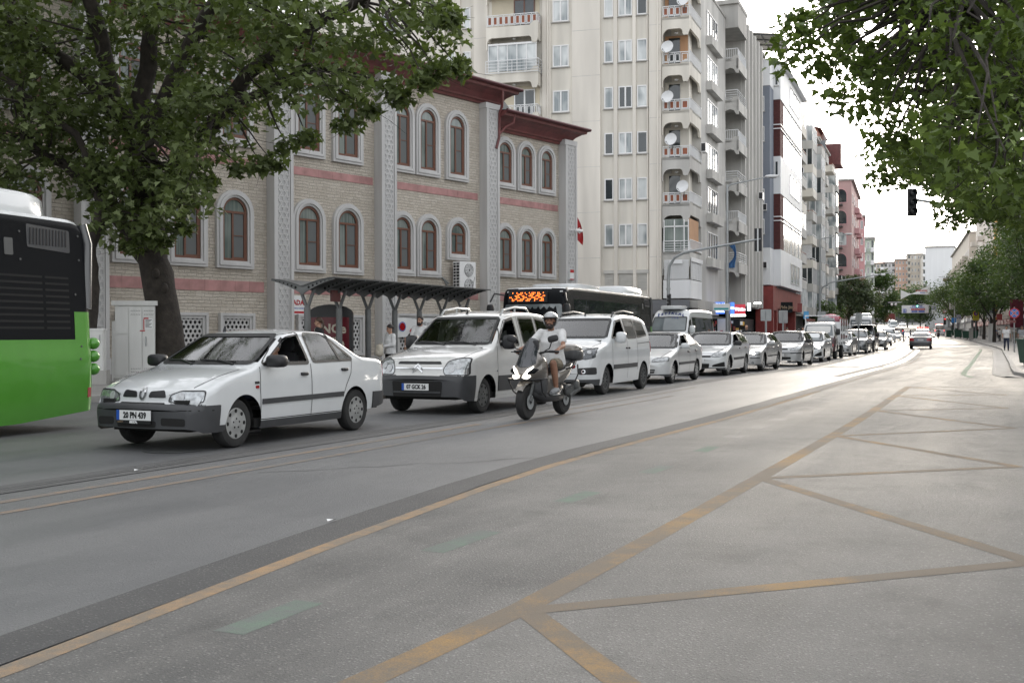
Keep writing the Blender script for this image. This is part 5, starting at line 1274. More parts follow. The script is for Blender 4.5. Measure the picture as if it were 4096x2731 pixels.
berl=dict(L=4.14,W=1.78,fo=.82,wb=2.70,rw=.31,tw=.18,hero=1,paint='car_white_warm',
 prof=[(0,.60),(.02,.655),(.05,.70),(.07,.82),(.13,.93),(.3,1.0),(.6,1.06),(.95,1.12),(1.08,1.145),(1.2,1.23),(1.80,1.67),(2.0,1.755),(2.5,1.81),(3.3,1.81),(3.85,1.77),(4.0,1.66),(4.08,1.2),(4.12,.7),(4.14,.5)],
 bot=[(0,.31),(.1,.24),(.4,.225),(1.2,.23),(3.0,.23),(3.9,.28),(4.14,.36)],belt=(1.08,1.16),nf=(.80,.36),nr=(.92,.2),tumble=.17,r=.07,cowl=1.10,rooff=1.84,
 bumper=(.66,.47,.35,'plastic'),sill=.30,sillm='car_white_warm',doors=((1.36,2.40),(2.41,3.22)),xcuts=(1.36,2.40,2.41,3.22),sillz=.34,
 wins=[[(1.50,1.17),(1.52,1.30),(1.87,1.60),(2.24,1.66),(2.30,1.16)],[(2.50,1.18),(2.47,1.67),(3.13,1.67),(3.15,1.19)],[(3.23,1.20),(3.22,1.67),(3.70,1.62),(3.84,1.26)]],open=(0,),
 hl=[(-.50,.675),(-.47,.76),(-.53,.90),(-.70,.955),(-.86,.95),(-.86,.675)],hlin=[(-.60,.78,.065),(-.72,.82,.06)],
 patches=[('grille','F',[(-.43,.855),(.43,.855),(.40,.90),(-.40,.90)],'black',.006,.02),('grille_bar','F',[(-.46,.775),(.46,.775),(.46,.80),(-.46,.80)],'chrome',.012,.008),('intake','F',[(-.46,.30),(.46,.30),(.48,.57),(-.48,.57)],'under',.024,.03),('intake_bar','F',[(-.45,.37),(.45,.37),(.45,.40),(-.45,.40)],'plastic',.034,.01),
  ('emblem','F',[(-.10,.755),(0,.83),(.10,.755),(.10,.785),(0,.865),(-.10,.785)],'chrome',.016,.004),('emblem','F',[(-.10,.705),(0,.78),(.10,.705),(.10,.735),(0,.815),(-.10,.735)],'chrome',.016,.004),('side_cladding','S',[(1.37,.36),(1.37,.63),(2.38,.63),(2.38,.36)],'plastic',.012,.01),('repeater','S',[(1.30,.70),(1.335,.70),(1.335,.73),(1.30,.73)],'lamp',.01,.01)],
 seams=[('T',[(.3,-.72),(.7,-.74),(1.08,-.74)]),('T',[(.3,.72),(1.08,.74)]),('S',[(1.37,1.15),(1.34,.9),(1.36,.35)]),('S',[(2.405,1.70),(2.405,.34)]),('S',[(3.22,1.7),(3.22,.6)]),('S',[(1.4,1.2),(1.82,1.66),(2.3,1.72)])],
 handles=[(2.26,1.0),(2.56,1.02)],hlen=.07,handlem='plastic',mirror=(1.60,1.19,'black',(.085,.125,.13)),wheel='cap',rimm='darkmetal',rails=(2.0,3.25,'alloy'),aerial=(1.98,.06,.72,.33),
 plate=('07 GCK 26',.0,.475,-.03),tail=[(-.72,.8),(-.72,1.25),(-.86,1.25),(-.86,.8)],rearwin=[(-.6,1.2),(.6,1.2),(.55,1.62),(-.55,1.62)],seatx=1.92,seatz=.60,seatt=.02,floor=.25,wipers=((.05,.62),(-.55,-.02)))
c2,_=car('van_car','white high roof van with dark bumper, chevron grille and plate 07 GCK 26','van',(-.58,19.03),R(64.8),berl,GQ)
dob=dict(L=4.40,W=1.85,fo=.92,wb=2.78,rw=.325,tw=.19,hero=0,see=1,paint='car_white',
 prof=[(0,.50),(.02,.62),(.05,.76),(.10,.90),(.22,1.02),(.5,1.10),(.95,1.19),(1.06,1.25),(1.78,1.72),(2.0,1.81),(2.6,1.86),(3.5,1.84),(4.0,1.78),(4.2,1.65),(4.32,1.2),(4.38,.7),(4.40,.5)],
 bot=[(0,.30),(.2,.23),(.5,.22),(3.9,.26),(4.40,.36)],belt=(1.16,1.22),nf=(.78,.42),nr=(.9,.22),tumble=.18,r=.08,cowl=1.06,rooff=1.82,bumper=(.36,.5,.4,'plastic'),
 wins=[[(1.36,1.27),(1.86,1.65),(2.27,1.70),(2.33,1.25)],[(2.46,1.26),(2.43,1.71),(3.10,1.70),(3.10,1.27)],[(3.19,1.28),(3.19,1.69),(3.80,1.63),(3.95,1.33)]],tinted=(1,2),open=(0,),
 hl=[(-.47,.83),(-.50,.92),(-.66,1.01),(-.86,1.06),(-.88,.84),(-.70,.80)],hlm='lampblack',hls=[(.16,.86),(.20,1.04),(.50,1.09),(.36,.93)],hlin=[(-.62,.90,.055),(-.75,.95,.05)],
 patches=[('grille','F',[(-.52,.70),(.52,.70),(.44,.82),(-.44,.82)],'black',.007,.03),('fog_recess','F',[(-.89,.47),(-.58,.47),(-.56,.61),(-.89,.63)],'black',.008,.03),('fog_recess','F',[(.89,.47),(.58,.47),(.56,.61),(.89,.63)],'black',.008,.03)],
 ribbons=[('fog_light','F',[(-.71,.50),(-.64,.50),(-.64,.57),(-.71,.57)],.014,'chrome')],
 seams=[('S',[(1.35,1.22),(1.32,.8),(1.40,.32)]),('S',[(2.40,1.72),(2.40,.32)]),('S',[(3.14,1.72),(3.14,.5)]),('S',[(3.16,1.13),(4.1,1.16)]),('T',[(.4,-.70),(1.0,-.76)])],
 handles=[(2.32,1.03),(2.50,1.03)],hlen=.04,strip=(1.40,3.08,.56,.66,'plastic'),mirror=(1.62,1.25,'car_white',(.08,.12,.13)),wheel='spoke10',rimm='darkmetal',rails=(2.0,3.7,'black'),aerial=(1.98,0,.38,.12),tail=[(-.75,.9),(-.75,1.5),(-.9,1.5),(-.9,.9)],rearwin=[(-.62,1.25),(.62,1.25),(.56,1.68),(-.56,1.68)],seatx=1.95,seatz=.62,floor=.25)
car('van_car','bright white high roof van with black roof rails right behind the scooter rider','van',(2.02,24.8),R(65.3),dob,GQ)
def gen(kind,L,W,H,wb,fo,rw,paint,**kw):
    base={'sedan':[(0,.36),(.005,.41),(.02,.46),(.04,.50),(.12,.56),(.22,.622),(.275,.652),(.30,.685),(.47,.96),(.52,.985),(.61,1.0),(.70,.985),(.76,.95),(.82,.86),(.89,.755),(.94,.735),(.98,.70),(.99,.5),(1,.40)],
     'hatch':[(0,.36),(.005,.41),(.02,.47),(.045,.53),(.13,.585),(.22,.632),(.265,.655),(.29,.688),(.46,.96),(.52,.985),(.62,1.0),(.78,.975),(.86,.93),(.93,.78),(.975,.66),(.99,.5),(1,.38)],
     'suv':[(0,.34),(.01,.42),(.03,.52),(.06,.575),(.2,.63),(.27,.665),(.295,.69),(.45,.945),(.52,.985),(.62,1.0),(.8,.985),(.9,.94),(.95,.75),(.98,.6),(.99,.45),(1,.35)],
     'van':[(0,.30),(.01,.38),(.025,.46),(.06,.52),(.16,.60),(.19,.63),(.33,.93),(.40,.975),(.6,1.0),(.9,.99),(.97,.95),(.985,.6),(1,.3)]}[kind]
    g={'sedan':([[(.345,.715),(.48,.935),(.578,.95),(.583,.705)],[(.603,.71),(.598,.95),(.70,.94),(.77,.86),(.815,.745)]],.282,.492,(.675,.715)),
       'hatch':([[(.335,.715),(.475,.935),(.588,.95),(.592,.705)],[(.612,.71),(.608,.95),(.74,.94),(.84,.86),(.86,.745),(.85,.73)]],.272,.485,(.675,.715)),
       'suv':([[(.335,.70),(.465,.93),(.575,.95),(.58,.69)],[(.60,.695),(.596,.95),(.74,.94),(.76,.71)],[(.775,.71),(.76,.94),(.88,.90),(.90,.78)]],.272,.475,(.66,.70)),
       'van':([[(.215,.63),(.335,.90),(.385,.92),(.39,.60)],[(.41,.61),(.405,.93),(.62,.94),(.62,.61)],[(.64,.61),(.64,.94),(.95,.93),(.96,.61)]],.185,.345,(.58,.60))}[kind]
    sc=lambda P:[(a*L,b*H) for a,b in P]
    d=dict(L=L,W=W,fo=fo,wb=wb,rw=rw,paint=paint,prof=sc(base),bot=[(0,.24),(.2,.20),(L*.2,.19),(L*.8,.21),(L,.33)],wins=[sc(p) for p in g[0]],cowl=g[1]*L,rooff=g[2]*L,belt=(g[3][0]*H,g[3][1]*H),mirror=(g[1]*L+.42,g[3][0]*H+.05,paint),
      tail=[(-W*.28,.52*H),(-W*.28,.64*H),(-W*.48,.66*H),(-W*.48,.50*H)],rearwin=[(-W*.34,.75*H),(W*.34,.75*H),(W*.30,.94*H),(-W*.30,.94*H)],rplate=(0,.55*H),
      seams=[('S',[(.32*L,.68*H),(.312*L,.5*H),(.325*L,.22*H)]),('S',[(.592*L,.70*H),(.592*L,.22*H)]),('S',[(.80*L,.70*H),(.76*L,.48*H),(.71*L,.3*H)]),('T',[(.06*L,-.36*W),(.27*L,-.42*W)])],handles=[(.555*L,.60*H),(.755*L,.615*H)],tumble=.2)
    d.update(kw); return d
ag=gen('sedan',4.26,1.72,1.43,2.61,.84,.30,'car_pale',see=1,hl=[(-.44,.60),(-.46,.66),(-.64,.715),(-.83,.73),(-.84,.62)],amber=[(.12,.63),(.30,.64),(.30,.72),(.16,.72)],amberm='lamp',patches=[('grille','F',[(-.30,.62),(.30,.62),(.26,.69),(-.26,.69)],'black',.006,.04),('intake','F',[(-.52,.30),(.52,.30),(.55,.40),(-.55,.40)],'under',.008,.02),('intake_bar','F',[(-.54,.345),(.54,.345),(.54,.36),(-.54,.36)],'car_pale',.014,.004)],strip=(1.38,3.05,.50,.57,'plastic'),wheel='cap',handlem='black',mirror=(1.62,1.0,'car_white',(.075,.12,.075)),sill=.27,sillm='plastic',aerial=None,open=(0,))
car('saloon_car','pale silver saloon with scuffed bumper, behind the van with black roof rails','car',(4.35,30.32),R(66),ag,GQ)
ah=gen('hatch',4.27,1.76,1.46,2.62,.86,.32,'car_white',see=1,hl=[(-.46,.62),(-.50,.70),(-.66,.80),(-.84,.86),(-.86,.66),(-.70,.61)],hlin=[(-.62,.70,.06),(-.73,.72,.055)],patches=[('grille','F',[(-.46,.60),(.46,.60),(.44,.69),(-.44,.69)],'black',.006,.02),('grille_bar','F',[(-.46,.655),(.46,.655),(.46,.70),(-.46,.70)],'chrome',.012,.01),('intake','F',[(-.40,.26),(.40,.26),(.42,.40),(-.42,.40)],'under',.008,.02),('fog_recess','F',[(-.84,.30),(-.50,.30),(-.52,.36),(-.84,.46)],'under',.008,.02),('fog_recess','F',[(.84,.30),(.50,.30),(.52,.36),(.84,.46)],'under',.008,.02)],strip=(1.5,3.0,.50,.58,'plastic'),wheel='spoke7',handlem='black',mirror=(1.60,1.02,'black',(.075,.125,.08)),bumper=(.27,.45,.4,'plastic'),plate=('35 S',.0,.50,-.03),open=(0,))
car('hatchback_car','white hatchback with clear twin round headlamps, fifth in the queue','car',(7.0,36.01),R(65.5),ah,GQ)
s6=gen('sedan',4.58,1.81,1.43,2.72,.90,.325,'car_silver',see=1,hl=[(-.42,.585),(-.42,.69),(-.66,.71),(-.86,.70),(-.86,.59)],hllit=(-.60,.645,.13),patches=[('grille','F',[(-.30,.58),(.30,.58),(.28,.70),(-.28,.70)],'black',.006,.04),('bumper_strip','F',[(-.86,.47),(.86,.47),(.86,.51),(-.86,.51)],'plastic',.012,.01),('intake','F',[(-.50,.25),(.50,.25),(.5,.33),(-.5,.33)],'under',.008,.02),('fog_light','F',[(-.70,.27),(-.60,.27),(-.60,.36),(-.70,.36)],'lamp',.01,.04)],strip=(1.55,3.3,.52,.57,'plastic'),wheel='spoke5',mirror=(1.72,1.0,'car_pale'),handlem='car_silver',sill=.28)
car('saloon_car','silver saloon with one lit rectangular headlamp and a bonnet ridge, sixth in the queue','car',(9.1,40.2),R(65.3),s6,GQ)
gt=gen('hatch',3.83,1.67,1.50,2.46,.78,.30,'car_silver',see=1,hl=[(-.42,.66),(-.46,.73),(-.64,.82),(-.80,.86),(-.82,.70),(-.66,.65)],hlin=[(-.62,.74,.055)],patches=[('grille','F',[(-.36,.655),(.36,.655),(.33,.755),(-.33,.755)],'black',.006,.04),('bumper_strip','F',[(-.83,.53),(.83,.53),(.83,.585),(-.83,.585)],'plastic',.012,.01),('intake','F',[(-.46,.30),(.46,.30),(.46,.39),(-.46,.39)],'under',.008,.02)],ribbons=[('grille_ring','F',[(-.36,.655),(.36,.655),(.33,.755),(-.33,.755)],.022,'chrome'),('emblem','F',[(-.05,.70),(.05,.70),(.05,.74),(-.05,.74)],.016,'chrome')],strip=(1.3,2.75,.50,.56,'plastic'),wheel='spoke5',mirror=(1.48,1.03,'black'),handlem='car_silver',plate=('2647',.06,.475,-.03))
car('hatchback_car','small silver hatchback with oval grille and dark bumper strip, seventh in the queue','car',(12.1,46.2),R(65.5),gt,GQ)
i2=gen('hatch',4.08,1.76,1.47,2.57,.84,.315,'car_white',hl=[(-.50,.63),(-.54,.69),(-.72,.75),(-.86,.78),(-.86,.68)],hllit=(-.68,.695,.13),patches=[('grille','F',[(-.44,.30),(.44,.30),(.52,.52),(-.52,.52)],'under',.008,.03),('fog_recess','F',[(-.84,.30),(-.52,.28),(-.60,.38),(-.84,.52)],'under',.009,.02)],wheel='spoke5',mirror=(1.55,1.02,'car_white'),handlem='car_white',sill=.24,sillm='plastic',hlm='lampblack')
car('hatchback_car','white newer hatchback with bright lit headlamps beside the small truck','car',(14.85,52.8),R(66),i2,GQ)
hx=gen('hatch',4.2,1.75,1.48,2.6,.84,.31,'car_silver',hl=[(-.46,.63),(-.50,.71),(-.68,.80),(-.84,.84),(-.86,.66)],hllit=(-.68,.72,.15),patches=[('grille','F',[(-.4,.6),(.4,.6),(.4,.7),(-.4,.7)],'black',.006,.02),('intake','F',[(-.5,.27),(.5,.27),(.5,.37),(-.5,.37)],'under',.008,.02),('fog_light','F',[(-.75,.33),(-.62,.33),(-.62,.42),(-.75,.42)],'lampblack',.01,.03)],wheel='spoke7')
car('hatchback_car','silver hatchback with lit headlamps half hidden behind the small truck','car',(20.5,66.7),R(66.5),hx,GQ)
sv=gen('suv',4.5,1.87,1.66,2.68,.88,.35,'car_mid',hl=[(-.50,.83),(-.52,.90),(-.74,.98),(-.90,.99),(-.90,.88)],hlm='lampblack',hllit=(-.74,.93,.11),patches=[('grille','F',[(-.34,.56),(.34,.56),(.54,.72),(.46,.92),(-.46,.92),(-.54,.72)],'black',.007,.03),('intake','F',[(-.56,.32),(.56,.32),(.62,.46),(-.62,.46)],'under',.008,.02),('fog_recess','F',[(-.88,.45),(-.62,.45),(-.60,.60),(-.88,.62)],'lampblack',.01,.03)],bumper=(.38,.5,.45,'plastic'),wheel='spoke5',mirror=(1.68,1.14,'car_silver'),rails=(2.05,3.9,'alloy'))
car('suv_car','mid grey sport utility car with a large hexagonal grille in the queue','car',(23.9,74.3),R(67),sv,GQ)
vn=gen('van',4.9,1.94,1.98,3.0,.90,.34,'car_black',hl=[(-.52,.85),(-.54,.98),(-.80,1.06),(-.94,1.06),(-.94,.86)],hllit=(-.78,.96,.10),patches=[('grille','F',[(-.48,.82),(.48,.82),(.5,.96),(-.5,.96)],'blackgloss',.007,.03)],wheel='spoke5',mirror=(1.35,1.25,'black',(.1,.13,.16)),glass='darkglass')
v_,_=car('passenger_van','black passenger van with a white roof right behind the grey sport utility car','van',(26.5,80.6),R(67.5),vn,GQ)
o=MB(); o.sup((2.9,0,1.985),(1.9,.80,.035),.3,16); o.build('roof_panel',M['car_white'],v_,50)
mg=gen('suv',4.6,1.87,1.62,2.75,.88,.35,'car_mid',hl=[(-.54,.80),(-.56,.90),(-.78,.96),(-.9,.96),(-.9,.82)],hllit=(-.72,.88,.14),patches=[('grille','F',[(-.46,.60),(.46,.60),(.52,.84),(-.52,.84)],'black',.007,.04),('intake','F',[(-.66,.28),(.66,.28),(.72,.5),(-.72,.5)],'under',.008,.03),('skid_trim','F',[(-.7,.25),(.7,.25),(.7,.29),(-.7,.29)],'chrome',.014,.01)],wheel='spoke5')
car('suv_car','grey green car with lit lamps and a wide dark intake behind the black van','car',(30.6,90.2),R(68),mg,GQ)
tf=gen('sedan',4.24,1.62,1.41,2.47,.75,.29,'car_white_warm',hl=[(-.42,.62),(-.42,.74),(-.72,.74),(-.72,.62)],patches=[('grille','F',[(-.40,.62),(.40,.62),(.40,.74),(-.40,.74)],'black',.006,.01)],bumper=(.54,.4,.4,'plastic'),wheel='capt',nf=(.9,.15),hlin=[(-.57,.68,.05)])
car('saloon_car','old white boxy saloon with square grille far back in the queue','car',(40.9,118.8),R(69.5),tf,GQ)
wv=gen('van',4.9,1.9,2.0,3.0,.9,.34,'car_white',hl=[(-.52,.85),(-.54,.98),(-.80,1.06),(-.92,1.06),(-.92,.86)],patches=[('grille','F',[(-.48,.70),(.48,.70),(.5,.92),(-.5,.92)],'black',.007,.03)],wheel='cap')
car('passenger_van','white van following the old boxy saloon far back in the queue','van',(51.5,148),R(70),wv,GQ)
car('saloon_car','pale car mostly hidden behind the white van far back in the queue','car',(60.0,170),R(70.5),gen('sedan',4.4,1.76,1.45,2.65,.85,.31,'car_pale',hl=[(-.46,.6),(-.5,.7),(-.84,.74),(-.84,.62)]),GQ)
def mid(root,x,y,L): 
    a=root.rotation_euler[2]; q=Matrix.Rotation(a,3,'Z')@Vector((L/2,0,0)); root.location=(x-q.x,y-q.y,gz(y))
GA='vehicles driving away up the street'
dk=gen('sedan',4.75,1.84,1.45,2.75,.92,.33,'car_grey',hl=[(-.5,.6),(-.5,.7),(-.85,.72),(-.85,.6)],tail=[(-.52,.70),(-.50,.88),(-.66,.97),(-.88,.97),(-.88,.72)],wheel='spoke5',rplate=(0,.80),handlem='car_grey')
o,_=car('saloon_car','dark grey saloon driving away in the middle of the road','car',(0,0),R(248),dk,GA); mid(o,36.0,96.8,4.75)
ah2=gen('hatch',4.3,1.78,1.5,2.62,.86,.32,'car_silver',hl=[(-.5,.6),(-.5,.7),(-.85,.72),(-.85,.6)])
o,_=car('hatchback_car','silver car directly ahead of the dark grey saloon, mostly hidden','car',(0,0),R(249),ah2,GA); mid(o,44.3,119,4.3)
pk2=gen('suv',4.7,1.9,1.85,2.8,.9,.36,'car_white',hl=[(-.5,.8),(-.5,.95),(-.88,.95),(-.88,.8)],tail=[(-.74,.9),(-.74,1.35),(-.92,1.35),(-.92,.9)],tailm='litred')
o,_=car('suv_car','white service car with a red light bar and rack on its roof','car',(0,0),R(249.5),pk2,GA); mid(o,54.5,146,4.7)
mb=MB(); mb.bx(1.9,2.3,-.75,.75,1.9,2.02); mb.build('light_bar',M['litred'],o); mb=MB(); [mb.bx(2.4,4.2,y-.03,y+.03,1.92,2.1) for y in(-.6,0,.6)]; [mb.bx(x-.03,x+.03,-.7,.7,2.1,2.15) for x in(2.5,3.3,4.1)]; mb.build('roof_rack',M['redcloth'],o)
bv=gen('van',4.9,1.92,1.92,3.0,.9,.34,'car_beige',hl=[(-.5,.85),(-.5,1.0),(-.9,1.0),(-.9,.85)],tail=[(-.78,.85),(-.78,1.2),(-.93,1.2),(-.93,.85)],tailm='litred',rearwin=[(-.75,1.15),(.75,1.15),(.68,1.75),(-.68,1.75)])
o,_=car('passenger_van','beige grey passenger van seen from behind in the inner lane far up the road','van',(0,0),R(250),bv,GA); mid(o,84.8,241,4.9)
ev=gen('van',5.3,1.98,2.5,3.2,.95,.35,'car_white',hl=[(-.5,.95),(-.5,1.1),(-.92,1.1),(-.92,.95)],tail=[(-.84,1.0),(-.84,1.25),(-.97,1.25),(-.97,1.0)],tailm='litred',rearwin=[(-.80,1.45),(.80,1.45),(.74,2.2),(-.74,2.2)])
o,B_=car('service_van','tall white van with orange striped rear windows driving away on the right','van',(0,0),R(250.5),ev,GA); mid(o,95.2,245,5.3)
mb=MB(); h0=5.3
for k in range(-2,3):
    for s in(-1,1):
        h,nn=B_.cast('R',s*.2*(k+2.5)/1.4*.8,1.55+.0); 
        B_.patch('R',[(s*(.08+.14*(k+2)),1.5),(s*(.16+.14*(k+2)),1.5),(s*(.02+.14*(k+2)),2.1),(s*max(-.06+.14*(k+2),.0),2.1)],.01,.2,mb=mb,skirt=0)
mb.build('hazard_stripes',M['orange'],o)
mb=MB(); mb.bx(1.6,1.9,-.7,.7,2.5,2.6); mb.build('light_bar',M['litred'],o)
# white minibuses
mini=gen('van',6.9,2.02,2.62,4.3,1.0,.36,'car_white',hl=[(-.56,.80),(-.58,.98),(-.80,1.10),(-.96,1.12),(-.97,.84)],patches=[('grille','F',[(-.48,.74),(.48,.74),(.5,.95),(-.5,.95)],'black',.007,.03)],glass='darkglass',wheel='cap',mirror=(1.55,1.55,'car_white',(.09,.14,.2)),
  prof=[(0,.5),(.05,.85),(.12,1.08),(.4,1.22),(.95,1.40),(1.05,1.46),(1.62,2.18),(1.95,2.5),(2.4,2.60),(4,2.62),(6.5,2.60),(6.8,2.5),(6.86,1.5),(6.9,.5)],cowl=1.06,rooff=1.66,belt=(1.36,1.36),wins=[[(1.30,1.45),(1.72,2.0),(2.05,2.08),(2.1,1.42)],[(2.3,1.40),(2.3,2.18),(6.55,2.15),(6.62,1.40)]],tumble=.14,r=.12,handles=[(1.98,1.2)],seams=[('S',[(2.2,2.2),(2.2,.4)]),('S',[(2.3,1.1),(6.6,1.1)])])
mini.pop('strip',None)
ms,B_=car('minibus','white minibus with blue lettering above its windscreen, beyond the long green bus','minibus',(8.3,52.9),R(66),mini)
mb=MB(); mb.sup((2.35,0,2.66),(.75,.55,.10),.35,14); mb.build('roof_unit',M['car_white'],ms,50); mb=MB(); mb.bx(2.9,4.4,-.75,.75,2.62,2.68); mb.build('roof_hatch',M['black'],ms)
h,nn=B_.cast('F',0,2.35); T0=Matrix.Translation(Vector((1.70,0,2.36)))@Matrix.Rotation(R(-28),4,'Y')@frame((0,0,0),(0,-1,0),(0,0,1))
lt=MB()
for i,ch in enumerate('İSTİKLAL'):
    a=(i-3.5)/3.5; y=.62*-a; z=2.37-.10*a*a; h,nn=B_.cast('F',y,z); q=nn.to_track_quat('Z','Y').to_matrix()
    text_mb(ch,.21,Matrix.Translation(h+nn*.015)@frame((0,0,0),Vector((0,0,1)).cross(nn),nn.cross(Vector((0,0,1)).cross(nn)))@Matrix.Rotation(-.25*a,4,'Z'),lt,bold=.012)
for i,ch in enumerate('TAVUKÇU YSE'[-3:]):
    y=-.12-.13*i; h,nn=B_.cast('F',y,2.14); text_mb(ch,.13,Matrix.Translation(h+nn*.015)@frame((0,0,0),Vector((0,0,1)).cross(nn),nn.cross(Vector((0,0,1)).cross(nn))),lt,bold=.006)
lt.build('lettering',mat('navy lettering',(.03,.05,.2),.4,var=0),ms)
o,_=car('minibus','white minibus nearest the camera on the far rising stretch of road','minibus',(0,0),R(71),mini,'far white minibuses'); mid(o,108.3,312,6.9)
o,_=car('minibus','second white minibus tucked behind another on the far rising road','minibus',(0,0),R(71),mini,'far white minibuses'); mid(o,116.0,336,6.9)
o,_=car('saloon_car','silver car beside the far white minibuses','car',(0,0),R(71),gen('sedan',4.4,1.8,1.5,2.6,.85,.31,'car_pale',hl=[(-.46,.6),(-.5,.7),(-.84,.74),(-.84,.62)]),GA); mid(o,128.5,362,4.4)
# coach in the left lane
co=gen('van',8.2,2.3,3.1,4.2,1.6,.42,'car_white',prof=[(0,.6),(.03,1.0),(.06,1.3),(.35,2.75),(.6,3.05),(1.0,3.15),(4,3.15),(7.9,3.1),(8.1,2.8),(8.2,.6)],cowl=.06,rooff=.36,belt=(1.3,1.3),ws=rpoly([(-1.0,1.32),(1.0,1.32),(.94,2.72),(-.94,2.72)],.1),wins=[[(.7,1.45),(.75,2.5),(7.6,2.5),(7.7,1.45)]],hl=[(-.7,.7),(-.7,.9),(-1.1,.95),(-1.1,.72)],tumble=.1,r=.16,handles=[],seams=[],mirror=(.3,2.0,'car_white',(.1,.12,.3)),rearwin=[(-.8,1.6),(.8,1.6),(.8,2.6),(-.8,2.6)],tail=[(-.9,.8),(-.9,1.2),(-1.1,1.2),(-1.1,.8)],wheel='cap',bot=[(0,.4),(8.2,.4)],floor=.4)
o,_=car('coach','white coach with a wide windscreen and roof unit waiting left of the black van','coach',(0,0),R(69),co); mid(o,36.2,113.5,8.2)
mb=MB(); mb.sup((3.0,0,3.25),(1.6,.85,.16),.4,14); mb.sup((1.0,.1,3.25),(.25,.3,.16),.7,10); mb.build('roof_unit',M['car_white'],o,50)
# ------------------------------------------------------------------ city buses
def city_bus(label,P,ang,group=None):
    L,W=12.0,2.55
    root=thing('city_bus',label,'bus',(P[0],P[1],gz(P[1])),ang,group)
    B=Body(L,W,[(0,.55),(.02,.9),(.05,1.2),(.16,2.6),(.3,2.95),(.55,3.06),(2,3.08),(11.5,3.08),(11.8,3.04),(11.94,2.9),(11.97,1.2),(12,.5)],[(0,.26),(9.5,.15),(10.5,.16),(12,.27)],[(2.7,.48),(8.6,.48)],.58,(1.15,1.15),tumble=.10,r=.12,step=.12,zs=.3,nf=(.86,.35),nr=(.92,.18),levels=.10,bulge=.03,bow=[(0,.14),(1,.05),(2,0),(11,0),(12,-.05)],crown=(.02,.03))
    def low(c): return c.z<1.18+max(0,(c.x-7.5))*.035 and c.x>3
    B.take('green',lambda c,n: low(c) or (c.x>11.55 and c.z<1.75)); B.take('corner',lambda c,n: False); B.take('roof',lambda c,n: c.z>2.97 and n.z>.5); B.take('black',lambda c,n: True)
    B.emit('black','body',M['blackgloss'],root); B.emit('green','lower_panel',M['busgreen'],root,.004); B.emit('roof','roof',M['car_white'],root,.004)
    o=B.patch('F',rpoly([(-1.12,1.15),(1.12,1.15),(1.06,2.42),(-1.06,2.42)],.08),.004,.12,skirt=0).build('windscreen',M['screenglass'],root,60)
    for k in range(5):
        x0=1.2+k*1.75
        for ax in('S','s'): B.patch(ax,rpoly([(x0,1.35),(x0,2.62),(x0+1.66,2.62),(x0+1.66,1.35)],.05),.004,.25,skirt=0).build('side_window',M['darkglass'],root,60)
    g=MB()
    for x0,x1,z0,z1 in((10.05,11.0,1.45,2.25),(11.05,11.5,1.45,2.25)):
        for i in range(9): z=z0+(z1-z0)*i/9; B.patch('S',[(x0,z),(x1,z),(x1,z+.03),(x0,z+.03)],.004,.3,mb=g,skirt=0)
    g.build('engine_grille',M['under'],root)
    g=MB(); B.patch('S',rpoly([(10.75,2.58),(11.55,2.54),(11.55,2.86),(10.75,2.90)],.03),.006,.2,mb=g); g=g.build('vent',M['plastic'],root); q=MB()
    for i in range(12): x=10.8+i*.06; B.patch('S',[(x,2.62),(x+.02,2.62),(x+.035,2.85),(x+.015,2.85)],.014,.3,mb=q)
    q.build('louvres',M['black'],g)
    g=MB(); B.patch('S',rpoly([(10.35,2.45),(10.5,2.45),(10.5,2.68),(10.35,2.68)],.02),.008,.2,mb=g); g.build('reflector_panel',M['darkmetal'],root)
    g=MB()
    for x,z in((10.62,2.78),(11.72,2.8),(10.62,2.4),(11.72,2.45),(11.62,1.95),(11.7,1.2),(11.66,1.02)): h,nn=B.cast('S',x,z); g.disc(h,.016,nn,8,.012)
    g.build('bolts',M['darkmetal'],root)
    g=MB()
    for s in(-1,1): g.tube([(11.9,s*1.16,1.75),(11.92,s*1.165,2.7),(11.86,s*1.12,2.98)],.075,8)
    g.build('corner_post',M['car_grey'],root,50)
    for s in(-1,1):
        for z in(1.24,1.05,.86): g=MB(); g.sup((12.03,s*1.17,z),(.095,.095,.09),1,14); g.build('lamp_cover',M['busgreen'],root,60)
    g=MB(); B.patch('S',[(11.80,.46),(11.88,.46),(11.88,.60),(11.80,.60)],.01,.2,mb=g); g.build('side_reflector',M['redlens'],root)
    B.patch('R',rpoly([(-.95,1.6),(.95,1.6),(.95,2.7),(-.95,2.7)],.08),.006,.25,skirt=0).build('rear_window',M['darkglass'],root)
    for x0,x1,h_ in((2.2,5.4,.20),(8.4,11.55,.36)):
        g=MB(); g.sup(((x0+x1)/2,0,3.06),((x1-x0)/2,.98,h_),.35,20); g.build('roof_unit',M['car_white'],root,50)
    w0=make_wheel(root,.48,.28,'cap',(2.7,-1.08,.48)); copy_wheel(w0,(2.7,1.08,.48),False); copy_wheel(w0,(8.6,-1.08,.48),True); copy_wheel(w0,(8.6,1.08,.48),False)
    g=MB(); g.bx(.4,11.6,-1.0,1.0,.3,.8); g.build('underbody',M['under'],root)
    h,nn=B.cast('F',0,2.68); T=Matrix.Translation(Vector((h.x-.03,0,2.68)))@frame((0,0,0),(0,-1,0),(.14,0,1))
    d=MB(); d.prism([(-.92,-.20),(.55,-.20),(.55,.20),(-.92,.20)],-.02,.012,T); d=d.build('destination_sign',M['ink'],root)
    rows=["0101110 0011010110110111010011011010110110100101100","0101000 0101101011010100110101101011010110101101010","0101010 1010110101101101010110101101011010110101101","1111010 0110101101011010110101011010110101101011010","0001110 1011010110101101011010110101101011010110100","0001101 0101101010110101101011010100110101011010110"]
    led=MB()
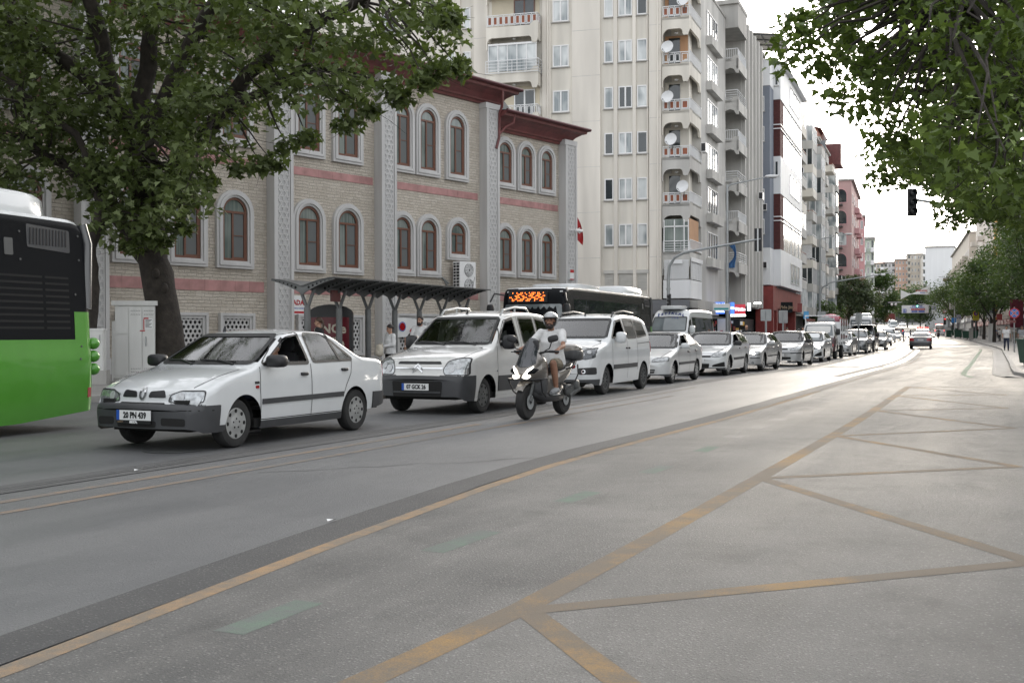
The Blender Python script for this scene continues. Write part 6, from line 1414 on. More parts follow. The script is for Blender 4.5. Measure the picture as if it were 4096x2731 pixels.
    for j,r_ in enumerate(rows):
        for i,ch in enumerate(r_):
            if ch=='1' and i%2==0: x=-.86+i*.0262; y=.135-j*.054; led.prism([(x-.011,y-.018),(x+.011,y-.018),(x+.011,y+.022),(x-.011,y+.022)],.012,.02,T)
    led.build('amber_digits',M['led'],d)
    for y in(-1.0,.98): g=MB(); h,nn=B.cast('F',y,2.86); g.sup(h,(.03,.06,.03),.5,8); g.build('marker_lamp',M['plate'],root)
    for s in(-1,1):
        g=MB(); g.tube([(.25,s*1.1,2.75),(-.15,s*1.32,2.8),(-.3,s*1.42,2.5)],.03,6); g.sup((-.3,s*1.42,2.2),(.07,.13,.22),.5,12); g.build('side_mirror',M['black'],root,50)
    for s in(-1,1): B.patch('F',rpoly([(s*.7,.75),(s*1.15,.75),(s*1.15,.98),(s*.75,.98)],.04),.01,.1).build('headlight',M['lamp'],root)
    return root
M['led']=mat('amber led',(1,.17,.025),.3,var=0,emit=2.2)
def busplace(o,corner,front,ang):
    q=Matrix.Rotation(ang,3,'Z')@Vector((0 if front else 12.0,-1.275,0)); o.location=(corner[0]-q.x,corner[1]-q.y,0)
b=city_bus('green and black city bus at the left edge, only its side rear end in view',(0,0),R(69),'green and black city buses'); busplace(b,(-6.22,16.3),False,R(69.5))
b=city_bus('green and black city bus with an amber destination display behind the white vans',(0,0),R(68),'green and black city buses'); busplace(b,(1.85,38.0),True,R(68))
# ------------------------------------------------------------------ small flatbed truck
tr=thing('pickup_truck','small white and maroon flatbed truck with slatted sides piled with pink bundles','truck',(0,0,0),R(66.5)); q=Matrix.Rotation(R(66.5),3,'Z')@Vector((.95,-.75,0)); tr.location=(17.35-q.x,59.1-q.y,0)
B=Body(1.75,1.75,[(0,.55),(.02,.9),(.06,1.2),(.34,1.88),(.5,1.98),(1.6,2.0),(1.72,1.94),(1.75,.6)],[(0,.42),(1.75,.55)],[(.95,.36)],.44,(1.18,1.18),tumble=.14,r=.08,step=.06,nf=(.86,.18),nr=(.97,.06),bow=[(0,.07),(.5,.04),(1,0),(1.75,0)])
B.take('low',lambda c,n:c.z<1.2 and c.x<.5); B.take('cab',lambda c,n:True); B.emit('cab','cab',M['car_white_warm'],tr); B.emit('low','nose_panel',M['car_maroon'],tr)
B.patch('F',rpoly([(-.76,1.24),(.76,1.24),(.68,1.82),(-.68,1.82)],.06),.005,.1,skirt=0).build('windscreen',M['screenglass'],tr,60)
for ax in('S','s'): B.patch(ax,rpoly([(.32,1.25),(.56,1.8),(1.3,1.82),(1.35,1.24)],.05),.005,.1,skirt=0).build('side_window',M['darkglass'],tr,60)
em=MB()
for a in(90,210,330): 
    c=Vector((.10*math.cos(R(a)),.10*math.sin(R(a)))); u=Vector((math.cos(R(a)),math.sin(R(a)))); v=Vector((-u.y,u.x)); h,nn=B.cast('F',0,.98)
    em.prism([tuple(c-u*.09),tuple(c+v*.05),tuple(c+u*.09),tuple(c-v*.05)],0,.012,Matrix.Translation((h.x-.012,0,.98))@frame((0,0,0),(0,-1,0),(0,0,1)))
em.build('emblem',M['chrome'],tr)
for s in(-1,1): B.patch('F',rpoly([(s*.45,.66),(s*.78,.66),(s*.78,.84),(s*.45,.84)],.03),.01,.1).build('headlight',M['redlens' if s<0 else 'lamp'],tr,60); g=MB(); g.sup((.05,s*1.02,1.45),(.05,.11,.17),.4,12); g.tube([(.25,s*.8,1.75),(.05,s*1.0,1.6)],.015); g.build('side_mirror',M['black'],tr,50)
g=MB(); g.bx(.1,5.0,-.45,.45,.5,.62); g.bx(.05,1.5,-.7,.7,.4,.55); g.build('chassis',M['under'],tr); w0=make_wheel(tr,.36,.2,'cap',(.95,-.75,.36),rimm='darkmetal'); copy_wheel(w0,(.95,.75,.36),False); copy_wheel(w0,(3.6,-.75,.36),True); copy_wheel(w0,(3.6,.75,.36),False)
g=MB(); g.bx(1.85,5.1,-.9,.9,.78,.86); bed=g.build('bed_floor',M['darkmetal'],tr)
for s in(-1,1):
    for z,mm in((.90,'whitepaint'),(1.12,'cornice'),(1.34,'whitepaint'),(1.62,'metal'),(1.84,'cornice'),(2.05,'wood')):
        g=MB(); g.bx(1.9,5.1,s*.89-.02,s*.89+.02,z,z+.15); g.build('side_slat',M[mm],bed)
g=MB()
for x in(1.88,2.9,4.0,5.08):
    for s in(-1,1): g.bx(x-.03,x+.03,s*.92-.025,s*.92+.025,.8,2.15)
g.bx(1.85,1.9,-.9,.9,.8,2.0); g.build('stake',M['whitepaint'],bed); g=MB(); g.tube([(.55,-.75,2.12),(.55,-.75,2.32),(.55,.75,2.32),(.55,.75,2.12)],.025); g.tube([(.55,-.75,2.32),(1.88,-.85,2.32)],.025); g.tube([(.55,.75,2.32),(1.88,.85,2.32)],.025); g.build('roof_rack',M['whitepaint'],tr)
def on(par,x,y,z): return Matrix.LocRotScale(par.location,par.rotation_euler,None)@Vector((x,y,z))
for x,y,z,dx,mm,lb in((2.5,-.1,1.98,.5,'greycloth','grey bundle at the front of the truck bed'),(3.1,-.2,2.12,.55,'pinkcloth','big pink bundle on top of the truck load'),(3.9,-.35,2.0,.5,'redcloth','crimson bundle sagging over the truck side'),(4.5,.2,1.9,.55,'pinkcloth','pink bundle at the rear of the truck load')):
    g=MB(); g.sup((0,0,0),(dx,.5,.32),.8,14); rg=random.Random(int(x*10)); g.v=[(a+rg.uniform(-.04,.04),b_+rg.uniform(-.04,.04),c+rg.uniform(-.04,.04)) for a,b_,c in g.v]
    o=g.build('cloth_bundle',M[mm],None,80); o.location=on(tr,x,y,z); o.rotation_euler=(0,0,tr.rotation_euler[2]); tag(o,lb,'bundle','bundles on the truck')
g=MB(); g.bx(1.95,5.0,-.8,.8,.86,1.8); g.build('load',M['greycloth'],tr)
# ------------------------------------------------------------------ people
def stand(): 
    return dict(pel=(0,0,.93),chest=(0,.01,1.28),neck=(0,.015,1.47),head=(0,-.015,1.60),
      sh=[(.185,.01,1.41),(-.185,.01,1.41)],el=[(.235,.03,1.14),(-.235,.03,1.14)],wr=[(.245,-.05,.89),(-.245,-.05,.89)],
      hip=[(.09,0,.90),(-.09,0,.90)],kn=[(.10,-.02,.49),(-.10,-.02,.49)],an=[(.10,.02,.085),(-.10,.02,.085)],toe=[(.12,-.15,.03),(-.12,-.15,.03)])
def sit():
    p=stand(); p.update(pel=(0,.0,.0),chest=(0,.07,.36),neck=(0,.08,.54),head=(0,.05,.68),sh=[(.185,.07,.48),(-.185,.07,.48)],el=[(.24,-.08,.24),(-.24,-.08,.24)],wr=[(.2,-.32,.28),(-.2,-.32,.28)],
      hip=[(.09,0,0),(-.09,0,0)],kn=[(.13,-.42,.06),(-.13,-.42,.06)],an=[(.13,-.50,-.34),(-.13,-.50,-.34)],toe=[(.13,-.66,-.38),(-.13,-.66,-.38)]); return p
def remesh(o,v,sm=2):
    m=o.modifiers.new('one_surface','REMESH'); m.mode='VOXEL'; m.voxel_size=v; m.use_smooth_shade=True
    s=o.modifiers.new('soft','SMOOTH'); s.iterations=sm; s.factor=.5
def limb(mb,a,b,r0,r1,n=10,mid=None):
    a,b=Vector(a),Vector(b); mb.tube([a,a.lerp(b,.35),b],[r0,(r0*.55+r1*.45) if mid is None else mid,r1],n); mb.sup(a,(r0,)*3,1,8); mb.sup(b,(r1,)*3,1,8)
def hand(mb,wr,dirv,pal,curl=.5,s=1):
    "palm, four fingers of unequal length and a thumb; dirv forearm direction, pal palm normal"
    d=Vector(dirv).normalized(); p=Vector(pal); p=(p-d*p.dot(d)).normalized(); t=d.cross(p); wr=Vector(wr)
    Mx=Matrix((t,d,p)).transposed(); mb.sup(wr+d*.045*s,(.038*s,.05*s,.014*s),.7,10,Mx)
    for i,L in enumerate((.066,.075,.070,.055)):
        o=(i-1.5)*.019*s; a=wr+d*.085*s+t*o; b=a+(d*math.cos(curl*.6)+p*math.sin(curl*.6))*L*.5*s; c=b+(d*math.cos(curl*1.7)+p*math.sin(curl*1.7))*L*.5*s
        mb.tube([a-d*.02*s,a,b,c],[.0095*s,.0095*s,.0085*s,.007*s],6)
    a=wr+d*.02*s-t*.03*s; b=a+(d*.5-t*.6+p*.3).normalized()*.04*s; mb.tube([a,b,b+(d*.8-t*.2+p*.4).normalized()*.03*s],[.012*s,.011*s,.008*s],6)
def person(label,P,loc,rz,top,bottom,shoe='black',skin='skin',hair='hair',group=None,vox=.02,H=1.72,long_sleeve=False,shorts=False,hairstyle='short',headyaw=0,face=False,beard=False,girth=1.0,skirt=False,headpitch=0,bottom_bare=False,curl=.5):
    s=H/1.72; mb=MB(); hd=Vector(P['head']); hp=0
    Rh=Matrix.Rotation(headyaw,3,'Z')@Matrix.Rotation(headpitch,3,'X')
    mb.sup(hd+Rh@Vector((0,.015,.035)),(.076,.092,.088),1,14,Rh); mb.sup(hd+Rh@Vector((0,-.02,-.04)),(.060,.068,.075),.95,12,Rh); mb.sup(hd+Rh@Vector((0,-.045,-.09)),(.035,.03,.025),1,8)
    mb.tube([hd+Rh@Vector((0,-.085,.012)),hd+Rh@Vector((0,-.108,-.028)),hd+Rh@Vector((0,-.085,-.04))],[.010,.017,.012],6)
    for k in(-1,1): mb.sup(hd+Rh@Vector((.077*k,.012,-.01)),(.012,.022,.033),1,8)
    limb(mb,P['neck'],hd+Vector((0,.02,-.06)),.058,.052)
    mb.tube([P['pel'],Vector(P['pel']).lerp(Vector(P['chest']),.5),P['chest'],Vector(P['neck'])-Vector((0,0,.05))],[.105*girth,.10*girth,.11*girth,.06],12,flat=1.45)
    for i in(0,1):
        limb(mb,P['sh'][i],P['el'][i],.050,.038); limb(mb,P['el'][i],P['wr'][i],.040,.027,mid=.039)
        d=Vector(P['wr'][i])-Vector(P['el'][i]); hv=P.get('pal',[(-1,0,0),(1,0,0)])[i]; hand(mb,P['wr'][i],P.get('hd',[d,d])[i],hv,curl)
        limb(mb,P['hip'][i],P['kn'][i],.085*girth,.055); limb(mb,P['kn'][i],P['an'][i],.057,.037,mid=.060)
        limb(mb,P['an'][i],P['toe'][i],.040,.028)
    o=mb.build('person',M[skin],None,60); o.location=loc; o.rotation_euler=(0,0,rz); o.scale=(s,)*3; tag(o,label,'person',group); remesh(o,vox)
    e=.016
    mb=MB(); pel=Vector(P['pel']);ch=Vector(P['chest']);nk=Vector(P['neck'])
    mb.tube([pel+Vector((0,0,-.05)),pel+Vector((0,0,.03)),pel.lerp(ch,.5),ch,nk-Vector((0,0,.055)),nk-Vector((0,0,.02))],[(.125+e)*girth,(.122+e)*girth,(.108+e)*girth,.118*girth+e,.075+e,.056+e],14,flat=1.45)
    for i in(0,1):
        sh,el,wr=(Vector(P[k][i]) for k in('sh','el','wr')); limb(mb,sh,sh.lerp(el,.62 if not long_sleeve else 1),.062+e*.6,.056+e*.5)
        mb.tube([nk.lerp(sh,.25)-Vector((0,0,.03)),sh],[.05,.066],10)
        if long_sleeve: limb(mb,el,el.lerp(wr,.9),.048+e*.3,.036+e*.3)
    c=mb.build('shirt',M[top],o,60); remesh(c,vox)
    mb=MB(); mb.tube([pel+Vector((0,0,.08)),pel-Vector((0,0,.02)),pel-Vector((0,0,.06))],[.118*girth,.125*girth,.115*girth],12,flat=1.42)
    for i in(0,1):
        h,k,a=(Vector(P[q][i]) for q in('hip','kn','an')); limb(mb,h,h.lerp(k,1 if not shorts else .88),.098*girth,.070+(.012 if shorts else 0))
        if not shorts: limb(mb,k,k.lerp(a,.93),.069,.055,mid=.066)
    if skirt: mb.tube([pel+Vector((0,0,.05)),pel-Vector((0,0,.8))],[.13,.2],14,flat=1.3)
    c=mb.build('shorts' if shorts else 'trousers',M[bottom],o,60); remesh(c,vox)
    for i in(0,1):
        mb=MB(); a,t=Vector(P['an'][i]),Vector(P['toe'][i]); d=(t-a); d.z=0; d=d.normalized(); mb.tube([a-d*.06+Vector((0,0,-.03)),a+Vector((0,0,-.02)),t+Vector((0,0,.012)),t+d*.06],[.042,.052,.043,.028],10); mb.build('shoe',M[shoe],o,50)
    if hairstyle:
        mb=MB(); c0=hd+Rh@Vector((0,.028,.052)); mb.sup(c0,(.085,.094,.088),1,16,Rh)
        if hairstyle in('tail','bun'): mb.sup(hd+Rh@Vector((0,.115,.01)),(.04,.035,.045),1,10)
        if hairstyle=='tail': mb.tube([hd+Rh@Vector((0,.11,.02)),hd+Rh@Vector((0,.14,-.08)),hd+Rh@Vector((0,.11,-.2))],[.03,.032,.01],8)
        if hairstyle=='long': mb.tube([hd+Rh@Vector((0,.05,.05)),hd+Rh@Vector((0,.075,-.08)),hd+Rh@Vector((0,.07,-.22))],[.085,.08,.05],12,flat=1.2)
        hh=mb.build('hair',M[hair],o,60)
    if face:
        mb=MB()
        for k in(-1,1): mb.sup(hd+Rh@Vector((.032*k,-.080,.012)),(.013,.008,.006),1,8); mb.tube([hd+Rh@Vector((.014*k,-.088,.032)),hd+Rh@Vector((.052*k,-.077,.034))],.0065,5)
        mb.build('eyes',M['hair'],o,50)
        mb=MB(); mb.sup(hd+Rh@Vector((0,-.086,-.062)),(.024,.008,.006),1,8); mb.build('mouth',M['redband'],o,50)
    if beard:
        mb=MB(); mb.sup(hd+Rh@Vector((0,-.040,-.085)),(.066,.056,.048),.9,14,Rh); mb.tube([hd+Rh@Vector((.036,-.086,-.05)),hd+Rh@Vector((0,-.097,-.046)),hd+Rh@Vector((-.036,-.086,-.05))],.010,6); mb.tube([hd+Rh@Vector((.068,-.01,-.01)),hd+Rh@Vector((.064,-.03,-.075))],.02,6); mb.tube([hd+Rh@Vector((-.068,-.01,-.01)),hd+Rh@Vector((-.064,-.03,-.075))],.02,6); mb.build('beard',M['hair'],o,60)
    return o
def mod(P,**k):
    for a,v in k.items(): P[a]=v
    return P
# ------------------------------------------------------------------ scooter and rider
SCRZ=R(-27.1)
sc=thing('motor_scooter','bronze grey maxi scooter with lit V shaped headlamps, dark screen and top box','scooter',(.53,18.07,0),SCRZ)
def rings(L,n=18,e=.75):
    vs=[];fs=[]
    for y,z,rx,rz_,*t in L:
        tl=t[0] if t else 0
        for k in range(n):
            a=2*math.pi*k/n; f=lambda q:math.copysign(abs(q)**e,q); dz=f(math.sin(a))*rz_
            vs.append((f(math.cos(a))*rx,y+dz*math.sin(tl),z+dz*math.cos(tl)))
    m=len(L)
    for i in range(m-1):
        for k in range(n): k2=(k+1)%n; fs.append((i*n+k,i*n+k2,(i+1)*n+k2,(i+1)*n+k))
    fs+=[tuple(range(n-1,-1,-1)),tuple(range((m-1)*n,m*n))]
    return vs,fs
def wheel2(y,r_,w_,nm):
    T=frame((0,y,r_),(0,1,0),(0,0,1)); mb=MB(); h=w_/2; mb.lathe([(r_*.66,h*.8),(r_*.74,h),(r_*.90,h*.92),(r_*.98,h*.5),(r_,0),(r_*.98,-h*.5),(r_*.90,-h*.92),(r_*.74,-h),(r_*.66,-h*.8)],T,28); o=mb.build(nm,M['rubber'],sc,40)
    mb=MB(); mb.lathe([(r_*.67,h*.75),(r_*.60,h*.7),(r_*.60,-h*.7),(r_*.67,-h*.75)],T,28)
    for i in range(5):
        a=2*math.pi*i/5; mb.tube([T@Vector((.03*math.cos(a),.03*math.sin(a),0)),T@Vector((r_*.62*math.cos(a),r_*.62*math.sin(a),0))],.016,6)
    mb.tube([T@Vector((0,0,-.09)),T@Vector((0,0,.09))],.035,8); mb.build('rim',M['darkmetal'],o,40); mb=MB(); mb.lathe([(r_*.42,h+.01),(r_*.42,h+.016),(r_*.2,h+.016)],T,20); mb.build('brake_disc',M['metal'],o)
wheel2(-.68,.285,.13,'front_wheel'); wheel2(.68,.27,.14,'rear_wheel')
BZ='car_bronze'
def part(nm,L,mt,n=20,e=.75): v,f=rings(L,n,e); return MB().add(v,f).build(nm,M[mt],sc,50)
part('nose_fairing',[(-.86,.735,.03,.03),(-.82,.74,.11,.07),(-.74,.755,.19,.125),(-.62,.79,.235,.18),(-.50,.80,.245,.25),(-.38,.78,.24,.30),(-.30,.74,.21,.28)],BZ,24,.8)
part('leg_shield',[(-.56,.55,.10,.10),(-.47,.58,.215,.20),(-.38,.56,.225,.26),(-.28,.55,.20,.26),(-.20,.52,.13,.20)],'plastic',20,.6)
part('floor_board',[(-.55,.44,.06,.08),(-.40,.37,.19,.11),(-.2,.33,.215,.075),(.1,.32,.215,.07),(.35,.36,.18,.10),(.52,.42,.10,.10)],'black',20,.5)
part('tunnel',[(-.3,.56,.10,.20),(-.1,.50,.095,.17),(.08,.54,.11,.20),(.2,.60,.14,.16)],BZ,18,.7)
part('rear_body',[(-.03,.62,.08,.10),(.12,.63,.165,.15),(.35,.66,.19,.145),(.62,.73,.18,.12),(.86,.81,.12,.08),(1.0,.86,.05,.035)],BZ,20,.7)
part('seat',[(-.06,.77,.06,.03),(.05,.785,.14,.055),(.3,.785,.175,.06),(.46,.80,.17,.06),(.52,.85,.16,.06),(.8,.88,.14,.05),(.92,.90,.08,.03)],'black',20,.7)
mb=MB(); vs=[];fs=[];n=10;m_=8
for j in range(m_+1):
    t=j/m_; z=lerp(.84,1.30,t); hw=lerp(.17,.115,t**1.5)*(1-.3*max(0,t-.85)/.15); y0=lerp(-.80,-.50,t)-.03*math.sin(math.pi*t)
    for i in range(n+1): u=2*i/n-1; vs.append((hw*u,y0+.10*u*u,z-.03*u*u*t))
for j in range(m_):
    for i in range(n): fs.append((j*(n+1)+i,j*(n+1)+i+1,(j+1)*(n+1)+i+1,(j+1)*(n+1)+i))
k=len(vs); vs+=[(x,y+.008,z) for x,y,z in vs]; fs+=[tuple(i+k for i in f[::-1]) for f in fs]
M['smoke']=mat('smoked screen',(.022,.026,.034),.06,var=0,spec=.9,coat=.5); mb.add(vs,fs).build('windscreen',M['smoke'],sc,60)
for s in(-1,1):
    mb=MB(); mb.tube([(s*.035,-.875,.685),(s*.10,-.865,.675),(s*.15,-.825,.70)],[.020,.032,.018],8,flat=.8); mb.tube([(s*.055,-.87,.70),(s*.115,-.83,.785),(s*.175,-.765,.845)],[.018,.024,.010],8); mb.build('headlamp',M['lit'],sc,50)
    mb=MB(); mb.tube([(s*.10,-.845,.745),(s*.18,-.775,.78),(s*.225,-.69,.80)],[.022,.045,.012],8); mb.build('lamp_housing',M['blackgloss'],sc,50)
    mb=MB(); mb.tube([(s*.05,-.70,.27),(s*.075,-.62,.50),(s*.075,-.55,.70)],[.032,.03,.03],8); mb.tube([(s*.085,-.71,.29),(s*.085,-.66,.36)],.035,8); mb.build('fork_leg',M['darkmetal'],sc,50)
    mb=MB(); mb.tube([(s*.0,-.88,.645),(s*.2,-.85,.645),(s*.29,-.74,.65),(s*.29,-.5,.655)],.013,6); mb.tube([(s*.29,-.74,.65),(s*.26,-.62,.45),(s*.24,-.45,.36)],.012,6); mb.build('crash_bar',M['black'],sc,50)
    mb=MB(); mb.tube([(s*.2,-.40,1.09),(s*.30,-.44,1.13),(s*.345,-.45,1.24)],.009,6); mb.sup((s*.37,-.455,1.285),(.095,.022,.055),.6,14,Matrix.Rotation(s*R(-14),3,'Y')); mb.build('side_mirror',M['black'],sc,50)
    mb=MB(); mb.tube([(s*.04,-.40,1.04),(s*.2,-.37,1.075),(s*.26,-.34,1.08)],.017,8); mb.tube([(s*.25,-.345,1.08),(s*.40,-.29,1.075)],.021,8); mb.tube([(s*.27,-.39,1.085),(s*.42,-.375,1.07)],.008,5); mb.build('handlebar',M['black'],sc,50)
    mb=MB(); mb.tube([(s*.16,.50,.78),(s*.215,.62,.80),(s*.2,.85,.9),(s*.1,1.0,.93)],.014,6); mb.tube([(s*.21,.35,.44),(s*.245,.62,.50),(s*.245,.82,.68),(s*.20,.9,.84)],.013,6); mb.build('grab_rail',M['black'],sc,50)
    mb=MB(); mb.sup((s*.205,-.05,.375),(.05,.17,.012),.5,12); mb.build('foot_plate',M['metal'],sc,50)
mb=MB(); mb.sup((.17,.62,.42),(.055,.19,.10),.6,14); mb.sup((.2,.80,.50),(.06,.10,.085),.6,14); mb.tube([(.19,.55,.33),(.21,.9,.44)],[.04,.055],10); mb.sup((.0,.45,.36),(.12,.16,.12),.6,12); mb.build('engine',M['darkmetal'],sc,50)
mb=MB(); mb.tube([(-.2,.4,.3),(-.22,.6,.36),(-.22,.95,.48)],[.04,.065,.06],10); mb.build('exhaust',M['metal'],sc,50)
mb=MB(); vs=[];fs=[]
for i in range(11):
    a=R(35+125*i/10)
    for k,(x,dr) in enumerate(((-.10,.0),(-.085,.028),(0,.036),(.085,.028),(.10,.0))): rr=.305+dr; vs.append((x*(1-.35*abs(i-6)/6),-.68-rr*math.cos(a),.285+rr*math.sin(a)))
for i in range(10):
    for k in range(4): fs.append((i*5+k,i*5+k+1,(i+1)*5+k+1,(i+1)*5+k))
mb.add(vs,fs).build('front_fender',M[BZ],sc,60)
mb=MB(); mb.sup((.10,-.52,1.18),(.052,.016,.085),.4,12); mb.tube([(.08,-.45,1.07),(.10,-.5,1.12)],.015,6); mb.build('phone_mount',M['black'],sc,50)
mb=MB(); mb.sup((0,1.02,1.00),(.215,.19,.105),.45,18); mb.build('top_box',M['plastic'],sc,50); 
tb=[c for c in sc.children if c.name.startswith('top_box')][0]; mb=MB(); mb.sup((0,1.02,1.09),(.205,.185,.10),.7,18); mb.build('lid',M[BZ],tb,50)
mb=MB(); mb.sup((0,1.0,.80),(.12,.03,.04),.6,12); mb.build('tail_light',M['redlens'],sc,50)
P=stand(); P.update(pel=(0,.33,.90),chest=(0,.29,1.24),neck=(0,.27,1.43),head=(0,.23,1.57),sh=[(.195,.28,1.38),(-.195,.28,1.38)],el=[(.315,.06,1.16),(-.315,.06,1.16)],wr=[(.345,-.20,1.115),(-.345,-.20,1.115)],
  hip=[(.10,.30,.86),(-.10,.30,.86)],kn=[(.215,-.11,.885),(-.215,-.11,.885)],an=[(.215,.0,.47),(-.215,.0,.47)],toe=[(.225,-.17,.41),(-.225,-.17,.41)],hd=[(.1,-.9,-.35),(-.1,-.9,-.35)],pal=[(0,-.3,-1),(0,-.3,-1)])
rd=person('bearded rider in silver open helmet, white t-shirt and khaki shorts on the scooter',P,(.53,18.07,0),SCRZ,'whitecloth','khaki',shoe='greycloth',skin='skin_tan',vox=.010,H=1.72,shorts=True,hairstyle=None,face=True,beard=True,girth=1.12,curl=1.35,headyaw=R(14))
# helmet
he=thing('helmet','silver grey open face helmet on the scooter rider','helmet',(.53,18.07,0),SCRZ)
bm=bmesh.new(); bmesh.ops.create_uvsphere(bm,u_segments=28,v_segments=18,radius=1)
for v in bm.verts: v.co=Vector((v.co.x*.128,v.co.y*.150,v.co.z*.135))
bmesh.ops.delete(bm,geom=[v for v in bm.verts if v.co.z<-.115 or (v.co.y<-.035 and v.co.z<.034) ],context='VERTS')
me=bpy.data.meshes.new('shell'); bm.to_mesh(me); bm.free(); me.materials.append(paint('silver helmet',(.42,.43,.44),.2,.3)); 
for p in me.polygons: p.use_smooth=True
ho=bpy.data.objects.new('shell',me); COL.objects.link(ho); ho.parent=he; ho.location=(0,.245,1.60); ho.rotation_euler=(R(4),0,R(14)); sm=ho.modifiers.new('shell_thickness','SOLIDIFY'); sm.thickness=.018; sm.offset=-1
mb=MB(); Rz=Matrix.Rotation(R(14),3,'Z')
mb.tube([Vector((0,.245,1.60))+Rz@Vector((.128*math.cos(a),.150*math.sin(a),.030)) for a in np.linspace(R(194),R(346),14)],.010,6); mb.build('trim',M['black'],he,50)
# driver of the first car and of the van
Mw=lambda c,v: Matrix.LocRotScale(c.location,c.rotation_euler,None)@Vector(v)
person('grey haired driver at the wheel of the white boxy saloon',sit(),Mw(c1,(2.06,-.37,.50)),R(64.9-90),'greycloth','denim',hair='hair_grey',vox=.016,H=1.70,face=True)
P=sit(); P.update(el=[(.36,-.10,.42),(-.24,-.08,.24)],wr=[(.42,-.26,.40),(-.2,-.32,.28)])
person('driver of the cream white van resting an arm on the open window',P,Mw(c2,(2.12,-.40,.70)),R(64.8-90),'whitecloth','denim',vox=.016,H=1.72)
# ------------------------------------------------------------------ people at the shelter and along the street
def face_to(dx,dy): return math.atan2(dx,-dy)
person('woman with a brown ponytail seen in profile before the maroon poster',stand(),(-4.95,28.2,.12),face_to(-1,.1),'blackcloth','denim',hair='hair_brown',hairstyle='tail',vox=.016,H=1.68,face=True)
P=stand(); P.update(el=[(.26,-.02,1.14),(-.26,-.02,1.14)],wr=[(.08,-.27,1.10),(-.12,-.25,1.14)])
wm=person('woman in an open white shirt and black trousers holding a beige backpack by the kerb',P,(-3.36,30.3,0),face_to(-.8,-.55),'whitecloth','blackcloth',long_sleeve=True,hairstyle='bun',vox=.016,H=1.63,girth=1.15,face=True,headpitch=R(18))
bp=thing('backpack','small beige backpack held by the woman in the white shirt','bag',(-3.36,30.3,0),face_to(-.8,-.55)); mb=MB(); mb.sup((0,-.33,.93),(.13,.08,.17),.6,14); mb.build('bag_body',M['cream'],bp,50); mb=MB(); mb.sup((0,-.41,.87),(.09,.025,.07),.6,12); mb.build('pocket',M['cream'],bp,50); mb=MB(); mb.tube([(-.06,-.28,1.05),(-.05,-.26,1.12),(.05,-.26,1.12),(.06,-.28,1.05)],.012,6); mb.tube([(.1,-.3,1.0),(.14,-.25,.7),(.05,-.3,.62),(-.1,-.3,.8)],.01,6); mb.build('strap',M['cream'],bp,50)
P=sit(); P.update(el=[(.22,-.12,.30),(-.24,-.08,.24)],wr=[(.10,-.10,.58),(-.2,-.30,.2)])
person('dark haired woman crouched with a phone at her ear under the shelter',P,(-2.95,31.3,.63),face_to(-.9,-.2),'khaki','blackcloth',hairstyle='long',vox=.018,H=1.62)
P=stand(); P.update(el=[(.26,-.02,1.14),(-.26,-.02,1.14)],wr=[(.14,-.28,1.12),(-.14,-.28,1.12)])
person('man with glasses and short beard in a white shirt under the shelter',P,(-2.55,30.6,.12),face_to(-.35,-.9),'whitecloth','blackcloth',long_sleeve=True,vox=.016,H=1.74,face=True,beard=True)
o=thing('paper_sheet','large white sheet held by the man with glasses','paper',(-2.62,30.3,1.10),face_to(-.35,-.9)); MB().box((0,-.02,0),(.55,.4,.006),M=Matrix.Rotation(R(18),3,'X')).build('sheet',M['plate'],o)
P=stand(); P.update(el=[(.26,-.05,1.2),(-.25,0,1.15)],wr=[(.2,-.14,1.45),(-.16,-.25,1.05)])
person('person in a pale top with a raised hand, seen through the van windscreen',P,(-2.0,31.4,.12),face_to(-.6,-.7),'cream','denim',hairstyle='long',vox=.018,H=1.62)
walk=lambda f=1: mod(stand(),kn=[(.10,-.12*f,.50),(-.10,.06*f,.50)],an=[(.10,-.16*f,.085),(-.10,.24*f,.12)],toe=[(.11,-.33*f if f>0 else -.05,.03),(-.11,.10,.04)],wr=[(.26,.10,.90),(-.26,-.16,.93)])
person('walking man in a white polo shirt, left of the two on the right',walk(),(34.7,77.2,.13),face_to(-.35,-1),'whitecloth','denim',vox=.02,H=1.74,girth=1.1,face=True)
person('walking man in a pale grey t-shirt, right of the two on the right',walk(-1),(35.7,77.0,.13),face_to(-.35,-1),'greycloth','denim',skin='skin_tan',vox=.02,H=1.72,girth=1.12,face=True)
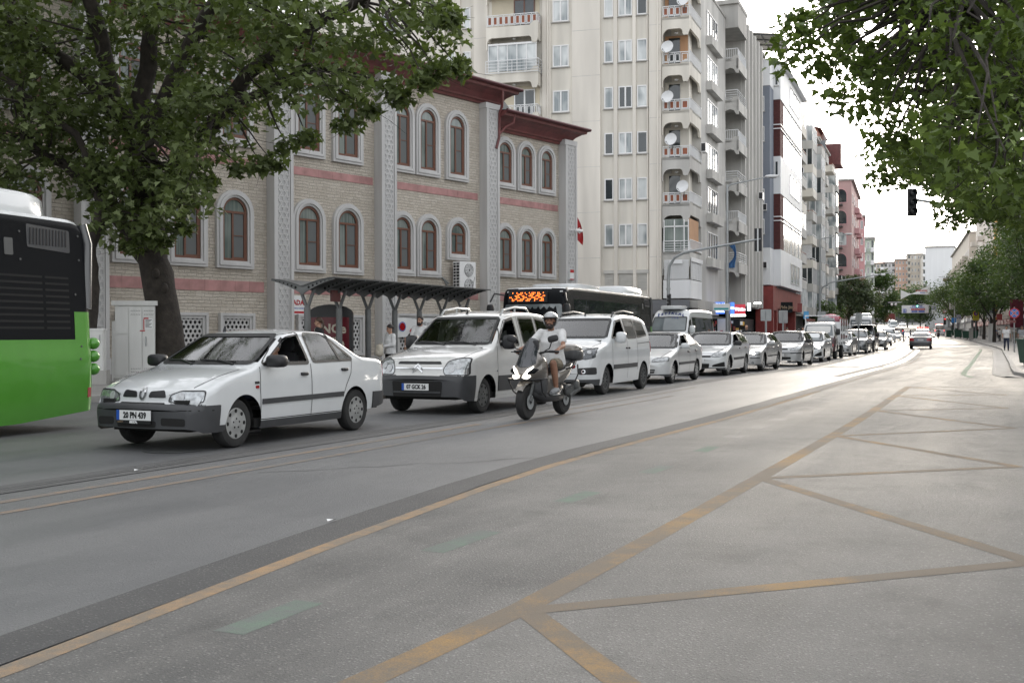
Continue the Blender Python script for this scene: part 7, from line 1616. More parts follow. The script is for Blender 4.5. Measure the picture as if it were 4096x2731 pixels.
for (x,y,H_,fx,fy,t,b,hs,lb) in ((58.2,163.5,1.72,1,-.1,'bluecloth','denim','short','pedestrian in a blue shirt crossing in front of the far traffic'),(59.6,164.5,1.65,1,.1,'greycloth','blackcloth','long','pedestrian in grey with dark hair crossing beside the one in blue'),
  (10.7,61,1.74,.3,1,'greycloth','denim','short','bald man seen from behind with a shoulder strap outside the lit shops'),(12.9,60.5,1.72,-.3,-1,'blackcloth','blackcloth',None,'bald man in a black t-shirt facing the camera outside the lit shops'),(16.5,66,1.60,.5,-1,'bluecloth','denim','short','man in bright blue beside the parked scooters'),
  (18.0,68,1.66,-.6,-1,'whitecloth','denim','short','person in white leaning over the parked scooters'),(20.4,72,1.68,.2,-1,'redcloth','denim','short','person in a red top outside the shops behind the small silver car'),(21.6,73.5,1.62,-.2,-1,'cream','blackcloth','long','woman with long dark hair outside the shops behind the silver car'),(24.0,80,1.66,0,-1,'khaki','denim','short','person in khaki walking past the black food sign'),(25.4,82,1.7,.3,-1,'greycloth','blackcloth','short','person in grey further along the left pavement'),
  (66.5,150,1.72,-.3,1,'whitecloth','blackcloth','short','person in white walking away between the trees on the right'),(75.5,172,1.68,-.5,-1,'bluecloth','denim','short','person in pale blue by the green bins on the right pavement'),(79.5,180,1.72,-.5,-1,'greycloth','denim','short','person in a grey shirt standing at the far bins on the right'),(58.5,128,1.74,.4,1,'khaki','khaki','short','person in khaki with a cap walking away on the right pavement'),(88.0,205,1.7,0,-1,'redcloth','blackcloth','short','person in red far up the right pavement'),
  (96.5,228,1.72,.2,1,'blackcloth','denim','short','dark dressed pedestrian far up the right pavement'),(97.8,229,1.7,.2,1,'greycloth','denim','short','grey dressed pedestrian walking beside the dark one far up the right pavement'),(157.0,437,1.75,0,-1,'blackcloth','blackcloth','short','tiny figure crossing the road at the far rise')):
    person(lb,stand(),(x,y,gz(y)+(.13 if not 57<x<60 and x<150 else 0)),face_to(fx,fy),t,b,hairstyle=hs,vox=.028,H=H_,group='pedestrians along the street')
# other two wheelers, copies of the scooter
for x,y,rz,lb in((14.6,63.5,R(-115),'dark scooter parked side on by the shops, left one of the parked pair'),(16.2,65.0,R(-100),'dark scooter parked by the shops, right one of the parked pair'),(77.5,200,R(158),'small motorcycle ridden away far up the road'),(83.5,222,R(158),'small motorcycle behind the other far up the road, near the white striped van')):
    c=dup(sc,(x,y,gz(y)+(.13 if x<20 else 0)),rz,lb,'other scooters and motorcycles')
    for ch in c.children:
        if ch.name.startswith('headlamp'): ch.data=ch.data.copy(); ch.data.materials[0]=M['lamp']
for x,y,lb in((77.7,200.2,'rider in dark clothes on the far motorcycle'),(83.7,222.2,'rider in dark clothes on the motorcycle near the striped van')):
    P2=dict(P); Pq=stand(); Pq.update(pel=(0,.33,.90),chest=(0,.27,1.24),neck=(0,.25,1.43),head=(0,.21,1.57),sh=[(.195,.26,1.38),(-.195,.26,1.38)],el=[(.3,.06,1.16),(-.3,.06,1.16)],wr=[(.34,-.2,1.11),(-.34,-.2,1.11)],hip=[(.1,.3,.86),(-.1,.3,.86)],kn=[(.21,-.11,.88),(-.21,-.11,.88)],an=[(.21,0,.47),(-.21,0,.47)],toe=[(.22,-.17,.41),(-.22,-.17,.41)])
    person(lb,Pq,(x-.2,y-.2,gz(y)),R(158),'blackcloth','blackcloth',vox=.03,group='far motorcyclists')
# ------------------------------------------------------------------ trees
def leafmat(name,c1_,c2_,c3_):
    q=NT(name); g=q.n('NewGeometry'); r_=q.n('ValToRGB'); q.l(g.outputs['Random Per Island'],r_.inputs[0])
    e=r_.color_ramp.elements; e[0].color=(*c1_,1); e[1].color=(*c3_,1); e[1].position=1; k=e.new(.55); k.color=(*c2_,1); k=e.new(.80); k.color=(*c2_,1); k=e.new(.90); k.color=(*c3_,1)
    q.l(r_.outputs[0],q.b.inputs['Base Color']); q.b.inputs['Roughness'].default_value=.5; q.b.inputs['Specular IOR Level'].default_value=.35
    t=q.n('BsdfTranslucent'); mxc=q.mix(.5,r_.outputs[0],(.20,.30,.03)); q.l(mxc,t.inputs[0]); x=q.n('MixShader'); x.inputs[0].default_value=.30
    out=[n for n in q.t.nodes if n.type=='OUTPUT_MATERIAL'][0]; q.l(q.b.outputs[0],x.inputs[1]); q.l(t.outputs[0],x.inputs[2]); q.l(x.outputs[0],out.inputs[0]); return q.m
M['leaf_plane']=leafmat('plane leaves',(.055,.074,.026),(.10,.13,.048),(.24,.29,.14))  # palest tone puts the sky's highlights into the leaf colour
M['leaf_right']=leafmat('backlit plane leaves',(.052,.082,.018),(.088,.132,.03),(.17,.24,.05))
M['leaf_row']=leafmat('street tree leaves',(.034,.066,.024),(.055,.100,.034),(.09,.145,.05))
M['leaf_grey']=leafmat('grey green leaves',(.07,.095,.055),(.105,.135,.08),(.14,.17,.10))
M['leaf_far']=leafmat('far tree leaves',(.04,.072,.03),(.058,.10,.042),(.08,.13,.055))
PL=[(0,0),(.16,.06),(.42,-.06),(.36,.16),(.50,.36),(.26,.40),(.20,.58),(.0,.98),(-.20,.58),(-.26,.40),(-.50,.36),(-.36,.16),(-.42,-.06),(-.16,.06)]
PLT=[(0,1,3),(1,2,3),(0,3,5),(3,4,5),(0,5,6),(0,6,7),(0,7,8),(0,8,9),(0,9,11),(9,10,11),(0,11,13),(11,12,13)]
OV=[(0,0),(.22,.3),(.18,.65),(0,1),(-.18,.65),(-.22,.3)]; OVT=[(0,1,2),(0,2,3),(0,3,4),(0,4,5)]
def leaves(P,size,shape,rg,droop=.6,var=.35):
    "one leaf blade per point; P (n,3) array"
    n=len(P); base=np.array([(x,y,-.10*(x*x)*4+(-.08*y)) for x,y in (PL if shape=='plane' else OV)],float); tri=np.array(PLT if shape=='plane' else OVT); k=len(base)
    az=rg.uniform(0,2*np.pi,n); pit=rg.normal(-droop,.45,n); rol=rg.normal(0,.55,n); s=size*(1+rg.uniform(-var,var,n))
    d=np.stack([np.cos(az)*np.cos(pit),np.sin(az)*np.cos(pit),np.sin(pit)],1); side=np.stack([-np.sin(az),np.cos(az),np.zeros(n)],1); nrm=np.cross(side,d)
    c,s_=np.cos(rol)[:,None],np.sin(rol)[:,None]; side2=side*c+nrm*s_; nrm2=nrm*c-side*s_
    V=P[:,None,:]+s[:,None,None]*(base[None,:,0,None]*side2[:,None,:]+base[None,:,1,None]*d[:,None,:]+base[None,:,2,None]*nrm2[:,None,:])
    T=(tri[None]+(np.arange(n)*k)[:,None,None]).reshape(-1,3)
    return V.reshape(-1,3),T
def mesh_np(name,V,T,matl,parent):
    me=bpy.data.meshes.new(name); me.vertices.add(len(V)); me.vertices.foreach_set('co',V.astype(np.float32).ravel()); me.loops.add(len(T)*3); me.loops.foreach_set('vertex_index',T.astype(np.int32).ravel())
    me.polygons.add(len(T)); me.polygons.foreach_set('loop_start',np.arange(0,len(T)*3,3,dtype=np.int32)); me.polygons.foreach_set('loop_total',np.full(len(T),3,np.int32)); me.update(calc_edges=True); me.materials.append(matl)
    o=bpy.data.objects.new(name,me); COL.objects.link(o); o.parent=parent; return o
def cluster_points(C,rad,n,rg,flat=.7):
    "leaf points in soft clumps: shell weighted"
    out=[]
    for c,r_ in zip(C,rad):
        d=rg.normal(0,1,(n,3)); d/=np.linalg.norm(d,axis=1)[:,None]; q=r_*rg.uniform(.15,1,n)**.6
        p=d*q[:,None]; p[:,2]*=flat; out.append(p+np.array(c))
    return np.concatenate(out)
def twig(mb,a,b,r0,r1,rg,n=5,sag=.1,sides=5):
    a=np.array(a,float);b=np.array(b,float); L=np.linalg.norm(b-a); pts=[]
    for i in range(n+1):
        t=i/n; p=a+(b-a)*t; j=np.array([rg.normal(0,.03*L),rg.normal(0,.03*L),rg.normal(0,.02*L)+sag*L*math.sin(math.pi*t)])*(0 if i in(0,n) else 1); pts.append(tuple(p+j))
    mb.tube(pts,[lerp(r0,r1,i/n) for i in range(n+1)],sides); return pts
def in_outline(P,poly): return [inpoly(p,poly) for p in P]
def tree(name,label,base,trunk,forks,C,rad,nleaf,size,shape,lm,seed,group=None,tr=(.4,.3),twr=.03,flat=.7,droop=.6,twigs=True):
    rg=np.random.default_rng(seed); o=thing(name,label,'tree',base,0,group); B=np.array(base)
    mb=MB(); tp=[np.array(p)-B for p in trunk]; n=len(tp)
    rr=[lerp(tr[0],tr[1],i/(n-1)) for i in range(n)]; rr[0]*=1.35
    pp=[];r2=[]
    for i in range(n-1):
        for k in range(4):
            t=k/4; pp.append(tuple(tp[i]*(1-t)+tp[i+1]*t+rg.normal(0,.035*tr[0],3))); r2.append(lerp(rr[i],rr[i+1],t)*(1+rg.normal(0,.05)))
    pp.append(tuple(tp[-1])); r2.append(rr[-1]); mb.tube(pp,r2,14)
    if tr[0]>.3:
        for k in range(5): q=pp[rg.integers(1,len(pp)-2)]; a=rg.uniform(0,6.28); rk=r2[3]; mb.sup((q[0]+rk*.9*math.cos(a),q[1]+rk*.9*math.sin(a),q[2]),(rk*.22,rk*.22,rk*.3),1,8)
    mb.build('trunk',M['bark'],o,60)
    lim=MB(); nodes=[]
    for f in forks:
        pts=[np.array(p)-B for p in f[0]]; P=[tuple(p) for p in pts]
        cur=[]; 
        for a,b in zip(P,P[1:]): lim.sup(a,(f[1]*1.02,)*3,1,10); cur+=twig(lim,a,b,f[1],f[1]*.75,rg,4,.02,8); f=(f[0],f[1]*.75)
        nodes+=cur
    nodes=np.array(nodes+[tuple(tp[-1])]); C0=np.array(C)-B
    if twigs:
        for c in C0:
            d=np.linalg.norm(nodes-c,axis=1)+np.maximum(0,nodes[:,2]-c[2])*.3; k=int(np.argmin(d)); twig(lim,nodes[k],c,min(twr*1.6,.02+.012*d[k]),.008,rg,4,.06,4)
            for _ in range(3): twig(lim,c,c+rg.normal(0,.55,3)*np.array([1,1,.5])*rad[0],.009,.003,rg,2,.0,3)
    if lim.v: lim.build('limbs',M['bark'],o,60)
    pts=cluster_points(C0,rad,nleaf,rg,flat); V,T=leaves(pts,size,shape,rg,droop); mesh_np('crown',V,T,lm,o); return o
S4=4096/2352
def crown_in(poly,n,zr_,rg,step):
    "crown clump centres filling a leafy mass, spread in depth"
    out=[]; xs=[p[0] for p in poly];ys=[p[1] for p in poly]; tries=0
    while len(out)<n and tries<n*60:
        tries+=1; x=rg.uniform(min(xs),max(xs)); y=rg.uniform(min(ys),max(ys))
        if not inpoly((x,y),poly): continue
        Y=zr_(x) if callable(zr_) else zr_; Y=rg.uniform(*Y); p=at(x*S4,y*S4,Y); p=np.array(p)
        if all(np.linalg.norm(p-q)>step for q in out): out.append(p)
    return out
rg0=np.random.default_rng(11)
# big plane tree on the left pavement
left=[(-60,-60),(1010,-60),(1050,60),(1000,120),(1030,150),(930,165),(900,195),(820,215),(690,255),(620,290),(540,325),(480,365),(445,440),(425,500),(380,535),(300,545),(240,520),(170,455),(60,440),(-60,430)]
def zl(x): return (26.5,32.5) if x<420 else (24.5,30.5) if x<720 else (23,27.5)
C=crown_in(left,172,zl,rg0,.68)
for px,py,Y in((1035,35,24),(1055,155,24.5),(1005,165,24),(1020,20,25),(975,185,24),(900,205,24.5),(925,225,24.3),(850,250,25),(800,285,25),(705,315,26),(660,335,26.5),(600,380,27),(555,385,27.5),(625,370,27.2),(420,520,28),(300,565,28),(370,555,28),(340,540,28),(430,470,28.3),(250,480,28.5),(480,415,28)): C.append(np.array(at(px*S4,py*S4,Y)))
for _ in range(70): a=rg0.uniform(0,6.28); r_=rg0.uniform(.2,1)**.5; C.append(np.array((-8.0+8.5*r_*math.cos(a),27.0+6*r_*math.sin(a),rg0.uniform(11.5,18.5))))
nv=len(C)
for _ in range(45): y_=rg0.uniform(13,27); C.append(np.array((rg0.uniform(-20,-4.5),y_,1.35+.325*y_+rg0.uniform(1.3,5.5))))  # unseen clumps above the street, added to shade the mosque front
bx_=(-9.25,29.6,0); t0=[bx_,(-9.3,29.6,1.5),(-9.55,29.6,3.0),(-9.75,29.5,4.6),(-9.85,29.4,6.4)]
fk=[([t0[3],(-8.2,28.6,6.4),(-5.8,27.2,8.3),(-3.2,25.6,9.4)],.30),([t0[3],(-8.7,28.2,5.6),(-6.9,26.9,6.9),(-5.0,26.2,7.6)],.20),([t0[4],(-9.6,29.2,9.0),(-9.2,29.0,12.0),(-8.6,28.5,15)],.30),([t0[4],(-11.2,29.0,8.2),(-13.2,28.6,9.6)],.26),([t0[2],(-10.8,29.2,5.0),(-12.6,28.4,6.4)],.2),([t0[4],(-7.6,27.8,9.6),(-5.2,26.0,11.5)],.22),([t0[4],(-10.2,26,10.8),(-11,20,11.6),(-12,16,11)],.22)]
C=[c for c in C]
rad=[float(rg0.uniform(.62,.95))*(1.5 if i>=nv else 1) for i,_ in enumerate(C)]
for i in range(172,193): rad[min(i,len(rad)-1)]=.36
tree('plane_tree','big plane tree with a thick dark trunk behind the big white cabinet',bx_,t0,fk,C,rad,80,.195,'plane',M['leaf_plane'],3,'plane trees along the street',tr=(.46,.38),twr=.05)
shade_clumps=[np.array((rg0.uniform(-23,-12),rg0.uniform(20,30),rg0.uniform(6.5,14.5))) for _ in range(90)]  # out-of-view clumps added to the thin tree to shade the left facade
b2_=(-10.75,28.0,0); t2=[b2_,(-10.78,28.0,1.4),(-10.68,28.0,2.6),(-10.75,28.0,3.6),(-10.4,28,4.6),(-9.7,27.8,5.6)]
C2=crown_in([(180,380),(440,380),(430,500),(330,560),(250,520),(190,470)],22,(26.8,28.8),rg0,.5)
tree('plane_tree','thin gnarled plane tree at the corner of the green bus, leaning into the bigger one',b2_,t2,[([t2[5],(-8.9,27.4,6.2)],.1),([t2[4],(-10.9,27.6,6.4),(-13.5,26.5,8.5),(-17,25,10)],.12)],C2+shade_clumps,[.6]*len(C2)+[1.15]*len(shade_clumps),70,.19,'plane',M['leaf_plane'],5,'plane trees along the street',tr=(.22,.15))
# plane tree overhead on the right
R1=[(1880,-60),(1865,30),(1870,75),(1945,100),(1995,195),(2045,238),(2085,285),(2120,335),(2170,365),(2240,385),(2300,385),(2420,430),(2420,-60)]
def zr1(x): return (15.5,20) if x<2100 else (13.5,22)
C=crown_in(R1,190,zr1,rg0,.40)
for px,py,Y in((1822,48,15.5),(1835,95,15.4),(1820,135,15.3),(1850,60,15.5),(1895,160,15.5),(1940,215,15.3),(1915,130,15.5),(1975,245,15.6),(2030,290,15.2),(2050,320,15.5),(2085,345,15.5),(2110,380,16),(2200,430,14),(2250,450,15),(2290,450,14),(2240,320,12),(2290,280,12.5),(2310,350,12)): C.append(np.array(at(px*S4,py*S4,Y)))
for _ in range(95): a=rg0.uniform(0,6.28); r_=rg0.uniform(.1,1)**.5; C.append(np.array((10.8+6.2*r_*math.cos(a),17.5+5.5*r_*math.sin(a),rg0.uniform(8,14))))
for _ in range(130): C.append(np.array((rg0.uniform(3.5,15),rg0.uniform(-5,12.5),rg0.uniform(7.0,12))))  # crown clumps out of view over the camera, added to shade the near road
b3_=(11.6,18.0,.1); t3=[b3_,(11.5,18.0,2),(11.3,17.9,4),(11.0,17.8,6)]
tree('plane_tree','plane tree overhanging the road from the right, leaves against the white sky',b3_,t3,[([t3[3],(9.3,17.0,8.2),(7.2,16,8.8),(5.4,15.6,8.6)],.2),([t3[3],(8.6,16.6,6.8),(6.6,16.2,6.4)],.14),([t3[3],(10.6,16,9.5),(9.5,15,12)],.2),([t3[2],(9.4,17.6,5.4),(8.0,17.3,5.2)],.10),([t3[3],(10.8,13.5,8.4),(9.5,7.5,9.4),(7,1,9.8)],.2)],C,[float(rg0.uniform(.28,.50))*(2.2 if c[1]<12.6 else 1) for c in C],60,.125,'plane',M['leaf_right'],8,'plane trees along the street',tr=(.34,.24),twr=.03)
# second, further plane behind it with smaller leaves
R2=[(2050,345),(2100,345),(2190,335),(2330,400),(2400,460),(2400,520),(2300,490),(2230,475),(2175,455),(2130,405),(2080,395)]
C=crown_in(R2,90,(30,40),rg0,.8)
for px,py in((2025,355),(2040,385),(2020,405),(2060,412),(2180,488),(2200,500),(2230,500)): C.append(np.array(at(px*S4,py*S4,33.5)))
for _ in range(60): a=rg0.uniform(0,6.28); r_=rg0.uniform(.1,1)**.5; C.append(np.array((22+6*r_*math.cos(a),36+5*r_*math.sin(a),rg0.uniform(8.5,14))))
b4_=(24.5,38.5,.13); t4=[b4_,(23.4,38.4,3),(22.9,38,6.0)]
tree('plane_tree','second plane tree behind the overhanging one, finer leaves above the traffic signal arm',b4_,t4,[([t4[2],(20,36,8.5),(17,34.5,9.2)],.18),([t4[2],(21,36.5,7.2),(18.5,35,7.2)],.14)],C,[float(rg0.uniform(.5,.8)) for _ in C],80,.18,'plane',M['leaf_right'],9,'plane trees along the street',tr=(.3,.22),twr=.03)
# rounded street trees on the right pavement
def row_tree(label,x,y,H,rx,lm,seed,group,trunk=.17,zb=2.6,n=46,size=.30,leafn=120,bz=None):
    rg=np.random.default_rng(seed); z0=gz(y)+.1 if bz is None else bz; C=[];
    while len(C)<n:
        p=rg.uniform(-1,1,3)
        if np.linalg.norm(p)>1 or np.linalg.norm(p)<.35: continue
        w_=1-.25*max(0,p[2]); C.append(np.array((x+p[0]*rx*w_,y+p[1]*rx*w_,z0+zb+(H-zb)*(p[2]*.5+.5))))
    t=[(x,y,z0-.15),(x+.05,y,z0+zb*.6),(x,y+.05,z0+zb*1.25)]
    return tree('street_tree',label,(x,y,z0-.15),t,[([t[2],(x+rx*.2,y,z0+(zb+H)/2),(x+.1,y,z0+H*.85)],trunk*.6),([t[1],(x-rx*.5,y-.3,z0+zb*1.5)],trunk*.5),([t[1],(x+rx*.5,y+.3,z0+zb*1.5)],trunk*.5)],C,[float(rg.uniform(.28,.42))*rx for _ in C],leafn,size,'oval',lm,seed,group,tr=(trunk,trunk*.75),twr=.03,flat=.75,droop=.5)
GR='street trees along the right pavement'
for i,(lb,x,y,H,rx,tk) in enumerate((('street tree at the right edge by the no stopping sign, trunk cut by the frame',42.8,87,15,4.6,.24),('slim trunked street tree beside the no stopping sign',48.3,101,14.5,4.4,.16),('street tree behind the two walking men',55.5,118,14,4.4,.22),('street tree beside the pale tall cabinet on the right',61.8,141,12,4.3,.19),
    ('street tree right of the double arrow sign',67.5,155,12,4.4,.2),('street tree left of the double arrow sign, behind the yellow sign',72.5,169,12,4.4,.2),('street tree behind the dark green container',78.4,186,12,4.6,.2),('street tree by the small green bins up the right pavement',86.0,212,12,4.8,.2),('street tree near the red signal, farthest left of the right row',97.8,244,11.5,5,.2))): row_tree(lb,x,y,H,rx,M['leaf_row'],20+i,GR,trunk=tk,n=70 if y<130 else 50,size=.30 if y<130 else .36,leafn=130,zb=4.0)
row_tree('far tree behind the street banners',118,318,13,9,M['leaf_far'],40,'far street trees',n=55,size=.75,leafn=90,zb=3)
row_tree('tallest dark tree of the left row beyond the coach',86.0,260,15.5,5.2,M['leaf_row'],41,'far street trees',n=80,size=.5,leafn=130,zb=3.2)
row_tree('grey green bushy tree left of the tallest one beyond the coach',49.0,158,9.4,3.6,M['leaf_grey'],42,'far street trees',n=80,size=.34,leafn=130,zb=1.8)
row_tree('dark oleander tree beside the grey lamp post on the left pavement',36.7,130,5.4,2.6,M['leaf_row'],43,'far street trees',n=45,size=.26,leafn=110,zb=1.0)
row_tree('tree above the far white minibuses',124,345,8,5,M['leaf_far'],44,'far street trees',n=40,size=.6,leafn=90,zb=3)
# ------------------------------------------------------------------ street furniture
RA=R(64.5)                        # street direction near the shelter
sh=thing('bus_shelter','grey steel bus shelter with forked columns and a gull wing perforated roof by the mosque','bus shelter',(-5.3,28.5,.13),R(64.9))
# local x along the street (away), local y to the left of it (pavement side)
n_=7
for k in range(n_):
    x=k*1.45; mb=MB(); mb.tube([(x,0,0),(x,0,1.95)],.085,10); mb.tube([(x,0,1.9),(x,.22,2.42)],.045,8); mb.tube([(x,0,1.9),(x,-.22,2.42)],.045,8); mb.build('column',M['shelter'],sh,50)
def wingz(t): return 2.42+(.16*abs(t) +.10*math.sin(min(1,abs(t))*math.pi*.5)) - (.05*t*t)
ts=np.linspace(-1.0,.95,22); mb=MB(); vs=[];fs=[]
for x in(-.25,8.75):
    for t in ts: vs.append((x,t,wingz(t)+.045))
m_=len(ts); fs=[(i,i+1,m_+i+1,m_+i) for i in range(m_-1)]; k=len(vs); vs+=[(x,y,z+.03) for x,y,z in vs]; fs+=[(k+i,k+m_+i,k+m_+i+1,k+i+1) for i in range(m_-1)]
fs+=[(0,m_,k+m_,k),(m_-1,k+m_-1,k+2*m_-1,2*m_-1)]+[(i,k+i,k+i+1,i+1) for i in range(m_-1)]+[(m_+i,m_+i+1,k+m_+i+1,k+m_+i) for i in range(m_-1)]
mb.add(vs,fs).build('roof',M['darkmetal'],sh,40)
for q in range(13):
    x=-.2+q*.72; mb=MB()
    for side in(1,-1):
        top=[];bot=[]
        for i in range(9):
            t=side*i/8*.98; dpt=lerp(.19,.03,(i/8)**.8)
            top.append((t,wingz(t)+.045)); bot.append((t,wingz(t)+.045-dpt))
        P=top+bot[::-1]; mb.prism([(a*1,b) for a,b in P],-.02,.02,frame((x,0,0),(0,1,0),(0,0,1)))
    o=mb.build('rib',M['shelter'],sh); hb=MB()
    for side in(1,-1):
        for i in range(1,7):
            t=side*(.08+i*.125); r_=lerp(.042,.014,i/6); z=wingz(t)+.045-lerp(.19,.03,(abs(t)/.98)**.8)*.5
            for xx in(-.023,.023): hb.disc((x+xx,t,z),r_,(math.copysign(1,xx),0,0),10,.001)
    hb.build('holes',M['under'],o)
mb=MB(); mb.bx(3.2,8.2,.32,.62,.42,.46); mb.bx(3.4,3.5,.35,.6,0,.42); mb.bx(8.0,8.1,.35,.6,0,.42); mb.build('bench',M['shelter'],sh)
mb=MB(); mb.bx(.95,1.35,-.12,-.06,2.12,2.42); o=mb.build('route_sign',M['cornice'],sh)
mb=MB(); mb.disc((-.09,0,1.15),.001,(-1,0,0)); mb.bx(-.10,-.087,-.045,.045,.98,1.22); mb.build('sticker',M['pinkcloth'],sh)
pp_=thing('advertising_panel','maroon lit poster panel with ÖNCE lettering and an arched black top in the shelter','poster',(-4.98,30.25,.13),R(-4)); pp_.scale=(.88,.88,.88)
mb=MB(); mb.prism([(-.70,0),(.70,0),(.70,2.05)]+[(.70*math.cos(a),2.05+.30*math.sin(a)) for a in np.linspace(.15,math.pi-.15,11)]+[(-.70,2.05)],-.09,.09,XZ); mb.build('frame',M['black'],pp_)
mb=MB(); mb.bx(-.60,.60,-.10,-.091,.35,1.95); po=mb.build('poster',mat('maroon poster',(.12,.010,.018),.25,var=.1),pp_)
lt=text_mb('öNCe',.40,frame((0,-.104,1.58),(1,0,0),(0,0,1)),bold=.012); text_mb("ïM'e",.44,frame((.08,-.104,1.14),(1,0,0),(0,0,1)),lt,bold=.014); lt.build('lettering',M['cream'],po)
# cabinets
cb=thing('utility_cabinet','big white double door utility cabinet with a torn notice in front of the thick trunk','cabinet',(-9.9,28.9,.13),R(14))
mb=MB(); mb.bx(-.50,.50,-.02,.55,.12,2.02); mb.build('case',M['cab'] if 'cab' in M else M.setdefault('cab',mat('off white cabinet',(.66,.66,.64),.5,var=.14,scale=3,streak=True)),cb)
mb=MB(); mb.bx(-.58,.56,-.08,.6,2.02,2.14); mb.build('top',M['cab'],cb); mb=MB(); mb.bx(-.54,.52,-.05,.57,0,.12); mb.build('plinth',M['concrete'],cb)
for x0,x1 in((-.14,.17),(.19,.49)): 
    mb=MB(); mb.bx(x0,x1,-.045,-.02,.18,1.98); d=mb.build('door',M['cab'],cb); mb=MB()
    for i in range(6):
        for z in(.28,.36,1.78,1.88): mb.box((x0+.05+i*.042,-.047,z),(.03,.004,.012),M=Matrix.Rotation(R(-28),3,'Y'))
    mb.build('louvre',M['plastic'],d)
mb=MB(); mb.tube([(.27,-.05,.95),(.27,-.075,1.0),(.27,-.075,1.15),(.27,-.05,1.2)],.012,6); mb.build('handle',M['metal'],cb)
for z0,z1 in((.18,1.25),(1.27,1.98)): mb=MB(); mb.bx(-.49,-.17,-.045,-.02,z0,z1); mb.build('door',M['cab'],cb)
nt_=thing('paper_notice','torn white notice with red tape stuck on the big white cabinet','notice',(-9.9,28.9,.13),R(14)); mb=MB(); mb.bx(.24,.44,-.052,-.046,1.40,1.68); no=mb.build('sheet',M['plate'],nt_)
mb=MB(); mb.bx(.22,.34,-.053,-.047,1.66,1.70); mb.bx(.21,.235,-.053,-.047,1.38,1.66); mb.bx(.12,.25,-.0525,-.0465,1.34,1.37); mb.build('tape',M['red'],no)
mb=MB(); [mb.bx(.26,.42-.03*(i%3),-.0535,-.0525,1.63-i*.032,1.645-i*.032) for i in range(7)]; mb.build('print_lines',M['ink'],no)
c_b=thing('utility_cabinet','grey white cabinet back tucked behind the left side of the big one','cabinet',(-10.5,29.5,.13),R(14)); mb=MB(); mb.bx(-.22,.2,0,.4,0,1.62); mb.bx(-.18,.16,-.02,0,.1,1.52); mb.build('case',M['cab'],c_b)
c_s=thing('utility_cabinet','small white cabinet on a concrete plinth beside the green bus corner','cabinet',(-10.55,27.6,.13),R(10)); mb=MB(); mb.bx(-.32,.28,0,.4,.36,1.36); mb.bx(-.34,.30,-.02,.42,1.36,1.41); o=mb.build('case',M['cab'],c_s); mb=MB(); mb.bx(-.38,.36,-.06,.46,0,.36); mb.build('plinth',M['concrete'],c_s)
mb=MB(); mb.bx(.02,.26,-.015,0,.42,1.32); d=mb.build('door',M['cab'],c_s); mb=MB(); mb.tube([(.2,-.03,1.05),(.2,-.03,1.25)],.01,5); mb.build('handle',M['metal'],d); mb=MB()
for i in range(7): mb.bx(-.3,-.22,-.006,.0,.48+i*.025,.49+i*.025); mb.bx(-.3,-.22,-.006,0,1.12+i*.025,1.13+i*.025)
mb.build('louvre',M['plastic'],c_s)
# flag
fl=thing('flag_pole','white flag pole with a limp red crescent flag between mosque and apartment block','flag',(3.55,60,0)); mb=MB(); mb.tube([(0,0,0),(0,0,8.0)],[.06,.035],8); mb.build('pole',M['whitepaint'],fl,60)
mb=MB(); vs=[];fs=[]
for j in range(9):
    for i in range(6): t=j/8;u=i/5; vs.append((.03+u*(.16+.16*math.sin(t*2.2)),.08*math.sin(u*9+t*3)*u,7.75-t*1.25-.3*u))
for j in range(8):
    for i in range(5): fs.append((j*6+i,j*6+i+1,j*6+i+7,j*6+i+6))
f=mb.add(vs,fs).build('flag',M['red'],fl,70); mb=MB(); mb.tube([(.15+.06*math.cos(a),-.10,7.0+.15*math.sin(a)) for a in np.linspace(.9,5.4,12)],[.01+.022*math.sin(math.pi*i/11) for i in range(12)],5); mb.disc((.24,-.10,6.97),.035,(0,-1,0),5); mb.build('crescent_and_star',M['plate'],f)
# traffic signals
def signal_head(par,loc,rz,lit=None,s=1.0,back=False,name='signal_head'):
    mb=MB(); mb.bx(-.17*s,.17*s,0,.14*s,-.55*s,.55*s); h=mb.build(name,M['black'],par); h.location=loc; h.rotation_euler=(0,0,rz)
    for i,z in enumerate((.36,0,-.36)):
        q=MB(); T=frame((0,0,z*s),(1,0,0),(0,0,1)); q.lathe([(.125*s,0),(.135*s,.16*s),(.125*s,.16*s),(.115*s,.01)],T,14); q.build('visor',M['black'],h,50)
        q=MB(); q.lathe([(.112*s,.004),(.06*s,.02),(0,.026)],T,14); col={0:'litred',2:'litgreen'}.get(i) if lit==i else 'smoke'; q.build('lens',M[col],h,50)
    if back: q=MB(); q.bx(-.03*s,.03*s,.14*s,.17*s,-.6*s,.55*s); q.build('bracket',M['whitepaint'],h)
    return h
ts_=thing('traffic_signal','grey mast with a long curved arm before the corner apartment block','traffic light',(8.25,58,.13),R(-26))
mb=MB(); P=[(0,0,0),(0,0,4.2),(.05,0,4.8),(.35,0,5.25),(.9,0,5.5),(4.9,0,6.05)]; mb.tube(P,[.09,.085,.08,.075,.07,.055],10); mb.build('mast',M['metal'],ts_,60); signal_head(ts_,(4.75,.1,6.0),math.pi,None,1.05,True); signal_head(ts_,(.1,-.2,3.0),R(-60),None,.6)
mb=MB(); mb.tube([(0,0,3.55),(0,0,3.65)],.11,10); mb.build('collar',M['metal'],ts_)
t2_=thing('traffic_signal','unlit traffic signal hanging on a horizontal arm among the leaves at the right','traffic light',(21.2,44.8,.13),R(4)); mb=MB(); mb.tube([(0,0,0),(0,0,5.6),(-.3,0,5.95),(-5.1,-.5,6.55)],[.1,.09,.075,.055],10); mb.build('mast',M['metal'],t2_,60); signal_head(t2_,(-5.25,-.55,6.45),R(2),None,1.0)
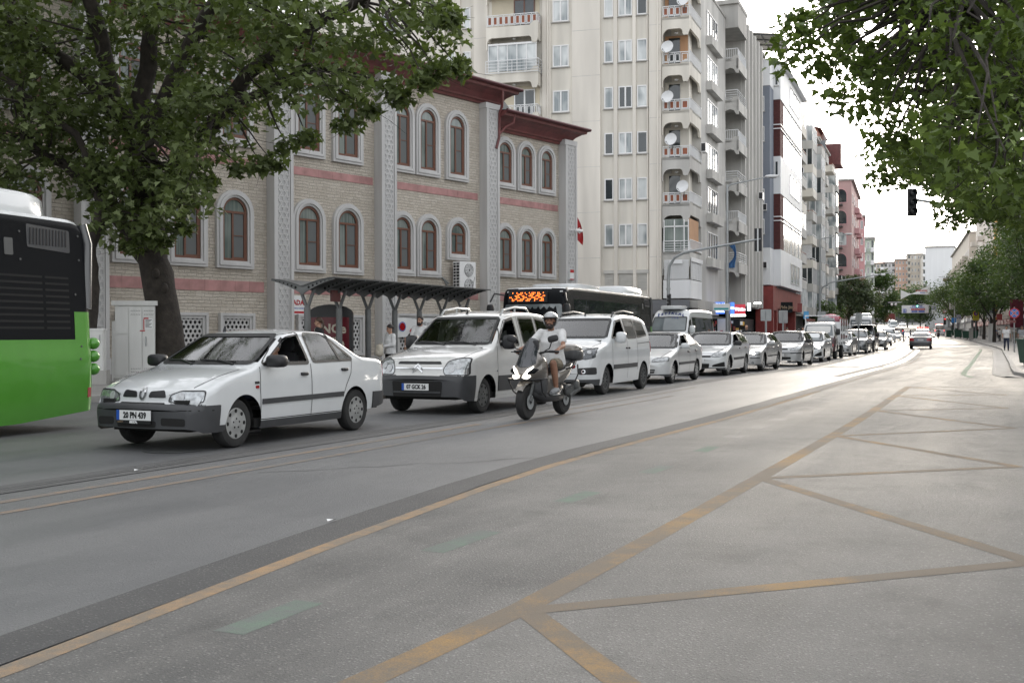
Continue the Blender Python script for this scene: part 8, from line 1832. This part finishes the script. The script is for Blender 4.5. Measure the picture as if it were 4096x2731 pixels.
t3_=thing('traffic_signal','traffic signal with a lit green lamp over the road beside the street banners','traffic light',(91.5,226,.9),R(-20)); mb=MB(); mb.tube([(0,0,0),(0,0,5.0),(-.4,0,5.5),(-7.6,0,6.6)],[.12,.1,.09,.07],8); mb.build('mast',M['metal'],t3_,60); signal_head(t3_,(-7.7,-.1,6.6),R(0),2,1.3)
t4_=thing('traffic_signal','short traffic signal post with a lit red lamp on the far right kerb','traffic light',(88.9,226,.85)); mb=MB(); mb.tube([(0,0,0),(0,0,2.6)],.07,8); mb.build('post',M['metal'],t4_); signal_head(t4_,(0,-.1,3.0),R(10),0,1.25)
mb=MB(); mb.disc((0,-.06,5.1),.42,(0,-1,0),20,.02); mb.disc((0,-.085,5.1),.30,(0,-1,0),20,.004); q=mb.build('no_turn_sign',[M['red']],t4_); mb=MB(); mb.disc((0,-.095,5.1),.31,(0,-1,0),20,.004); mb.build('sign_face',M['plate'],q); mb=MB(); mb.tube([(-.2,-.105,4.9),(.2,-.105,5.3)],.03,4); mb.build('slash',M['red'],q); mb=MB(); mb.tube([(0,0,2.6),(0,0,5.5)],.05,6); mb.build('upper_post',M['metal'],t4_)
# lamp posts
def lamp(label,x,y,h,arm,rz,group='street lamps'):
    o=thing('street_lamp',label,'street lamp',(x,y,gz(y)+.1),rz,group); mb=MB(); mb.tube([(0,0,0),(0,0,h*.5),(0,0,h)],[.13,.105,.075],10); mb.tube([(0,0,h-.3),(.15,0,h),(arm,0,h+.45)],[.055,.05,.04],8); mb.build('post',M['metal'],o,60)
    mb=MB(); mb.sup((arm+.35,0,h+.5),(.45,.17,.09),.7,14); l=mb.build('lamp_head',M['dishwhite'],o,50); mb=MB(); mb.sup((arm+.4,0,h+.42),(.28,.12,.07),.9,12); mb.build('lamp_glass',M['lamp'],l,50); return o
lamp('tall grey street lamp standing before the lit shop signs of the corner block',14.1,72,11.0,2.5,R(-8)); lamp('grey street lamp beside the dark oleander tree on the left pavement',35.0,125,12.0,2.8,R(-10)); lamp('street lamp above the trees near the yellow striped block on the right',95.5,232,12,3,R(175)); lamp('street lamp far up the left row above the trees',87,285,11.5,3,R(-10))
m5=thing('traffic_signal','far grey mast arm carrying small cameras above the left trees','traffic light',(35.8,128,.1),R(-15)); mb=MB(); mb.tube([(0,0,0),(0,0,5.6),(.3,0,6.6),(1.2,0,7.2),(8.2,0,8.3)],[.11,.1,.09,.08,.05],8); mb.build('mast',M['metal'],m5,60)
for x in(6.2,7.0): mb=MB(); mb.sup((x,0,8.0),(.28,.12,.12),.5,10); mb.build('camera_body',M['white'],m5,50)
c6=thing('traffic_signal','far mast arm with a small brown box and cameras over the road on the right','traffic light',(97,228,.8),R(-18)); mb=MB(); mb.tube([(0,0,0),(0,0,10),(-.5,0,11.2),(-8,0,12.4)],[.14,.12,.1,.07],8); mb.build('mast',M['metal'],c6,60); mb=MB(); mb.bx(-7.2,-5.6,-.3,.3,11.4,12.0); mb.build('control_box',M['wood'],c6)
for x,y,z,lb in((82.8,238,8.0,'pair of white ball cameras hung over the left lane far up the road'),(90.3,218,7.3,'pair of white ball cameras hung over the right lane far up the road')):
    o=thing('camera_bar',lb,'camera',(x,y,z),R(-18),'camera bars over the far road'); mb=MB(); mb.bx(-1.4,1.4,-.1,.1,0,.22); mb.build('bar',M['metal'],o)
    for s in(-.55,.25): mb=MB(); mb.sup((s,0,-.35),(.27,.27,.3),1,12); mb.build('ball_camera',M['white'],o,60)
    mb=MB(); mb.tube([(-9,0,.25),(9,0,.25)],.02,4); mb.build('wire',M['black'],o)
# banners across the road
def banner(label,x,y,z,w_,h,rz,twist,lines):
    o=thing('street_banner',label,'banner',(x,y,z),rz,'banners over the far road'); mb=MB(); vs=[];fs=[]; nx=20
    for i in range(nx+1):
        u=i/nx; t=u*2-1; pinch=1 if not twist else max(.08,abs((u-.36)/(.36 if u<.36 else .64)))
        zz=0 if not twist else (1.0*u-.5)*1.0
        for k in(0,1): vs.append((w_*t/2,.12*math.sin(u*7)*(1+twist),zz+(k-.5)*h*pinch+(.0 if not twist else -.25*(1-pinch)+.3)))
    fs=[(2*i,2*i+2,2*i+3,2*i+1) for i in range(nx)]; mb.add(vs,fs); c=mb.build('cloth',M['plate'],o,70)
    for txt,sz,dx,dz,mm in lines: text_mb(txt,sz,frame((dx,-.24,dz),(1,0,0),(0,0,1)),bold=sz*.05).build('lettering',M[mm],c)
    mb=MB(); mb.tube([(-w_/2,0,h*.45),(-14,0,h*.45+1.5)],.03,4); mb.tube([(w_/2,0,h*.45),(14,0,h*.45+1.5)],.03,4); mb.build('rope',M['black'],o); return o
bn1=banner('white street banner with blue arrows and a red strip over the far road',92.0,251,6.9,5.8,1.75,R(-14),0,[('İSTİKLAL CADDESİ',.26,.4,.68,'blue'),('TRAFİK DÜZENİ DEĞİŞİYOR',.24,.4,.36,'blue')])
c_=bn1.children[0]
for z,w_,mm,tx in((-.05,3.0,'red','27 AĞUSTOS\'TA BAŞLIYOR'),(-.52,1.3,'blue','06.30')): 
    mb=MB(); mb.bx(-.9 if mm=='red' else -.8,-.9+w_ if mm=='red' else .45,-.23,-.2,z-.16,z+.16); q=mb.build('text_strip',M[mm],c_); text_mb(tx,.20,frame((.6 if mm=='red' else -.18,-.236,z),(1,0,0),(0,0,1))).build('lettering',M['plate'],q)
mb=MB(); mb.bx(.7,2.0,-.23,-.2,-.68,-.36); mb.bx(-2.6,-1.9,-.23,-.2,-.75,.05); mb.build('text_strip',M['blue'],c_)
mb=MB()
for x in(-2.42,-2.08): mb.bx(x-.05,x+.05,-.24,-.231,-.65,-.25); mb.add([(x-.13,-.236,-.25),(x+.13,-.236,-.25),(x,-.236,-.02)],[(0,1,2)])
mb.build('arrow',M['plate'],c_)
banner('white street banner twisted to a bow tie above the other one',93.5,255,10.6,6.4,2.2,R(-14),1,[('27 AĞUSTOS',.42,1.3,.62,'red'),('BELEDİYE',.26,1.6,.15,'blue')])
# road signs on the right
def post_sign(name,label,x,y,h,group=None): 
    o=thing(name,label,'road sign',(x,y,gz(y)+.13),0,group); mb=MB(); mb.tube([(0,.05,0),(0,.05,h)],.038,8); mb.build('post',M['metal'],o); return o
GS='road signs on the right pavement'
s1=post_sign('road_sign','round blue no stopping sign with a red rim and cross on the right pavement',32.1,70.3,2.9,GS); s1.rotation_euler=(0,0,R(-24)); mb=MB(); mb.disc((0,0,2.5),.33,(0,-1,0),28,.015); d=mb.build('disc',M['red'],s1); mb=MB(); mb.disc((0,-.016,2.5),.265,(0,-1,0),28,.004); mb.build('blue_face',mat('sign blue',(.04,.16,.50),.4,var=0),d); mb=MB()
for s in(-1,1): mb.box((0,-.024,2.5),(.50,.004,.055),M=Matrix.Rotation(s*R(45),3,'Y'))
mb.build('cross',M['red'],d); mb=MB()
for s in(-1,1): mb.box((0,-.0215,2.5),(.50,.003,.085),M=Matrix.Rotation(s*R(45),3,'Y'))
mb.build('cross_edge',M['plate'],d); mb=MB(); mb.bx(-.22,.1,-.0,.02,1.88,2.06); mb.build('lower_plate',M['cornice'],s1)
s2=post_sign('road_sign','tall yellow tow away sign with a purple circle on the right pavement',65.8,156,4.6,GS); mb=MB(); mb.bx(-.42,.42,-.02,.02,2.9,4.25); d=mb.build('board',mat('sign yellow',(.62,.55,.02),.45,var=.03),s2); mb=MB(); mb.disc((0,-.022,3.82),.33,(0,-1,0),24,.006); c=mb.build('ring',M['red'],d); mb=MB(); mb.disc((0,-.029,3.82),.27,(0,-1,0),24,.004); mb.build('purple_face',mat('sign purple',(.13,.06,.30),.4,var=0),c); mb=MB(); mb.box((0,-.035,3.82),(.5,.004,.05),M=Matrix.Rotation(R(45),3,'Y')); mb.build('slash',M['red'],c); mb=MB(); [mb.bx(-.34,.34-.1*(i%2),-.026,-.021,3.36-i*.13,3.41-i*.13) for i in range(3)]; mb.bx(-.42,.42,-.028,-.02,2.78,2.93); mb.build('print_lines',M['orange'],d)
def arrow_sign(label,x,y,z,s=1.0):
    o=post_sign('road_sign',label,x,y,z,GS); mb=MB(); mb.bx(-.42*s,.42*s,-.015,.02,z-1.45*s,z); d=mb.build('board',M['plate'],o)
    for k in(-1,1):
        mb=MB(); mb.bx(k*.22*s-.17*s,k*.22*s+.17*s,-.03,-.015,z-.72*s,z-.06*s); b_=mb.build('blue_panel',M['ink'] if False else M['navy'],d); mb=MB(); mb.bx(k*.22*s-.035*s,k*.22*s+.035*s,-.036,-.03,z-.66*s,z-.34*s); mb.add([(k*.22*s-.12*s,-.034,z-.36*s),(k*.22*s+.12*s,-.034,z-.36*s),(k*.22*s,-.034,z-.11*s)],[(0,1,2)]); mb.build('arrow',M['plate'],b_)
    mb=MB(); [mb.bx(-.34*s,(.34-.1*(i%2))*s,-.02,-.015,z-(.86+i*.15)*s,z-(.82+i*.15)*s) for i in range(4)]; mb.build('print_lines',M['plastic'],d); return o
M['navy']=mat('navy blue sign panel',(.02,.035,.16),.4,var=0)
arrow_sign('white sign with two blue up arrow panels right beside the yellow sign',66.9,154,4.7); arrow_sign('white sign with two blue up arrow panels among the trunks, left of the yellow sign',79.6,196,4.1); arrow_sign('white arrow sign far up by the green signal',100.5,262,6.5,1.2)
s5=post_sign('road_sign','plain bright blue sign on a thick post up the right pavement',82.5,205,3.9,GS); mb=MB(); mb.bx(-.6,.4,-.02,.02,2.7,3.6); mb.build('board',mat('bright blue sign',(.04,.22,.55),.4,var=.05),s5); mb=MB(); mb.bx(-.9,.0,-.25,.25,5.2,6.4); mb.build('grey_box',M['metal'],s5); mb=MB(); mb.tube([(0,.06,0),(0,.06,6.6)],.11,8); mb.build('thick_post',M['metal'],s5)
for x,y,lb,w_,h in((14.2,61.5,'grey back of a square road sign on the left pavement, first of three',.62,.60),(15.9,64.5,'taller grey back of a road sign on the left pavement, second of three',.55,.70),(19.0,67.5,'pale rounded back of a road sign by the red shopfront',.52,.84),(23.0,73.0,'grey back of a road sign before the black food sign, third of three',.45,.6)):
    o=post_sign('road_sign',lb,x,y,2.6,'road signs seen from behind'); o.rotation_euler=(0,0,R(8)); mb=MB(); mb.prism(rrect(-w_/2,w_/2,2.55-h,2.6,.05),0,.02,XZ); mb.build('board',M['metal'],o); mb=MB(); mb.bx(-.03,.03,-.07,-.02,0,2.5); mb.build('front_post',M['metal'],o)
o=post_sign('street_name_sign','small white and teal street name plate on the tall lamp post',14.2,71.6,3.6); mb=MB(); mb.bx(-1.1,-.02,-.03,.0,2.75,3.2); d=mb.build('plate',M['plate'],o); mb=MB(); mb.bx(-1.05,-.1,-.034,-.03,2.8,2.93); mb.build('teal_band',mat('teal',(.05,.35,.38),.4,var=0),d)
# shop signs and fronts of the corner block
def shop_sign(label,px0,px1,y0,y1,Y,matl,txt=None,tm='plate',sz=.3,emit=0,rz=R(-12),depth=.25):
    a=at(px0,y1,Y);b=at(px1,y0,Y); w_=b.x-a.x; o=thing('shop_sign',label,'shop sign',((a.x+b.x)/2,Y,a.z),rz,'shop signs on the left side'); h=b.z-a.z
    mb=MB(); mb.bx(-w_/2,w_/2,0,depth,0,h); p=mb.build('box',matl,o)
    if txt:
        ls=txt.split('|'); mb=None
        for i,t in enumerate(ls): mb=text_mb(t,sz,frame((0,-.012,h*(1-(i+.5)/len(ls))),(1,0,0),(0,0,1)),mb,bold=sz*.04)
        mb.build('lettering',M[tm],p)
    return o
def glow(n,c,e): return mat(n,c,.3,var=.15,scale=2,emit=e)
M['sign_white']=glow('lit white lettering',(.9,.95,1),1.0)
shop_sign('lit blue ATALAY TEKEL shop sign on the corner block',2853,2898,1208,1255,74.0,glow('lit blue sign',(.05,.17,.75),.55),'ATALAY|TEKEL','sign_white',.27)
shop_sign('second lit blue shop sign right of the lamp post',2906,2937,1209,1256,75,glow('lit blue sign two',(.07,.20,.8),.6),'TEKEL','sign_white',.22)
shop_sign('red shop sign with pale lettering right of the blue signs',2939,2981,1217,1257,76,glow('lit red sign',(.55,.04,.06),.25),'Tütün','sign_white',.30)
shop_sign('narrow lit white shop sign under a spotlight',2989,3003,1211,1243,77,glow('lit white sign',(.85,.92,1),.9))
shop_sign('black PideJita food sign with yellow lettering',3124,3170,1208,1250,88,M['blackgloss'],'Pide Jita','ledyellow' if 'ledyellow' in M else 'orange',.33)
el=shop_sign('red ELIT lettering on the grey corner fascia',2806,2832,1219,1242,73.4,M['plastic'],'ELİT','red',.40)
shop_sign('small red and white vertical shop sign further along the left pavement',3190,3208,1213,1248,96,M['shopred']); shop_sign('round red drinks sign before the food sign',3126,3143,1260,1283,86,M['shopred']); shop_sign('blue shop front board far along the left pavement',3215,3235,1245,1275,104,glow('pale blue board',(.08,.3,.55),.1))
shop_sign('dark red shopfront with vertical bars at the right edge',4045,4096,1198,1310,95,mat('maroon shopfront',(.10,.008,.02),.4,var=.4,scale=3),rz=R(10)); shop_sign('white and crimson shop sign among the right hand trunks',3990,4010,1255,1280,128,M['shopred'],rz=R(10))
# stock and lights inside the shops
rg=random.Random(5)
for k,(px,w_) in enumerate(((2832,.9),(2848,.7),(2878,1.0),(2896,.7),(2925,1.2),(2950,1.0))):
    o=thing('shop_display',['rack of bright packets left of the blue sign shop door','narrow rack of packets by the shop door','white shop door panel with a slanted red sticker','rack of red packets right of the white door panel','rack of dark and gold goods left of the hanging clothes','shop window with pale goods'][k],'shop display',at(px,1330,74+.4*k),R(-12),'goods in the lit shops'); o.location.z=0
    mb=MB(); mb.bx(-w_/2,w_/2,.3,.35,0,2.4); mb.build('back_panel',M['plate'] if k==2 else M['under'],o)
    for c,mm in enumerate(('red','plate','yellow','shopred')):
        mb=MB()
        for _ in range(2 if k==2 else 9): x=rg.uniform(-w_/2,w_/2-.2); z=rg.uniform(.5,2.1); mb.bx(x,x+rg.uniform(.1,.25),.2+.01*c,.29,z,z+rg.uniform(.12,.3))
        if not(k==2 and c): mb.build('packets',M[mm],o)
for px,py,Y,w_ in((2950,1262,76,.55),(3030,1213,84,.26)):
    o=thing('shop_light','lit fluorescent tube over a shop entrance' if px<3000 else 'glaring white spotlight on the shopfront','lamp',at(px,py,Y),R(-12)); MB().bx(-w_,w_,0,.1,-.05,.07).build('tube',glow('lit tube',(1,1,.95),4),o)
# bins
M['bingreen']=mat('dark green bin',(.022,.075,.048),.5,var=.15)
def bin_(label,x,y,rz=0,s=1.0,bags=False,txt=None,w_=.95):
    o=thing('wheeled_bin',label,'bin',(x,y,gz(y)+.13),rz,'green bins on the right pavement'); mb=MB(); vs=[(-w_/2*.84,-.36,.12),(w_/2*.84,-.36,.12),(w_/2*.84,.36,.12),(-w_/2*.84,.36,.12),(-w_/2,-.42,1.0),(w_/2,-.42,1.0),(w_/2,.42,1.0),(-w_/2,.42,1.0)]; vs=[tuple(c*s for c in v) for v in vs]
    mb.add(vs,[(0,3,2,1),(0,1,5,4),(1,2,6,5),(2,3,7,6),(3,0,4,7)]); mb.build('tub',M['bingreen'],o); mb=MB(); O=[(-w_/2*s-.04,-.46*s),(w_/2*s+.04,-.46*s),(w_/2*s+.04,.46*s),(-w_/2*s-.04,.46*s)]; mb.ring(O,inset(O,.09),.98*s,1.05*s,Matrix.Identity(4)); mb.build('rim',M['bingreen'],o)
    mb=MB()
    for x_ in(-.33,.33):
        for y_ in(-.28,.28): mb.tube([(x_*s-.03,y_*s,.08*s),(x_*s+.03,y_*s,.08*s)],.08*s,10)
    mb.build('wheel',M['rubber'],o); mb=MB(); mb.bx(-w_/2*s+.08,w_/2*s-.08,-.36*s,.36*s,.9*s,.93*s); mb.build('contents',M['under'],o)
    if txt:
        mt=None
        for i,t in enumerate(txt): mt=text_mb(t,.17,frame((-.06,-.41,.82-i*.19),(1,0,0),(0,.07,1)),mt,bold=.006)
        mt.build('lettering',M['plate'],o)
    return o
bin_('large green bin with white lettering at the right edge, rubbish bags piled on it',19.5,40.9,R(-8),.97,txt=['BAŞ','OPE','A.Ş'],w_=1.2)
for dx,dz,rr,lb in((-.25,1.08,.24,'white rubbish bag on the left side of the large green bin'),(.15,1.15,.3,'dark and white rubbish bag on top of the large green bin')):
    mb=MB(); mb.sup((0,0,0),(rr,rr*.9,rr*.6),1,14); q=random.Random(int(rr*100)); mb.v=[(a+q.uniform(-.025,.025),b+q.uniform(-.025,.025),c+q.uniform(-.02,.02)) for a,b,c in mb.v]; o=mb.build('rubbish_bag',M['plate' if dx<0 else 'greycloth'],None,80); o.location=(19.5+dx,40.8,.13+dz); tag(o,lb,'bag','rubbish bags on the green bin')
bin_('wide dark green container with a white label between the trunks on the right',71.2,171,R(-15),1.25,w_=1.9); bin_('green wheeled bin left of the wide container, nearer one',76.2,188,R(-15),1.35); bin_('green wheeled bin next to the nearer one, further left',77.4,195,R(-15),1.3,w_=.7); bin_('dark bin far up the right pavement near the red signal',88.5,220,R(-15),1.5,w_=.9)
for x,y,w_,h,lb in((64.4,148,.55,2.35,'tall pale grey cabinet between the trunks on the right'),(66.4,147,.75,1.45,'lower grey cabinet right of the tall pale one'),(67.2,161,.55,1.7,'grey pole mounted box cabinet beside the yellow sign post'),(80.5,197,.7,1.5,'pale cabinet by the thick post up the right pavement'),(35.9,76.8,.9,1.0,'grey planter behind the right walking man')):
    o=thing('utility_cabinet',lb,'cabinet',(x,y,gz(y)+.13),R(-20),'cabinets on the right pavement'); mb=MB(); mb.bx(-w_/2,w_/2,-.2,.2,.0,h); mb.bx(-w_/2-.04,w_/2+.04,-.24,.24,h,h+.06); b_=mb.build('case',M['cab'] if h>2 else M['concrete'],o); mb=MB(); mb.bx(-w_/2+.05,w_/2-.05,-.215,-.2,.1,h-.08); mb.build('door',M['cab'] if h>2 else M['concrete'],o)
mh=thing('manhole_cover','dark round iron manhole cover on the road in front of the white saloon','manhole cover',(-4.0,12.95,.0)); mb=MB(); mb.lathe([(.34,.006),(.34,.011),(.0,.012)],Matrix.Identity(4),28); mb.build('lid',M['darkmetal'],mh); 
for x,y,lb in((-1.33,7.9,'small scrap of white paper on the asphalt in the left foreground'),(13.6,31.3,'white litter scrap on the road near the right gutter'),(-3.75,10.9,'flattened pale litter by the removed lane line')):
    mb=MB(); mb.add([(0,0,.004),(.075,.01,.02),(.07,.035,.006),(.0,.03,.016)],[(0,1,2,3)]); o=mb.build('litter',M['plate'],None); o.location=(x,y,.012); o.rotation_euler=(0,0,.4); tag(o,lb,'litter','litter on the road')
